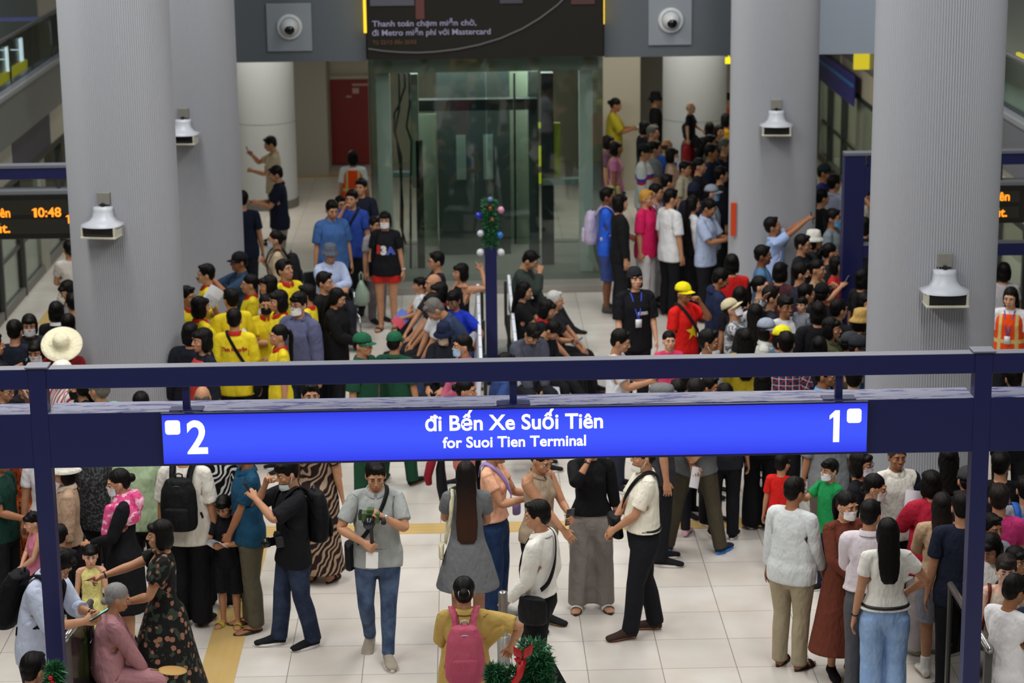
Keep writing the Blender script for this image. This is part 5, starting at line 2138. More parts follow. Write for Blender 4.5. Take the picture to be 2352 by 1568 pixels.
# ---- tinsel
def tinsel(mb, c, r, n, ln, rz=1.0):
    for i in range(n):
        u, v = rnd.uniform(-1, 1), rnd.uniform(0, 2 * PI)
        s = math.sqrt(1 - u * u)
        d = Vector((s * math.cos(v), s * math.sin(v), u * rz))
        k = rnd.uniform(.25, 1.0) ** .5
        p = Vector(c) + Vector((d.x * r[0], d.y * r[1], d.z * r[2])) * k
        e = (d + Vector((rnd.uniform(-.7, .7), rnd.uniform(-.7, .7), rnd.uniform(-.7, .7)))).normalized() * ln * rnd.uniform(.6, 1.2)
        w = e.cross(Vector((rnd.uniform(-1, 1), rnd.uniform(-1, 1), rnd.uniform(-1, 1)))).normalized() * .0055
        mb.add([p - w, p + w, p + e * .6 + w * .6, p + e], [(0, 1, 2, 3)])


PINE = plain('tinsel_green', '#1f5a33', .45)
PINE2 = plain('tinsel_light', '#33794a', .4)


def garland(px, top, bot, Y, w, lab, baubles, bow=None, post_top=None, lab_post=None, blobs=None):
    cx = at_y(px, (top + bot) / 2, Y)[0]
    zt_, zb_ = at_y(px, top, Y)[1], at_y(px, bot, Y)[1]
    root = MB()
    n = 10
    for i in range(n):
        z = zb_ + (zt_ - zb_) * (i + .5) / n
        tinsel(root, (cx + rnd.uniform(-.01, .01), Y, z), (w, w, (zt_ - zb_) / n), 210, .045)
    for bx, bz, bw in (blobs or ()):
        tinsel(root, (cx + bx, Y - .03, zb_ + bz), (bw, bw * .8, bw), 700, .05)
    root.cur = 1
    for i in range(n):
        z = zb_ + (zt_ - zb_) * (i + .5) / n
        tinsel(root, (cx, Y, z), (w * 1.05, w * 1.05, (zt_ - zb_) / n), 60, .045)
    o = root.build('christmas_garland', (PINE, PINE2))
    tag(o, lab, 'garland')
    for i, (dx, py, r, col) in enumerate(baubles):
        bx, bz = at_y(px + dx, py, Y - .02)
        b = MB().ball((bx, Y - .02 - (.03 if abs(dx) < 12 else 0), bz), r, 16, 10).build('bauble', plain('bauble', col, .15), o, True)
    if bow:
        bx, bz = at_y(bow[0], bow[1], Y - w)
        m = MB()
        for g, l, a in ((1, .15, 62), (-1, .13, 118), (-1, .06, 160)):
            d = Vector((math.cos(math.radians(a)), -.25, math.sin(math.radians(a)))) * l
            e = Vector((-d.z, 0, d.x)).normalized() * .03
            p = Vector((bx, Y - w - .01, bz))
            m.add([p, p + d * .5 + e, p + d, p + d * .5 - e, p + d * .5 + Vector((0, -.035, 0))], [(0, 1, 4), (1, 2, 4), (2, 3, 4), (3, 0, 4)])
        m.tube([(bx, Y - w, bz), (bx - .02, Y - w - .02, bz - .10), (bx - .06, Y - w, bz - .17), (bx - .10, Y - w - .02, bz - .24)], [.03, .022, .024, .018], 8)
        m.ball((bx - .15, Y - w - .02, bz - .22), .035, 10, 7)
        m.build('bow', plain('ribbon_red', '#b3191d', .4), o, True)
    return cx, zb_, o


gx, gz, go = garland(1126, 458, 566, 25.5, .085, 'green tinsel garland with baubles atop the blue post between the benches',
                     ((24, 482, .042, '#d58fb0'), (-26, 495, .042, '#1c2fae'), (-22, 536, .042, '#c9cbd6'), (22, 540, .040, '#2f74c4'), (-22, 580, .048, '#d5d6da'), (24, 580, .048, '#d5d6da'), (0, 477, .03, '#b02a1c'), (4, 503, .028, '#a96a55'), (0, 457, .032, '#6f74b0')))
o = MB().box(gx - .068, gx + .068, 25.43, 25.57, 0, gz + .005, .004).build('blue_post', NAVY)
tag(o, 'dark blue square post between the two benches, topped by a garland', 'post')
gx, gz, go = garland(1228, 1478, 1640, 13.6, .105, 'green tinsel garland with a red bow near the pink backpack', ((-40, 1560, .016, '#c9c390'), (-62, 1534, .014, '#c9c390'), (22, 1514, .012, '#cfd6d2')), (1200, 1515),
                     blobs=((-.15, .26, .09), (-.22, .16, .10), (-.10, .10, .15), (.04, .36, .08), (-.26, .30, .06), (.04, .15, .14)))
o = MB().box(gx - .06, gx + .06, 13.54, 13.66, 0, gz + .02, .004).build('blue_post', NAVY)
tag(o, 'dark blue post carrying the garland with the red bow', 'post')
gx, gz, go = garland(128, 1530, 1640, 13.3, .05, 'small green garland with a red flower tied low on the gantry post', ((-10, 1552, .018, '#b3191d'), (-6, 1562, .016, '#b3191d'), (-2, 1570, .022, '#d5d6da')))
o = MB().box(gx - .03, gx + .03, 13.28, 13.34, 0, gz + .1, .004).build('blue_post', NAVY)
tag(o, 'short blue post with the small garland at the foot of the gantry', 'post')

# ---- benches: rows of white shells on a dark frame
for X, g, ya, yb, lab in ((.17, -1, 23.35, 27.1, 'dark framed bench of white seats facing the wheelchair'), (.53, 1, 23.35, 27.6, 'dark framed bench of white seats facing the queue')):
    r = empty('bench', (X, (ya + yb) / 2, 0))
    tag(r, lab, 'bench', 'benches back to back by the blue post')
    n = 7
    st = (yb - ya) / n
    for i in range(n):
        y0, y1 = ya + i * st + .02, ya + (i + 1) * st - .02
        prof = [(0, .86), (.035, .86), (.055, .62), (.075, .46), (.13, .425), (.48, .445), (.48, .42), (.10, .395), (.03, .44), (.015, .60)]
        m = MB()
        k = len(prof)
        vs = [(X + g * a, y, z) for y in (y0, y1) for a, z in prof]
        m.add(vs, [(j, (j + 1) % k, k + (j + 1) % k, k + j) for j in range(k)] + [tuple(range(k)), tuple(range(k, 2 * k))])
        part(m, 'seat', plain('seat_white', '#dfe3ee', .4), r)
    m = MB().box(min(X + g * .10, X + g * .42), max(X + g * .10, X + g * .42), ya, yb, .36, .395)
    part(m, 'beam', DKF, r)
    for y in (ya + .3, (ya + yb) / 2, yb - .3):
        part(MB().tube([(X - g * .03, y, .84), (X - g * .03, y, .30), (X + g * .02, y, .05), (X + g * .02, y, .02)], .02, 8).box(min(X - g * .02, X + g * .5), max(X - g * .02, X + g * .5), y - .025, y + .025, 0, .03).box(X + g * .23 - .03, X + g * .23 + .03, y - .03, y + .03, .03, .37), 'leg', DKF, r)

# ---- stainless bollard beside the pink backpack
bx, bz = at_y(1155, 1357, 15.2)
r = empty('bollard', (bx, 15.2, 0))
tag(r, 'slim stainless bollard beside the person with the pink backpack', 'bollard')
STEEL = plain('steel', '#b3b1ae', .25, .85)
part(MB().lathe([(.001, bz), (.028, bz - .002), (.034, bz - .012), (.034, .75)], 24, (bx, 15.2, 0)), 'top_tube', STEEL, r, True)
part(MB().lathe([(.034, bz - .34), (.046, bz - .345), (.046, 0)], 24, (bx, 15.2, 0)), 'lower_tube', plain('steel_dull', '#9a9894', .4, .5), r, True)

# ---- glass railings seen nearly edge-on
for pts, lab, zz in (((2185, 1345, 2206, 1380), 'dark glass railing with a steel handrail behind the gantry post', 1.05), ((206, 1385, 178, 1425), 'grey glass railing behind the seated person in pink', 1.0)):
    a, b = at_z(pts[0], pts[1], zz), at_z(pts[2], pts[3], zz)
    A, Bq = Vector((a[0], a[1], 0)), Vector((b[0], b[1], 0))
    if Bq.y > A.y:
        A, Bq = Bq, A
    d = (Bq - A).normalized()
    if zz == 1.0:
        Bq = A + d * .7
    else:
        Bq = A + d * 1.25
    s = Vector((-d.y, d.x, 0))
    r = empty('glass_railing', A)
    tag(r, lab, 'railing')

    def slab(u0, u1, w, z0, z1, nm, m):
        p = [A + d * u + s * q_ + Vector((0, 0, z)) for z in (z0, z1) for u, q_ in ((u0, -w), (u1, -w), (u1, w), (u0, w))]
        return part(MB().add(p, [(0, 1, 2, 3), (4, 5, 6, 7), (0, 1, 5, 4), (1, 2, 6, 5), (2, 3, 7, 6), (3, 0, 4, 7)]), nm, m, r)
    L = (Bq - A).length
    slab(.05, L - .05, .010, .08, zz - .06, 'glass_panel', glass('railing_glass', '#a9ada6', .10))
    slab(0, .05, .025, 0, zz, 'post', plain('rail_dark', '#4a4a45', .4))
    slab(L - .05, L, .025, 0, zz, 'post', plain('rail_dark', '#4a4a45', .4))
    part(MB().tube([tuple(A - d * .03 + Vector((0, 0, zz))), tuple(Bq + d * .03 + Vector((0, 0, zz)))], .025, 12), 'handrail', STEEL, r, True)
    for z in (.35, .55, .75):
        part(MB().tube([tuple(A + s * .03 + Vector((0, 0, z))), tuple(A + d * .16 + s * .03 + Vector((0, 0, z)))], .006, 8), 'clamp', STEEL, r, True)

# ---- wheelchair
wx, wy = at_z(762, 700, .0)
wc = empty('wheelchair', (wx, wy, 0), math.radians(28))
tag(wc, 'black wheelchair carrying the person in the grey hat', 'wheelchair')


def wpart(mb, nm, m, sm=False, parent=None):
    return mb.build(nm, m, parent or wc, sm)


BLK = plain('wheelchair_black', '#17181b', .45)
CHR = plain('chrome', '#c9ccd2', .15, .9)
wpart(MB().box(-.23, .23, -.22, .22, .47, .51, .012), 'seat', BLK)
wpart(MB().box(-.23, .23, .20, .235, .50, .93, .012), 'backrest', BLK)
for g in (1, -1):
    w = wpart(MB().tube([(.28 * g, .12 + .30 * math.cos(u), .305 + .30 * math.sin(u)) for u in np.linspace(0, 2 * PI, 33)], .018, 8, False), 'wheel', BLK, True)
    wpart(MB().tube([(.31 * g, .12 + .26 * math.cos(u), .305 + .26 * math.sin(u)) for u in np.linspace(0, 2 * PI, 33)], .008, 6, False), 'push_rim', CHR, True, w)
    m = MB().ball((.28 * g, .12, .305), .035, 10, 6)
    for k in range(10):
        u = 2 * PI * k / 10
        m.tube([(.28 * g, .12, .305), (.28 * g, .12 + .29 * math.cos(u), .305 + .29 * math.sin(u))], .003, 4)
    wpart(m, 'spokes', CHR, True, w)
    wpart(MB().tube([(.25 * g, -.38 + .07 * math.cos(u), .085 + .07 * math.sin(u)) for u in np.linspace(0, 2 * PI, 17)], .014, 6, False), 'caster', BLK, True)
    wpart(MB().tube([(.25 * g, .22, .95), (.25 * g, .22, .30), (.25 * g, -.24, .46), (.25 * g, -.36, .40), (.25 * g, -.42, .12)], .013, 8).tube([(.25 * g, .22, .70), (.25 * g, -.22, .70), (.25 * g, -.24, .46)], .013, 8), 'frame', CHR, True)
    wpart(MB().box(.25 * g - .03, .25 * g + .03, -.2, .14, .70, .73, .01), 'armrest', BLK)
    wpart(MB().tube([(.25 * g, .22, .94), (.25 * g, .36, .95)], .016, 8), 'push_handle', BLK, True)
    wpart(MB().box(.05 * g if g > 0 else -.22, .22 if g > 0 else -.05, -.52, -.36, .09, .11, .005), 'footrest', BLK)
# ---------------------------------------------------------------- the crowd
p = person
FIXED |= {862, 1070, 1150, 1357, 1482, 1235, 1065, 272, 370, 510, 565, 655, 420, 1826, 1946, 2000, 2040, 152}     # figures whose feet show on the near floor
DARK = 'pants:1d1d22'


def camera(rec, hand, label, body='#17181a', lens='#0b0b0d', stick=False, up=None, face=None, off=.02, out=.0):
    m = held_matrix(rec, hand, up=up, face=face, off=off)
    o = MB().box(-.072, .072, -.035, .035, -.045, .045, .012).box(-.028, .028, -.03, .03, .04, .075, .010).build('camera', plain('camera_body', body, .45))
    o.matrix_world = m
    MB().tube([(0, -.03, -.002), (0, -.075, -.002), (0, -.08, -.002), (0, -.145, -.002)], [.036, .036, .042, .042], 18).build('lens', plain('camera_lens_barrel', lens, .25), o, True)
    MB().tube([(0, -.1452, -.002), (0, -.147, -.002)], [.034, .034], 18).build('front_glass', plain('front_glass', '#141a2a', .05), o, True)
    if stick:
        MB().tube([(0, 0, -.045), (0, 0, -.09), (0, -.005, -.10), (0, -.005, -.30)], [.016, .022, .014, .016], 12).build('handle', plain('camera_handle', '#101113', .5), o, True)
        MB().tube([(.075, -.03, .0), (.105, -.03, -.005), (.11, -.07, -.02)], [.012, .018, .022], 12).build('microphone', plain('camera_mic', '#121214', .7), o, True)
        MB().box(-.10, -.072, -.01, .055, -.03, .04, .006).build('side_screen', plain('side_screen', '#1b1c20', .2), o)
    return tag(o, label, 'camera')


# ---- near floor, under the sign
r = p(862, 1063, 1.71, 0, 'person in grey polo and blue jeans walking with a green camera rig', 'polo:a3a7a5', 'slim:36455f:denim:566886', hair='short', shoes='sneaker:a49a8c', tone='b', fat=1.03,
      pose={'leg': 'walk', 'front': 'L', 'footL': (.07, .16), 'footR': (.085, -.16, .05, 34), 'armR': ((.10, .20, 1.07), (1, -.3, -.3), 'grip'), 'armL': ((.055, .24, 1.30), (.9, -.1, -1), 'grip'), 'head': (4, 16, 0)}, watch='L', watchc='#c9c9c6', name='polo', belt='#7a4a2a')
camera(r, 'R', 'green camera on a black grip held by the walking person in grey polo', '#3f5a2c', stick=True, off=.27, face=(0.1, .99, .12), up=(0, 0, 1))
crossbag(r, 'black camera bag slung at the hip of the walking person in grey polo', '#15161a', -1)
sheet(r, 'R', 'white card hanging by the grip of the green camera', '#e9e7e2', .10, .13, face=(-.2, -.95, .2), off=-.10, name='card', bend=.006)
r = p(1070, 1062, 1.60, 180, 'person with very long brown hair in a grey flared dress', 'dress:6f7174', hair='longest', hc='#15100e', hc2='#3a2418', fem=True, shoes='shoe:d8d0c4', armL='phone', armR='phonelow', name='greydress')
crossbag(r, 'small cream handbag at the side of the person in the grey dress', '#cfc7a6', 1, side=True, name='handbag', bag='purse')
r = p(1150, 1010, 1.62, 72, 'person with a ponytail in pink tee and wide dark jeans', 'crop:efb494', 'wide:22365c:denim:2c436a', 'ponylong', fem=True, shoes='sneaker:e6e2dc', armL='phone', armR='phone', head=(0, 22, 0), name='pinktee')
phone(r, 'L', 'black phone held by the person in pink tee and wide jeans', '#15161a', up=(.5, .1, .85))
crossbag(r, 'small shiny lilac bag on the front of the person in pink tee', '#a692d6', 1, True, name='lilac_bag', bag='mini')
r = p(1250, 1030, 1.57, 48, 'person in beige sleeveless blouse looking down beside a big phone', 'slvless:a3907a', 'slim:1b1b20', 'lowbun', fem=True, fat=1.05, armL=((.02, .34, 1.12), (.8, -.3, -1), 'grip'), armR=((.02, .30, .98), (.8, -.3, -1), 'relax'), head=(-6, 22, 0), tone='b', shoes='shoe:222222', collar='#a3907a')
phone(r, 'L', 'large dark phone held by the person in beige sleeveless blouse', '#3f4046', up=(0, 0, 1), face=(-.4, .75, .2), scale=1.2)
p(1357, 992, 1.60, 2, 'person in black top and loose grey trousers with a hand raised to the face', 'wlong3:141417', 'wide:8c8580', 'pony', fem=True, armR='mouth', armL='hang', shoes='slide:e6e4de', watch='R', pose={'spread': .03})
r = p(1482, 1018, 1.69, -84, 'person in cream polo and black trousers with a white mask under the chin', 'tuck:efe9d6', 'pants:1b1b20', 'short', fat=1.10, belly=.03, mask='#e9e6dc!', armL=((.05, .25, .98), (1, -.4, -.2), 'relax'), armR=((.07, .27, .95), (1, -.4, -.2), 'grip'), shoes='shoe:3d2d28', belt='#101012', tone='b', name='cream', pose={'leg': 'step', 'front': 'L'})
crossbag(r, 'black sling bag across the person in the cream polo', '#121216', -1, True)
r = p(1598, 872, 1.68, 168, 'person in grey tee and olive trousers standing legs apart, papers behind the back', 'tee:6b6e70', 'pants:4c4638', 'short', hc='#1c1614', spread=.15, armL=((-.02, -.20, .84), (1, -.4, 0), 'grip'), armR=((.05, -.18, 1.02), (1, -.4, 0), 'grip'), shoes='sneaker:27304a', sole='#2f80d0', tone='b', toe=22, pose={})
sheet(r, 'L', 'folded white papers held behind the back over olive trousers', '#e4e4e8', .10, .19, face=(.5, -.85, .2), up=(.35, 0, .9), off=-.04, name='folded_paper', bend=.01)
p(1556, 876, 1.60, 175, 'person in black clothes and pink clogs behind the cream polo', 'tee:26262b', 'slim:22232a', 'short', shoes='shoe:e3b7c4', armL='hang')
r = p(1235, 1153, 1.68, -112, 'person in white shirt and black trousers striding past the bollard', 'ltuck:efece3', 'pants:131316', 'short', pose={'leg': 'walk', 'front': 'R', 'footL': (.08, -.22, .04, 30), 'footR': (.08, .2), 'head': (10, 6, 0), 'armL': ((.20, .20, .93), (.2, -1, 0), 'grip'), 'armR': ((.22, .04, .88), (.3, -1, 0), 'relax')}, watch='L', shoes='shoe:1a1a1c', name='whiteshirt')
crossbag(r, 'black leather bag slung behind the person in the white shirt', '#17171a', 1)
r = p(1065, 1328, 1.57, 180, 'person in mustard shirt with a rose pink backpack', 'shirt:bd9f58', 'pants:2a2630', 'bun', fem=True, band='#e9e6df', armR=((.36, .06, 1.12), (1, -.4, .2), 'grip'), armL='phonelow', shoes='sneaker:dddddd', name='mustard', fat=1.04)
backpack(r, 'rose pink backpack with a grey zip on the person in mustard', '#b8536a', '#ac4a62', '#b3b0b4', '#c05a70')
r = p(272, 1343, 1.52, 105, 'grey haired person in dusty pink seated near the railing', 'lshirt:b5838a', 'wide:b5838a', 'lowbun', '#8a8886', fem=True, fat=1.10, collar=0, pose={'leg': 'sit', 'lean': 12, 'armL': 'lap', 'armR': 'lap', 'head': (0, 2, 0), 'seat': .56}, tone='b', shoes='shoe:55413c', name='granny')
q = wpoint(r, (0, .10, 0))
st = empty('stool', (q.x, q.y, 0), math.radians(105))
tag(st, 'low dark stool under the seated person in dusty pink', 'stool')
MB().box(-.18, .18, -.18, .18, .36, .40, .012).build('seat', plain('stool_dark', '#3a3836', .5), st)
for gx_ in (1, -1):
    for gy_ in (1, -1):
        MB().box(.15 * gx_ - .015, .15 * gx_ + .015, .15 * gy_ - .015, .15 * gy_ + .015, 0, .36).build('leg', plain('stool_dark', '#3a3836', .5), st)
r = p(370, 1197, 1.60, -84, 'person in long black floral dress pointing across the crowd', 'maxi:1b1c1b:floral:9a6c57:3a443a', hair='bob', fem=True, fat=1.05, armR=((.04, .56, 1.22), (.6, 0, -1), 'point'), armL=((.06, .30, 1.05), (.8, -.3, -1), 'grip'), shoes='shoe:6b5a50', watch='R')
r = p(510, 1143, 1.19, -12, 'child in black tee, black shorts and yellow slides reading a paper', 'tee:15151a', 'bshorts:17171b:sidestripe:7a5a86', 'boy', pose={'head': (-4, 24, 0), 'armL': 'phone', 'armR': 'phone'}, shoes='slide:c4b83a', solec='#8e8450', name='boy')
sheet(r, 'R', 'white leaflet read by the child in black', '#e8eaee', .13, .18, '#b9cbe0', up=(.3, .9, .3), off=-.02)
r = p(565, 1012, 1.67, -72, 'person in teal blue polo and olive trousers behind the child in black', 'polo:1b4763', 'pants:5a5546', 'short', hc='#181312', armR=((.12, .16, .87), (.5, -.7, -.3), 'grip'), armL=((.06, .20, .86), (.5, -.7, -.3), 'grip'), shoes='flip:241d1a', tone='c', fat=1.06)
r = p(655, 1058, 1.64, -68, 'person in black tee and dark jeans, mask on the chin, looking at a phone', 'big:17171b', 'pants:242d42:denim:343f58', 'fringe', mask='#cfe0e2!', armL='phonehigh', armR='mouth', head=(4, 14, 0), shoes='sneaker:1b1b20', sole='#e4e2de', tone='b', name='blacktee', pose={'leg': 'step', 'front': 'R'})
phone(r, 'L', 'dark phone held up by the person in black tee', '#15161a')
backpack(r, 'black backpack on the person in black tee with a chin mask', '#141417')
camera(r, 'R', 'black camera hanging at the waist of the person in black tee', off=-.52, face=(.9, .2, .1))
p(722, 950, 1.58, 165, 'person in long brown zebra print dress', 'gown:2a1d1a:zebra:a58d76', hair='short', fem=True, fat=1.16, shoes='sandal:3a2a26', tone='b')
p(712, 880, 1.68, 12, 'person looking up between the rails, pale trousers and green clogs below', 'tee:3c4654', 'pants:b5aba0', 'short', shoes='shoe:4f6650', tone='b')
r = p(420, 1003, 1.69, 172, 'person in off-white tee and black wide trousers with a large black backpack', 'big:e3ded2', 'wide:131316', 'short', shoes='shoe:18181b', name='offwhite', fat=1.05)
backpack(r, 'large black backpack on the person in off-white tee', '#111114')
p(490, 985, 1.62, 178, 'person in black and white zebra print shirt by the blue polo', 'shirt:121214:zebra:d9d9d6', 'pants:1c2436', 'short')
p(318, 985, 1.66, 176, 'person in pale green shirt turned away behind the pink raincoat', 'lshirt:b8cfa8', DARK, 'short')
p(216, 998, 1.62, 160, 'person in dark patterned shirt between the white hat and the pink raincoat', 'shirt:2c2d30:leopard:55565a:1a1a1c', DARK, 'short', armL='phonelow')
r = p(270, 1080, 1.58, -82, 'masked person in black with a pink raincoat over the shoulders', 'wlong:16161a', 'skirt:16161a', 'bun', fem=True, fat=1.08, mask='#dfe2e6', shawl=('#e2568c', 'camo', '#f0b9cc', '#dd3f80'), armL='phonelow', head=(0, 8, 0))
p(150, 1048, 1.58, -80, 'person in beige blouse and white bucket hat beside the gantry post', 'wlong3:b79a80', 'skirt:2c1d2c', 'bob', hat='bucket:e6e2d6', fem=True, fat=1.05, tone='b', collar='#cdb8a4')
p(72, 1178, 1.05, -62, 'small child in pink dress in front of the orange dress', 'kdress:d8809a', None or 'shorts:d8809a', 'pigtails', armL='clasp', armR='clasp', head=(0, 10, 0), tone='a', shoes='shoe:d9a9b4')
p(136, 1208, 1.10, 170, 'dark haired person in black just behind the gantry post', 'long:15151a', DARK, 'short')
r = p(206, 1254, .96, 8, 'toddler in yellow dress with open mouth and pigtails', 'kdress:e2d98a', 'shorts:e2d98a', 'pigtails', tone='a', armL='hangf', shoes='shoe:44403c', head=(6, 4, 0))
r = p(152, 1272, 1.70, 74, 'person in pale blue shirt bending over a phone behind the gantry post', 'roll:c2cbe0', 'pants:2b2c34', 'short', pose={'bend': 6, 'lean': 14, 'head': (0, 24, 0), 'armL': ((.02, .40, 1.32), (.6, -.2, -1), 'grip'), 'armR': ((.08, .38, 1.28), (.6, -.2, -1), 'grip')}, watch='L', watchc='#17171a', shoes='shoe:1c1c20', tone='b', name='bender')
phone(r, 'L', 'phone with a pale green screen over the railing', lit='#7fc9c0', up=(1, .1, .35), face=(-.5, .1, .85))
backpack(r, 'bulky black backpack on the person bending over a phone', '#0f0f13')
p(77, 1503, 1.56, 165, 'dark haired person in black below the bulky backpack', 'long:17171b', DARK, 'short', head=(-20, 8, 0))
p(-8, 1032, 1.62, 70, 'person in dark green tee at the edge beside the orange dress', 'tee:16382f', 'pants:191a1c', 'short', tone='c', armR='phonelow')
p(56, 985, 1.58, 170, 'person in orange and brown patterned long dress', 'gown:8c3a18:camo:c4561e:3a1a12', hair='bun', fem=True, armR='hangf')
p(100, 1000, 1.56, 175, 'person in white blouse hidden by the gantry post', 'wtee:dcd8dc', DARK, 'pony', fem=True)

q = at_y(396, 1538, 15.35)
o = MB().lathe([(.001, .012), (.10, .008), (.17, -.004), (.175, -.010), (.10, -.002), (.001, .004)], 24, (0, 0, 0), 1.0, .8).build('straw_fan', plain('straw', '#b58d4c', .6), None, True)
o.location = (q[0], 15.35, q[1])
o.rotation_euler = (.05, .12, .3)
o.scale = (.62, .62, .62)
MB().tube([(-.16, 0, .0), (-.26, .0, .01)], .010, 8).build('handle', plain('straw_dark', '#8a6a3a', .6), o, True)
tag(o, 'tan straw fan in the lap of the seated person in dusty pink', 'fan')
q = at_z(206, 1520, .12)
o = Sol().loft([((0, 0, .34), (.02, 0, 0), (0, .015, 0)), ((0, 0, .26), (.06, 0, 0), (0, .05, 0)), ((0, 0, .10), (.10, 0, 0), (0, .08, 0)), ((0, 0, .02), (.10, 0, 0), (0, .08, 0)), ((0, 0, 0), (.07, 0, 0), (0, .06, 0))], 12).build('carrier_bag', plain('carrier_green', '#6f8a3e', .35), None, True)
o.location = (q[0], q[1], 0)
MB().tube([(-.015, 0, .33), (-.03, 0, .42), (0, 0, .45), (.03, 0, .42), (.015, 0, .33)], .007, 6).build('handle', plain('carrier_green', '#6f8a3e', .35), o, True)
tag(o, 'leaf green carrier bag on the floor behind the glass railing', 'bag')

# right side of the near floor
p(1826, 1100, 1.60, 142, 'person in pale long sleeves and khaki trousers with glasses', 'long:d3d8d8', 'pants:a69a80', 'short', fat=1.12, belly=.02, glasses='#3c2e24', tone='c', shoes='sandal:28221f', head=(-12, 6, 0), collar=0, armL='hang', armR='hangf')
p(1946, 1132, 1.54, 18, 'masked person in long brown dress looking sideways', 'sdress:6a3628', hair='pony', fem=True, mask='#efecea', head=(14, 6, 0), shoes='shoe:1b1516', armL='clasp', armR='clasp')
p(2000, 1152, 1.63, 168, 'person in pale pink shirt and grey trousers turned away', 'ltuck:d9cfd6', 'pants:55555a', 'short', armL='phonelow', tone='b', head=(-18, 4, 0), shoes='shoe:1a1a1c')
p(2040, 1193, 1.60, 180, 'person with long black hair in white tee and pale blue jeans', 'crop:e8e6de', 'wide:86a6d2:denim:9ab6dc', 'long', fem=True, armR=((.22, .18, 1.02), (1, -.5, -.2), 'grip'), armL='hang', belt='#131316', watch='L', shoes='sneaker:e5e5e5', fat=1.03)
p(1976, 1038, 1.57, 62, 'masked person in black with glasses in front of the pillar', 'long:17171b', DARK, 'bob', mask='#dfe2e8', glasses='#202024', fem=True)
p(2012, 1092, 1.52, 74, 'masked person in white blouse by the elderly person', 'wtee:d9d4d0', DARK, 'lowbun', mask='#e6e6ea', fem=True, head=(0, 10, 0))
p(2060, 1022, 1.60, 10, 'elderly person in white shirt and navy jacket against the pillar', 'lshirt:e2ddd2:sleeves:1e2230', DARK, 'short', '#3a342f', tone='c', collar='#e2ddd2')
r = p(2140, 1083, 1.56, 192, 'person in red jacket holding up a leaflet', 'coat:b3243c', 'wide:cfc8cc', 'bob', fem=True, armL=((.06, .34, 1.22), (.8, -.3, -1), 'grip'), shoes='sneaker:a8c838')
sheet(r, 'L', 'white and blue leaflet held by the person in the red jacket', '#e3e8ee', .16, .22, '#3f8fe0', up=(.2, 0, 1), face=(.3, -.95, .2), off=.05)
r = p(2165, 1134, 1.54, 172, 'person with wavy hair in tan top, grey shorts and white socks', 'wlong:b89b7c', 'shorts:8e9099', 'wavy', hc='#191412', hc2='#4a3526', fem=True, fat=1.05, armR='phone', armL='phone', shoes='boot:e4e2dc')
p(2180, 1028, 1.60, 178, 'person with big black hair in black by the cream lit pillar', 'long:121215', DARK, 'wavy', fem=True)
p(2224, 1072, 1.62, 182, 'person in dark grey cap squeezed beside the gantry post', 'tee:23242a', DARK, 'short', hat='cap:3a3a3c')
p(2212, 1134, 1.56, 176, 'person in navy tee squeezed behind the glass railing', 'tee:1d2233', DARK, 'short')
p(2272, 1232, 1.50, -40, 'person in white tee leaning by the gantry post over a clear bag', 'tee:dedbd4', DARK, 'bob', fem=True, head=(0, 24, 0), armR='phonelow', armL='phonelow', watch='L')
p(2300, 1040, 1.62, 180, 'dark haired person in black beside the gantry post, ear showing', 'long:141417', DARK, 'short', head=(-25, 0, 0))
r = p(2297, 1116, 1.50, 168, 'person in magenta top with short dark hair', 'tee:c93a78', DARK, 'short', hc='#1f1815', armR='phone')
phone(r, 'R', 'black phone in the hand of the person in magenta', '#111114', face=(0, -1, .3))
p(2276, 1184, 1.50, 28, 'person in grey shirt with a tanned face peering past the post', 'shirt:8e949c', DARK, 'short', tone='c')
r = p(2358, 1098, 1.60, 175, 'person in grey tee with a blue backpack at the crowd edge', 'tee:8c9099', DARK, 'short')
backpack(r, 'bright blue backpack at the edge of the crowd', '#2f62b8')
r = p(2312, 1278, 1.53, -12, 'person with glasses and red lips in beige sleeveless top', 'slvless:b7a795', 'skirt:2a2526', 'fringe', hc='#231a16', tone='#dcb29c', glasses='#a5927a', fem=True, head=(4, 2, 0), armR='hangf', shoes='sneaker:d88a9a')
crossbag(r, 'glossy brown shoulder bag under the person with glasses', '#5a2415', -1, side=True)
p(2334, 1258, 1.52, 30, 'dark haired person right behind the one with glasses', 'tee:26262c', DARK, 'bob', fem=True)
p(2336, 1324, 1.58, 128, 'person in plain white tee with back to the glass railing', 'tee:e6e4e4', 'pants:222228', 'short', tone='c', head=(-6, 16, 0), armR='phonelow', armL='phonelow')
p(2356, 1396, 1.22, -80, 'child in navy cap and ochre sleeves at the corner', 'long:b07f28', DARK, 'boy', hat='cap:1b2238', tone='d', armL='clasp', armR='clasp')
p(1796, 1044, 1.15, 158, 'child in red tee with short black hair', 'tee:d3221f', DARK, 'boy', head=(-20, 0, 0), tone='b')
p(1908, 1056, 1.22, -58, 'masked child in green tee reaching out an arm', 'tee:1e8c4c', 'pants:1d2438', 'boy', mask='#e4e4e8', armR=((.12, .40, 1.30), (.6, -.2, -1), 'relax'))
p(1908, 918, 1.58, 176, 'person in grey tee and taupe trousers behind the two children', 'big:83878a', 'pants:7d726a', 'short')
r = p(1752, 854, 1.56, 170, 'person with long black hair in black flared trousers', 'tee:19191d', 'flare:141418', 'long', fem=True, shoes='sneaker:1d1d20', sole='#e0dedc')
backpack(r, 'pale grey and green backpack beside the child in red', '#a3a199', '#8c948c', '#1f4f46', '#1f4f46')
SAL = p(1068, 872, 1.58, 72, 'person in salmon tee seen between the rails in profile', 'tee:c9776a', 'slim:8398b4', 'bun', fem=True, armR=((.16, -.30, 1.02), (1, -.5, 0), 'grip'))
q = at_y(1012, 1092, SAL['root'].location.y + .05)
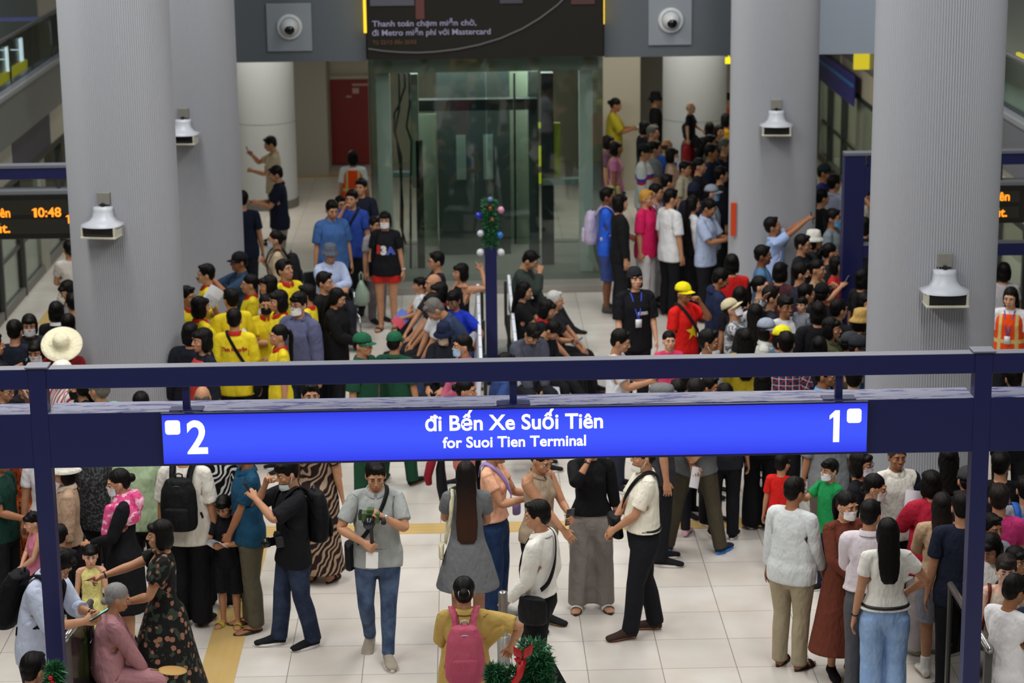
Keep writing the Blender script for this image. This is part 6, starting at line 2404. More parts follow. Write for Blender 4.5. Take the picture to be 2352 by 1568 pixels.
jk = MB().tube([(0, 0, .19), (.01, 0, .16), (.0, 0, .06), (.01, 0, -.10), (.03, 0, -.24), (.04, .0, -.26)], [.03, .07, .10, .115, .10, .06], 18, True, .45)
jk = jk.build('jacket', cloth('#17171c'), None, True)
MB().tube([(-.05, -.02, .20), (-.09, -.03, .12), (-.12, -.02, .0), (-.11, 0, -.08)], [.03, .045, .04, .03], 12).build('sleeve', cloth('#8a2030'), jk, True)
jk.location = (q[0], SAL['root'].location.y + .05, q[1])
tag(jk, 'black jacket with a dark red sleeve hanging beside the person in salmon', 'jacket')

# ---- between the rails, far left
p(14, 868, 1.64, 58, 'person with glasses in dark tee between the rails by the gantry post', 'tee:1e1f26', DARK, 'fringe', glasses='#15151a', head=(0, 16, 0), tone='b')
p(58, 858, 1.62, 130, 'dark haired person with tanned neck behind the gantry post', 'tee:25252b', DARK, 'short', tone='c')
r = p(142, 828, 1.66, -58, 'person in white cap and white red striped shirt', 'tee:dedede:stripe:b3343c', DARK, 'short', hat='cap:e9e6da', armR='phonehigh', tone='c')
phone(r, 'R', 'white phone raised by the person in the white cap', '#d8dade')
p(176, 860, 1.60, -70, 'long haired person in a black mask between the rails', 'long:1c1c20', DARK, 'long', fem=True, mask='#17171a', head=(0, 12, 0))
p(228, 866, 1.68, -128, 'grey haired person in mint shirt between the rails', 'polo:93c9bb', DARK, 'short', '#6f6a62', tone='b')
p(323, 903, 1.60, 178, 'tousled dark head just showing over the sign box', 'tee:2c2d33', DARK, 'short')
p(464, 893, 1.62, 176, 'balding head just showing over the sign box', 'tee:2a2c33', DARK, 'thin', '#55504c', tone='b')

# ---- far left by the platform glass
r = p(158, 553, 1.57, 205, 'person in pale grey blouse with a black strap by the platform glass', 'wtee:c9c3bb', DARK, 'lowbun', fem=True, armL='phonelow')
p(148, 648, 1.60, -60, 'dark haired person looking down below the pale grey blouse', 'tee:8d8d90', DARK, 'bob', fem=True, head=(0, 26, 0))
p(166, 676, 1.55, 200, 'dark haired person half hidden by the pillar above the sun hat', 'tee:7fa2b0', DARK, 'short')
r = p(128, 694, 1.58, 178, 'dark haired person with a white collar beside the lit phone', 'long:16161b', DARK, 'bob', fem=True, armL='phonelow', collar='#dddddd')
phone(r, 'L', 'glowing phone held above the sun hat', lit='#d9b4ff', face=(-.2, -.9, .5), off=.14)
p(156, 724, 1.64, 182, 'person in black with back to the camera beside the pillar', 'long:15171f', DARK, 'short')
p(32, 738, 1.66, 172, 'person in navy tee with short hair by the platform glass', 'tee:1d2230', DARK, 'short', tone='b')
p(66, 724, 1.60, 8, 'masked person facing the camera beside the navy tee', 'long:23242c', DARK, 'bob', mask='#e9e9ec', fem=True, head=(0, 6, 0))
p(80, 785, 1.52, -8, 'masked person in red with a fringe by the sun hat', 'tee:a3252b', DARK, 'bob', mask='#e6e6ea', fem=True, head=(0, 10, 0))
p(139, 775, 1.66, 185, 'person under a wide cream sun hat', 'tee:8e2328', DARK, 'bob', hat='sun:e6dfc0', fem=True, head=(0, -38, 0))
r = p(-18, 770, 1.64, 120, 'person at the edge holding a small camera', 'tee:1a1b20', DARK, 'short', armL=((.06, .40, 1.36), (.6, 0, -1), 'grip'))
camera(r, 'L', 'small white and black camera at the edge by the navy tee', '#d6d6d6', off=.0, face=(.8, .4, .1))

# ---- youths in yellow
Y = 'tee:e6cf2a'
YC = '#b5241f'
r = p(428, 660, 1.60, 60, 'youth in yellow half hidden by the pillar lifting a paper', Y, DARK, 'short', collar=YC, armL=((.10, .28, 1.52), (.8, 0, -1), 'grip'))
sheet(r, 'L', 'white printed sheet lifted beside the pillar', '#e2e3e6', .17, .22, '#bfc3ca', face=(.1, -.9, .4), up=(.5, 0, .8))
p(475, 609, 1.66, -88, 'youth in yellow facing the pillar with neat short hair', Y, DARK, 'short', collar=YC, tone='a')
r = p(551, 578, 1.68, -70, 'photographer in black cap and denim shirt aiming a camera', 'shirt:2f4560', DARK, 'short', hat='cap:17181c', armL='phonehigh', armR='phonehigh', tone='c')
camera(r, 'L', 'black camera aimed by the photographer in the black cap', '#141416', off=.03)
r = p(634, 531, 1.60, -84, 'masked person in beige top with tied hair walking past the pillar', 'wlong:c4ae92', 'pants:2a2b30', 'bun', fem=True, mask='#b9c6d4', armR='strap')
backpack(r, 'small black backpack on the masked person in beige', '#19191d')
p(556, 440, 1.70, 178, 'person in navy tee half hidden by the rear pillar', 'tee:1c2234', 'pants:22242c', 'short', tone='b', armL='hang')
p(647, 599, 1.70, 42, 'youth in yellow looking upward at the back of the group', Y, DARK, 'short', collar=YC, tone='b', head=(14, -14, 0))
p(575, 632, 1.58, -80, 'youth in yellow with dark ponytail in profile', Y, DARK, 'pony', collar=YC, fem=True)
p(618, 634, 1.58, -76, 'youth with black hair and a white bow among the yellow shirts', 'wtee:dcd6d0', DARK, 'bob', fem=True, band='#eeeeee')
p(531, 666, 1.68, -150, 'tall youth in yellow with thick black hair', Y, DARK, 'fringe', collar=YC)
r = p(457, 683, 1.60, 120, 'youth in yellow with swept back hair holding a white sheet', Y, DARK, 'bob', collar=YC, fem=True, armR='phone', armL='phone')
sheet(r, 'R', 'white sheet held low among the yellow shirts', '#e4e5e8', .16, .20, '#b5bccb', face=(.1, -.7, .7), up=(.6, .3, .6))
p(610, 678, 1.57, 6, 'youth in yellow wearing a black mask', Y, DARK, 'pony', collar=YC, fem=True, mask='#17171b', armL='clasp', armR='cross')
p(641, 668, 1.58, -66, 'youth in yellow with short bob in profile beside the black mask', Y, DARK, 'bob', collar=YC, fem=True)
r = p(686, 674, 1.68, -32, 'masked person with glasses in slate hoodie beside the yellow shirts', 'coat:5b5d7d', 'pants:39445c', 'fringe', mask='#eceaea', glasses='#25252a', hood='#55577a', armR='hangf')
p(706, 656, 1.66, -100, 'youth in yellow behind the slate hoodie', Y, DARK, 'short', collar=YC, tone='b')
r = p(537, 712, 1.65, 178, 'youth in yellow with red lettering on the back and a black strap', 'big:e6cf2a', DARK, 'short', collar=YC, name='volunteer')
print_on(r, 'Tình Nguyện', .052, '#a8241c', False, 1.27, 0, .003)
worn(r, 'sling_bag', [('sling_bag', cross_tpl('bag', -1, False), cloth('#16161a')), ('strap', cross_tpl('strap', -1), cloth('#16161a'))], 'black sling bag on the youth with red lettering', 'bag')
r = p(641, 748, 1.57, -72, 'youth in yellow with a long black plait above the slate trousers', Y, DARK, 'ponylong', collar=YC, fem=True, armL='hang')
print_on(r, 'Tình Nguyện', .045, '#a8241c', False, 1.24, 0, .002)
p(436, 742, 1.67, 172, 'person in black jacket at the corner of the yellow group', 'coat:191b24', DARK, 'bob', fem=True)
p(466, 756, 1.60, -60, 'person in navy with a red strap below the yellow group', 'long:1b1e2a', DARK, 'bob', fem=True, over='vest:c23a34')
p(778, 664, 1.60, 76, 'long haired person all in black reading a phone beside the wheelchair', 'coat:131316', DARK, 'long', fem=True, armL='phonelow', armR='phonelow', head=(0, 18, 0), fat=1.08, name='blackcoat')
phone(PEOPLE['blackcoat'], 'L', 'dark blue phone held by the long haired person in black', '#1d2238')
p(743, 627, 1.66, 66, 'short haired person in black in front of the wheelchair', 'long:17171a', DARK, 'short', tone='b')

# ---- around the wheelchair and the lift
p(763, 463, 1.72, 22, 'person in blue short sleeved shirt pushing the wheelchair', 'shirt:41659e', 'pants:23262e', 'short', fat=1.10, armR='hang', armL='hang', head=(0, 14, 0), tone='b')
r = p(758, 560, 1.60, 30, 'seated person in grey hat and pale blue shirt in the wheelchair', 'lshirt:b9c6e6', 'pants:22242c', 'short', '#6f6a64', hat='bucket:5d6470', pose={'leg': 'sit', 'lean': 8, 'armL': ((-.04, .26, 1.20), (1, -.2, -.2), 'grip'), 'armR': ((-.04, .28, 1.16), (1, -.2, -.2), 'grip'), 'seat': .64, 'footL': (.10, .44, .10), 'footR': (.10, .44, .10)}, glasses='#2a2a2c', tone='b', name='hatman')
q = wpoint(r, (0, .03, 0))
wc.location = (q.x, q.y, 0)
wc.rotation_euler = (0, 0, math.radians(30))
r = p(808, 438, 1.70, -18, 'person in royal blue tee holding a phone to the face', 'tee:2b479a', 'slim:1d2229', 'short', armR='chin', armL='hang', tone='b', name='royal')
crossbag(r, 'black bag across the person in royal blue tee', '#15161b', -1, True)
p(781, 452, 1.66, 26, 'bespectacled person between the two blue shirts', 'tee:23262e', DARK, 'short', glasses='#202024', tone='b')
p(829, 412, 1.68, -20, 'dark haired person just behind the royal blue tee', 'tee:1c2030', DARK, 'short', tone='b')
r = p(884, 487, 1.58, -6, 'masked person in black printed tee and red shorts', 'tee:17171b', 'mini:c02a22', 'bob', fem=True, fat=1.08, mask='#ece8ea', shoes='sandal:1c1a1a', tone='b', watch='L', watchc='#d8d8d8', name='redshorts')
print_on(r, '3', .16, '#dedede', True, 1.13, -.01, .012, 'print')
print_on(r, 'I', .13, '#c02a2a', True, 1.15, -.085, .02, 'print')
print_on(r, 'A', .14, '#4f5fb4', True, 1.13, .085, .012, 'print')
crossbag(r, 'black tote at the side of the person in red shorts', '#131317', -1, side=True)
r2 = Sol().loft([((0, 0, .16), (.02, 0, 0), (0, .015, 0)), ((.0, 0, .10), (.05, 0, 0), (0, .03, 0)), ((.01, 0, .0), (.10, 0, 0), (0, .06, 0)), ((-.01, 0, -.12), (.115, 0, 0), (0, .075, 0)), ((0, 0, -.17), (.07, 0, 0), (0, .05, 0))], 9)
q = wpoint(r, (-.36, -.02, .55))
o = r2.build('plastic_bag', plain('plastic_green', '#93a796', .35), None, True)
o.location = q
MB().tube([(-.02, 0, .15), (-.02, 0, .24), (.0, 0, .27), (.02, 0, .24), (.02, 0, .15)], .010, 6).build('handle', plain('plastic_green', '#93a796', .35), o, True)
tag(o, 'pale green plastic bag hanging by the person in red shorts', 'bag')
p(860, 500, 1.42, 40, 'grey clad person half hidden by the person in red shorts', 'tee:9b959a', 'pants:6f686a', 'short', tone='b')
r = p(631, 383, 1.70, -84, 'person in navy polo photographing with a phone by the smooth pillar', 'polo:161a2c', 'pants:8e8576', 'short', armL='phone', armR='phone', tone='b', fat=1.08, head=(0, 14, 0))
phone(r, 'R', 'black phone held by the person in navy polo', '#101114')
r = p(618, 315, 1.70, -86, 'person in beige shirt raising a phone by the smooth pillar', 'polo:b7a68c', 'pants:6b6558', 'short', armR='phonehigh', armL='phone', tone='b', head=(0, 16, 0))
phone(r, 'R', 'slim phone raised by the person in beige shirt', '#33343a')
p(810, 347, 1.60, 178, 'staff in orange vest facing the red door', 'tee:e2e2e4', DARK, 'bob', over='vest:f0501c:hivis:d9c27a', fem=True)

# ---- benches
p(1004, 580, 1.70, -78, 'seated person in black tee with glasses at the far end of the bench', 'tee:1b1e27', DARK, 'short', glasses='#2a2020', pose={'leg': 'sit', 'armL': 'lap', 'armR': 'lap'}, tone='b')
r = p(966, 638, 1.20, -82, 'child in white tee beside the bench holding flyers', 'tee:d9dbe0', DARK, 'boy', armL='phonelow', armR='phonelow')
sheet(r, 'R', 'blue and red flyer held by the child in white', '#5b74c8', .18, .20, '#c8475a', face=(-.3, -.7, .5), up=(.5, 0, .7), off=.0)
p(1060, 606, 1.60, -72, 'seated person in black tank top pointing upward', 'tank:17171b', DARK, 'bob', fem=True, pose={'leg': 'sit', 'armL': ((.15, -.24, 1.62), (.7, -1, -.6), 'point'), 'armR': 'lap'})
p(998, 634, 1.62, -70, 'seated person with high forehead behind the black haired one', 'tee:23262c', DARK, 'thin', pose={'leg': 'sit', 'armL': 'lap', 'armR': 'lap'}, tone='b')
p(1010, 650, 1.58, -80, 'seated black haired person with a red collar', 'tee:1d1d22', DARK, 'bob', collar='#c23a34', fem=True, pose={'leg': 'sit', 'armL': 'lap', 'armR': 'lap'})
p(990, 676, 1.58, -75, 'seated dark haired person in white behind the grey haired one', 'tee:cfd0d6', DARK, 'short', pose={'leg': 'sit', 'lean': 14, 'armL': 'lap', 'armR': 'lap'})
p(984, 694, 1.68, -82, 'seated grey haired person leaning forward in slate shirt', 'shirt:33405c', 'pants:3a4664', 'short', '#6b6763', pose={'leg': 'sit', 'lean': 32, 'armL': ((.04, .42, 1.0), (.8, -.3, 0), 'grip'), 'armR': ((.04, .42, 1.0), (.8, -.3, 0), 'grip'), 'head': (0, 14, 0)}, tone='b')
r = p(1040, 671, 1.62, -28, 'seated youth in royal blue football shirt with glasses', 'tee:2138b8', DARK, 'fringe', glasses='#22242c', pose={'leg': 'sit', 'armL': ((.30, .10, .98), (1, -.6, .2), 'relax'), 'armR': 'lap', 'head': (0, 14, 0)}, tone='c')
p(1018, 742, 1.58, -22, 'seated person in navy bucket hat and beige mask', 'coat:1b1d26', DARK, 'bob', hat='bucket:1d2440', mask='#cdb9a6', fem=True, pose={'leg': 'sit', 'armL': 'lap', 'armR': 'lap', 'head': (0, 12, 0)})
p(1065, 771, 1.60, -78, 'person in rose shirt with a light blue mask near the bench', 'lshirt:b25a74', DARK, 'lowbun', fem=True, mask='#a9cfe8', armR='clasp', armL='clasp')
r = p(830, 764, 1.68, 62, 'soldier in green cap and uniform in profile', 'shirt:1f4a36', 'pants:1d4633', 'short', hat='cap:1f5c40', tone='b', shoes='shoe:17181b')
r = p(905, 762, 1.68, 158, 'soldier in green cap and uniform turned away', 'shirt:1f4a36', 'pants:1d4633', 'short', hat='cap:1f5c40', tone='b', shoes='shoe:17181b', armL='hangf', spread=.08)
p(1163, 814, 1.64, 100, 'person in slate blue shirt below the blue post', 'shirt:2f4478', 'pants:2a3550', 'short', tone='c', armR='hip', pose={'leg': 'sit', 'lean': 10})
r = p(1225, 580, 1.70, 74, 'seated person in dark green jacket with chin on hand', 'coat:343c38', DARK, 'short', pose={'leg': 'sit', 'lean': 12, 'armL': 'lap', 'armR': 'chin', 'head': (0, 18, 0), 'footL': (.1, .62, .22)}, tone='b')
p(1204, 648, 1.60, 80, 'seated long haired person in black on the bench', 'tee:17171a', DARK, 'long', fem=True, pose={'leg': 'sit', 'armL': 'lap', 'armR': 'lap', 'head': (0, 8, 0)})
p(1273, 671, 1.58, 82, 'white haired person with short hair facing the queue', 'tee:26262c', DARK, 'short', '#b9b7b4', pose={'leg': 'sit', 'armL': 'lap', 'armR': 'lap'}, tone='b')
r = p(1260, 690, 1.58, 78, 'seated person in black and red with a phone', 'tee:19191c', DARK, 'bob', fem=True, collar='#b5222a', pose={'leg': 'sit', 'armL': 'phone', 'armR': 'lap', 'head': (0, 16, 0)})
phone(r, 'L', 'pale phone held by the seated person in black and red', '#8f96b4')
p(1229, 752, 1.66, 24, 'seated person in slate jacket looking down', 'coat:4a4d5a', DARK, 'fringe', pose={'leg': 'sit', 'lean': 14, 'armL': 'lap', 'armR': 'lap', 'head': (0, 30, 0)}, tone='b')
p(1280, 744, 1.62, 62, 'seated person in black jacket with a gold bracelet', 'coat:1a1c22', DARK, 'fringe', pose={'leg': 'sit', 'lean': 20, 'armL': 'lap', 'armR': 'lap', 'head': (0, 24, 0), 'footL': (.14, .66, .06)}, watch='L', watchc='#c9a13a', tone='b')
r = p(1428, 760, 1.67, 78, 'person in white tee holding a phone between the rails', 'tee:dfe2ea', 'pants:2b2f40', 'short', armR='phone', armL='phone', tone='b', name='whitephone', head=(0, 14, 0))
phone(r, 'R', 'dark blue phone held by the person in white tee between the rails', '#1f2340')

# ---- queue on the right
r = p(1457, 614, 1.68, 10, 'person in black tee and dark beanie with a blue lanyard', 'big:17171b', DARK, 'bob', hat='beanie:26262a', head=(8, -4, 0), tone='a', armR='hangf', armL='hangf', name='lanyardman')
lanyard(r, '#2f46c4')
print_on(r, 'nmn', .07, '#d9d9d9', True, 1.20, .06, .004, 'print')
r = p(1568, 648, 1.64, 48, 'person in red tee with a yellow star and yellow cap', 'tee:d81f1c', 'pants:2a2a30', 'short', hat='cap:f0dc1e', tone='c', armL='mouth', armR='hang', fat=1.12, name='flagman')
star_on(r, .105, '#f4d51f', 1.16)
worn(r, 'sling_bag', [('sling_bag', cross_tpl('bag', 1, False), cloth('#201f22')), ('strap', cross_tpl('strap', 1), cloth('#201f22'))], 'dark sling bag on the person with the star tee', 'bag')
p(1536, 762, 1.30, 4, 'girl in red and pink top standing under the star tee', 'tee:d6406a:band:e7b4cf:d4264a', DARK, 'bun', tone='a', head=(4, -4, 0), shawl=None)
r = p(1393, 433, 1.70, 84, 'person in bright blue jacket and navy shorts with a lilac backpack', 'long:2f62d8', 'bshorts:3b4a86', 'short', tone='d', shoes='shoe:4b4a48', armR='phonelow', armL='phonelow', name='bluejacket')
backpack(r, 'pale lilac backpack on the person in the bright blue jacket', '#b9aec9', '#c6bcd4', '#57525e')
p(1422, 448, 1.62, 100, 'person in black beside the bright blue jacket', 'long:19181b', DARK, 'bob', fem=True)
p(1483, 438, 1.64, 60, 'person in hot pink shirt and white trousers with light hair', 'big:d5235f', 'wide:dad8da', 'short', '#b98a3c', fat=1.10, armR='hang')
p(1505, 424, 1.66, 70, 'person with glasses in maroon striped jacket', 'long:7a2030:stripe:d8d4d6', 'pants:b7b3b2', 'short', glasses='#222226', tone='b')
p(1541, 436, 1.70, 118, 'person in white tee and black trousers waiting in the queue', 'big:dedfe0', 'pants:17171b', 'short', tone='b', head=(-15, 4, 0))
q_ = p(1590, 452, 1.60, 100, 'person in black pinafore over white blouse with long hair', 'wlong:e2e2e4', 'lskirt:141418', 'long', fem=True, over='vest:141418', armL='phone')
r = p(1633, 460, 1.66, 62, 'person in pale blue shirt reading a phone in the queue', 'shirt:a9b7d4', 'pants:17171c', 'short', armL='phone', armR='phone', head=(0, 20, 0), tone='c')
phone(r, 'L', 'brown cased phone held in the queue', '#5a4536')
p(1633, 424, 1.66, 84, 'person in grey cap and blue mask in the queue', 'long:aeb8c8:stripe:5c6b86', DARK, 'short', hat='cap:9096a2', mask='#6fa8dc', tone='b')
p(1478, 331, 1.70, 76, 'person in white jacket with a tricolour chest band and black cap', 'coat:d9dada:band:3242b8:c22a32', 'pants:b0b0b2', 'short', hat='cap:191a1e', tone='b', armR='hang')
r = p(1413, 326, 1.58, 80, 'person in pink top with a yellow bag by the lift', 'wtee:cf7ca4', 'pants:7d7a72', 'bob', fem=True, armL='hip', tone='c')
crossbag(r, 'pale yellow bag at the side of the person in pink top', '#d4d08a', -1, side=True)
r = p(1416, 227, 1.70, 84, 'person in olive yellow tee with a bun reading a phone by the cream wall', 'big:a89c28', 'pants:4a4636', 'bun', armL='phone', armR='phone', tone='c', fat=1.1, head=(0, 14, 0))
phone(r, 'L', 'phone with a green lit screen by the cream wall', lit='#9fe0c8')
p(1505, 211, 1.70, 84, 'person in black tee and black hat by the recess', 'tee:17171a', DARK, 'short', hat='bucket:17171a', tone='b')
p(1585, 238, 1.10, 66, 'child with shaved head riding on shoulders against the smooth pillar', 'tee:1d1d22', DARK, 'thin', '#a08872', armL='phonelow', tone='a', name='shaved', z0=1.13, pose={'leg': 'sit', 'seat': .75, 'tuck': .30})
p(1498, 290, 1.64, 70, 'person with grey streaked hair below the black hat', 'tee:2c2c32', DARK, 'short', '#5a5856', tone='b')
p(1480, 279, 1.62, 110, 'dark haired person in black beside the recess', 'long:17171b', DARK, 'bob', fem=True)
p(1502, 326, 1.66, 95, 'dark haired person in grey behind the white jacket', 'tee:73787e', DARK, 'short')
p(1530, 323, 1.64, 120, 'brown haired person in blue tracksuit with white stripes', 'long:2c55a8:sleeves:3f6fc4', DARK, 'thin', '#4a2f22')
r = p(1542, 341, 1.58, 82, 'masked person lifting a blue phone in the queue', 'wtee:c9a58f', DARK, 'bob', fem=True, mask='#e3e3e8', armL='phone')
phone(r, 'L', 'blue phone lifted by the masked person in the queue', '#3a4c78')
p(1582, 294, 1.72, 82, 'person in dark red polo with thick black hair', 'polo:8e1f22', DARK, 'short', tone='c')
p(1630, 312, 1.62, 70, 'person with mask pulled low beyond the dark red polo', 'tee:55524c', DARK, 'short', mask='#8f979c', tone='c')
p(1652, 288, 1.60, 24, 'long haired person near the rear pillar edge', 'tee:23201f', DARK, 'long', fem=True)
p(1630, 282, 1.60, 170, 'dark head at the back of the queue by the pillar', 'tee:201f22', DARK, 'bob')
p(1580, 284, 1.74, 70, 'person in camouflage shirt under the shaved child', 'tee:5a5348:camo:3c3a30:74694f', DARK, 'short', armL='cross')
p(1632, 333, 1.70, 78, 'person in navy with hand near the chin in the queue', 'long:1b2036', DARK, 'short', armL='chin', tone='c')
p(1605, 365, 1.64, 74, 'person with slick hair in black tee in the queue', 'tee:181a22', DARK, 'bun', tone='b')
p(1664, 320, 1.64, 66, 'grey haired person tucked against the rear pillar', 'long:1e2233', DARK, 'short', '#5d5a58', tone='b')
p(1532, 402, 1.60, 110, 'dark haired person with a pale bag in mid queue', 'tee:2a2a2f', DARK, 'short')
p(1593, 420, 1.56, 150, 'person in dark knitted hat with a white pompom', 'coat:1d2030', DARK, 'bob', hat='beanie:1c2136', fem=True)
p(1572, 372, 1.60, 60, 'person in cream shirt carrying a pale bag in the queue', 'shirt:b9b09a', DARK, 'short')
p(1655, 385, 1.64, 100, 'dark clad person at the pillar edge below the navy one', 'long:15161c', DARK, 'short')
p(1672, 216, 1.64, 80, 'person glimpsed between the smooth and ribbed pillars', 'tee:c24a2a', DARK, 'short', tone='b')
p(1668, 262, 1.62, 90, 'person in mustard glimpsed at the ribbed pillar', 'tee:b58a1e', DARK, 'bob', fem=True)
p(1396, 312, 1.56, 75, 'dark haired person close to the lift glass', 'tee:6b4a58', DARK, 'bob', fem=True)

# ---- dense crowd by the right pillars
r = p(1768, 502, 1.68, 84, 'person in light blue polo holding a phone high with both hands', 'polo:9fb4e0', DARK, 'short', armL=((.02, .44, 1.72), (1, .2, -.6), 'grip'), armR=((.02, .44, 1.72), (1, .2, -.6), 'grip'), tone='c', head=(0, -14, 0))
phone(r, 'L', 'black phone held high above the crowd by the pillar', '#101114', off=.0)
p(1750, 566, 1.68, 80, 'person in denim blue shirt under the raised phone', 'tee:4f7396', DARK, 'short', tone='d')
p(1842, 541, 1.68, 66, 'person with glasses in black suit stretching an arm', 'coat:17191f', DARK, 'short', glasses='#141416', armL='fwd', tone='b')
p(1868, 528, 1.62, 76, 'person in white bucket hat behind the black suit', 'tee:22262c', DARK, 'bob', hat='bucket:dcdad2')
p(1892, 377, 1.70, 74, 'person in dark cap with a teal badge by the platform glass', 'tee:23286a', DARK, 'short', hat='cap:1d2a2c', tone='c')
p(1915, 404, 1.70, 120, 'person in pale grey shirt with full black hair by the blue post', 'shirt:9aa0b4', DARK, 'short')
p(1887, 436, 1.66, 110, 'person in black track top with white stripes', 'long:131316:sleeves:25252a', DARK, 'short')
p(1912, 482, 1.68, 62, 'person in blue mask and grey tee beside the blue post', 'tee:7f8a92', DARK, 'short', mask='#5aa7d6', tone='c')
p(1681, 585, 1.60, 172, 'person in red top with dark hair beside the pillar', 'wtee:c41f1f', DARK, 'bob', fem=True)
p(1660, 620, 1.64, 96, 'person in navy hoodie looking down', 'coat:222a48', DARK, 'short', hood='#1f2744', head=(0, 20, 0), tone='c')
p(1667, 688, 1.62, 70, 'masked person in camouflage jacket and beige cap raising a hand', 'coat:6a6c70:camo:b5b8bd:3a3c40', DARK, 'short', hat='cap:c9bf9c', mask='#e6e6ee', head=(0, -28, 0), armL=((.22, .26, 1.66), (1, -.1, -.6), 'wave'), armR='mouth', watch='L', watchc='#111114')
p(1743, 636, 1.62, 72, 'person in animal print top with black hair tied back', 'wlong:8d7757:leopard:3b2e22:b39a72', DARK, 'pony', fem=True, tone='a', head=(0, -6, 0))
p(1792, 604, 1.64, 140, 'person in maroon tee with back turned in the crowd', 'tee:4a2630', DARK, 'bob')
p(1838, 606, 1.66, 84, 'person in a black mask and dark hoodie lifting a hand', 'coat:2a2a38', DARK, 'short', mask='#1a1a1e', armL='phonehigh')
r = p(1876, 598, 1.60, 60, 'dark haired person filming with a grey phone', 'wtee:a58a6c', DARK, 'pony', fem=True, armR='phonehigh')
phone(r, 'R', 'grey phone filming beside the blue post', '#8e959c')
p(1921, 590, 1.58, 62, 'person in bright red tee with white cap hidden by the blue post', 'tee:c9282c', DARK, 'bob', fem=True, armL='hip')
p(1888, 650, 1.68, 160, 'person in black flat topped cap with back turned', 'coat:1a1b20', DARK, 'short', hat='cap:141417', tone='c')
r = p(1803, 680, 1.68, 24, 'person with glasses in white tee carrying a toddler', 'tee:d6d6d8', DARK, 'fringe', glasses='#3a3030', armL=((.14, .28, 1.28), (1, -.2, -.8), 'grip'), tone='c')
p(1844, 684, .92, -40, 'toddler in grey held beside the person with glasses', 'long:80848e', DARK, 'boy', tone='a', z0=.74, nofeet=False)
p(1759, 731, 1.62, 78, 'person in pale grey cap and red face scarf', 'shirt:c8c9c4', DARK, 'bob', hat='cap:98a0b2', mask='#9c2430', fem=True, armL='clasp')
p(1795, 748, 1.60, 100, 'person in yellow and black cap in the crowd', 'tee:4c6d90', DARK, 'bob', hat='cap:e6dd22:1a1a1c')
p(1806, 765, 1.66, 172, 'person in blue and red plaid shirt turned away', 'shirt:2a3866:plaid:d8d0d0:8f3440', DARK, 'short')
p(1712, 757, 1.60, 178, 'person with long black hair in yellow shirt and white shorts', 'lshirt:b9a428', 'bshorts:d3cfc8', 'long', fem=True, tone='d', shoes='sandal:7a3a2a')
p(1880, 695, 1.66, 178, 'black haired person beneath the black cap', 'long:17171c', DARK, 'bob')
r = p(1908, 731, 1.62, 66, 'person in olive shirt shooting with a camera', 'lshirt:4a4c34', DARK, 'bob', armL='phonehigh', armR='phonehigh', tone='b')
camera(r, 'L', 'black camera raised by the person in olive', '#141416', off=.03)
p(1882, 775, 1.45, 166, 'child with a pink hair clip in black hair', 'tee:2a2a38', DARK, 'bob', fem=True, band='#d84a86')
p(1952, 762, 1.66, 96, 'person in charcoal cap with an ear showing', 'tee:28406a', DARK, 'short', hat='cap:3a3c42', tone='c')
p(1972, 770, 1.62, 70, 'person in dark visor cap against the cream lit pillar', 'tee:3f5f86', DARK, 'short', hat='cap:2c2e34', tone='c')
p(1978, 709, 1.62, 110, 'person in tan straw hat beside the cream lit pillar', 'tee:23232a', DARK, 'bob', hat='bucket:c09c5a')
p(1626, 760, 1.66, 76, 'masked person in white shirt with tousled hair', 'lshirt:dad8da', DARK, 'short', mask='#e6e6ea!', tone='c')
p(1986, 500, 1.64, 170, 'dark haired person framed by the blue gusset', 'tee:1d1d22', DARK, 'bob', fem=True)
p(1994, 430, 1.62, -70, 'person raising an arm under the blue gusset', 'tee:c9c4b4', DARK, 'short', armL='up', armR='up')
p(1982, 620, 1.62, 120, 'dark haired person under the blue crossbar', 'tee:1c1c20', DARK, 'bob', fem=True)
p(1986, 674, 1.60, 40, 'masked person between the blue post and the pillar', 'tee:22222a', DARK, 'bob', fem=True, mask='#d5dae6')
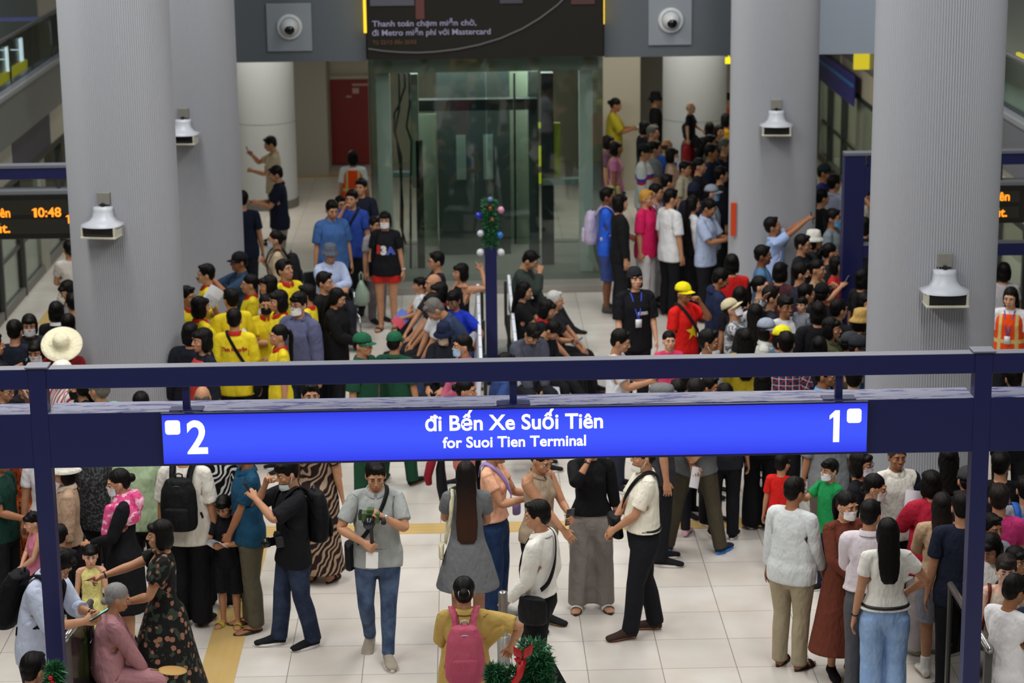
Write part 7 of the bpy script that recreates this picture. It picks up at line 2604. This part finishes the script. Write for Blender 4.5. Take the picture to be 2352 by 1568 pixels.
p(1516, 884, 1.58, 92, 'person in grey flat cap just over the sign box', 'tee:3a3a40', DARK, 'short', hat='flat:6f7072')
p(1666, 884, 1.56, 172, 'round dark head just over the sign box by the yellow shirt', 'tee:2a2a30', DARK, 'short')
p(1630, 866, 1.56, 60, 'person with a blue mask below the chin by the grey flat cap', 'tee:39393f', DARK, 'short', mask='#a9d0e4!', tone='c')
p(1580, 848, 1.60, 62, 'dark haired person with a mask at the throat over the sign', 'long:1d1d23', DARK, 'bob', fem=True, mask='#c9dcec!')
r = p(1892, 836, 1.66, 72, 'person in navy tee with a sky blue scarf between the rails', 'tee:1b2032', DARK, 'short', tone='c', collar='#6fa4d6')
p(1948, 846, 1.58, 80, 'fair haired person beside the green collar', 'tee:3a3530', DARK, 'bob', '#6f6250', fem=True)
p(1962, 842, 1.64, 170, 'person in dark tee with a neon green collar', 'tee:23382e', DARK, 'short', collar='#4fd84a', tone='a')
p(1700, 660, 1.62, 160, 'dark head between the red top and the animal print', 'tee:1b1b20', DARK, 'bob')
p(1850, 655, 1.60, 100, 'dark haired person between the mask and the black cap', 'tee:4a2230', DARK, 'short')
p(1735, 700, 1.60, 178, 'long haired person in black below the animal print', 'tee:17171b', DARK, 'long', fem=True)
p(1770, 660, 1.60, 90, 'dark haired person shoulder to shoulder with the animal print', 'tee:2c2c34', DARK, 'short')
p(1925, 690, 1.62, 120, 'dark clad person by the foot of the blue post', 'tee:1b1b20', DARK, 'short')
p(1905, 560, 1.60, 100, 'dark haired person under the white bucket hat', 'tee:25252a', DARK, 'pony', fem=True)

# ---- far right
p(2306, 604, 1.58, 178, 'person with black hair in pale grey blouse by the screen doors', 'wtee:bdb9be', 'pants:17171b', 'bob', fem=True, fat=1.08)
r = p(2322, 662, 1.58, -22, 'staff in orange vest with long hair standing by the cream lit pillar', 'tee:e6e4e8', DARK, 'long', over='vest:f0501c:hivis:d8c27c', fem=True, head=(-6, 6, 0), tone='a', name='staff')
lanyard(r, '#3a4a9a')
p(2330, 845, 1.62, 178, 'dark haired person in black between the rails beyond the gantry post', 'long:141417', DARK, 'short')
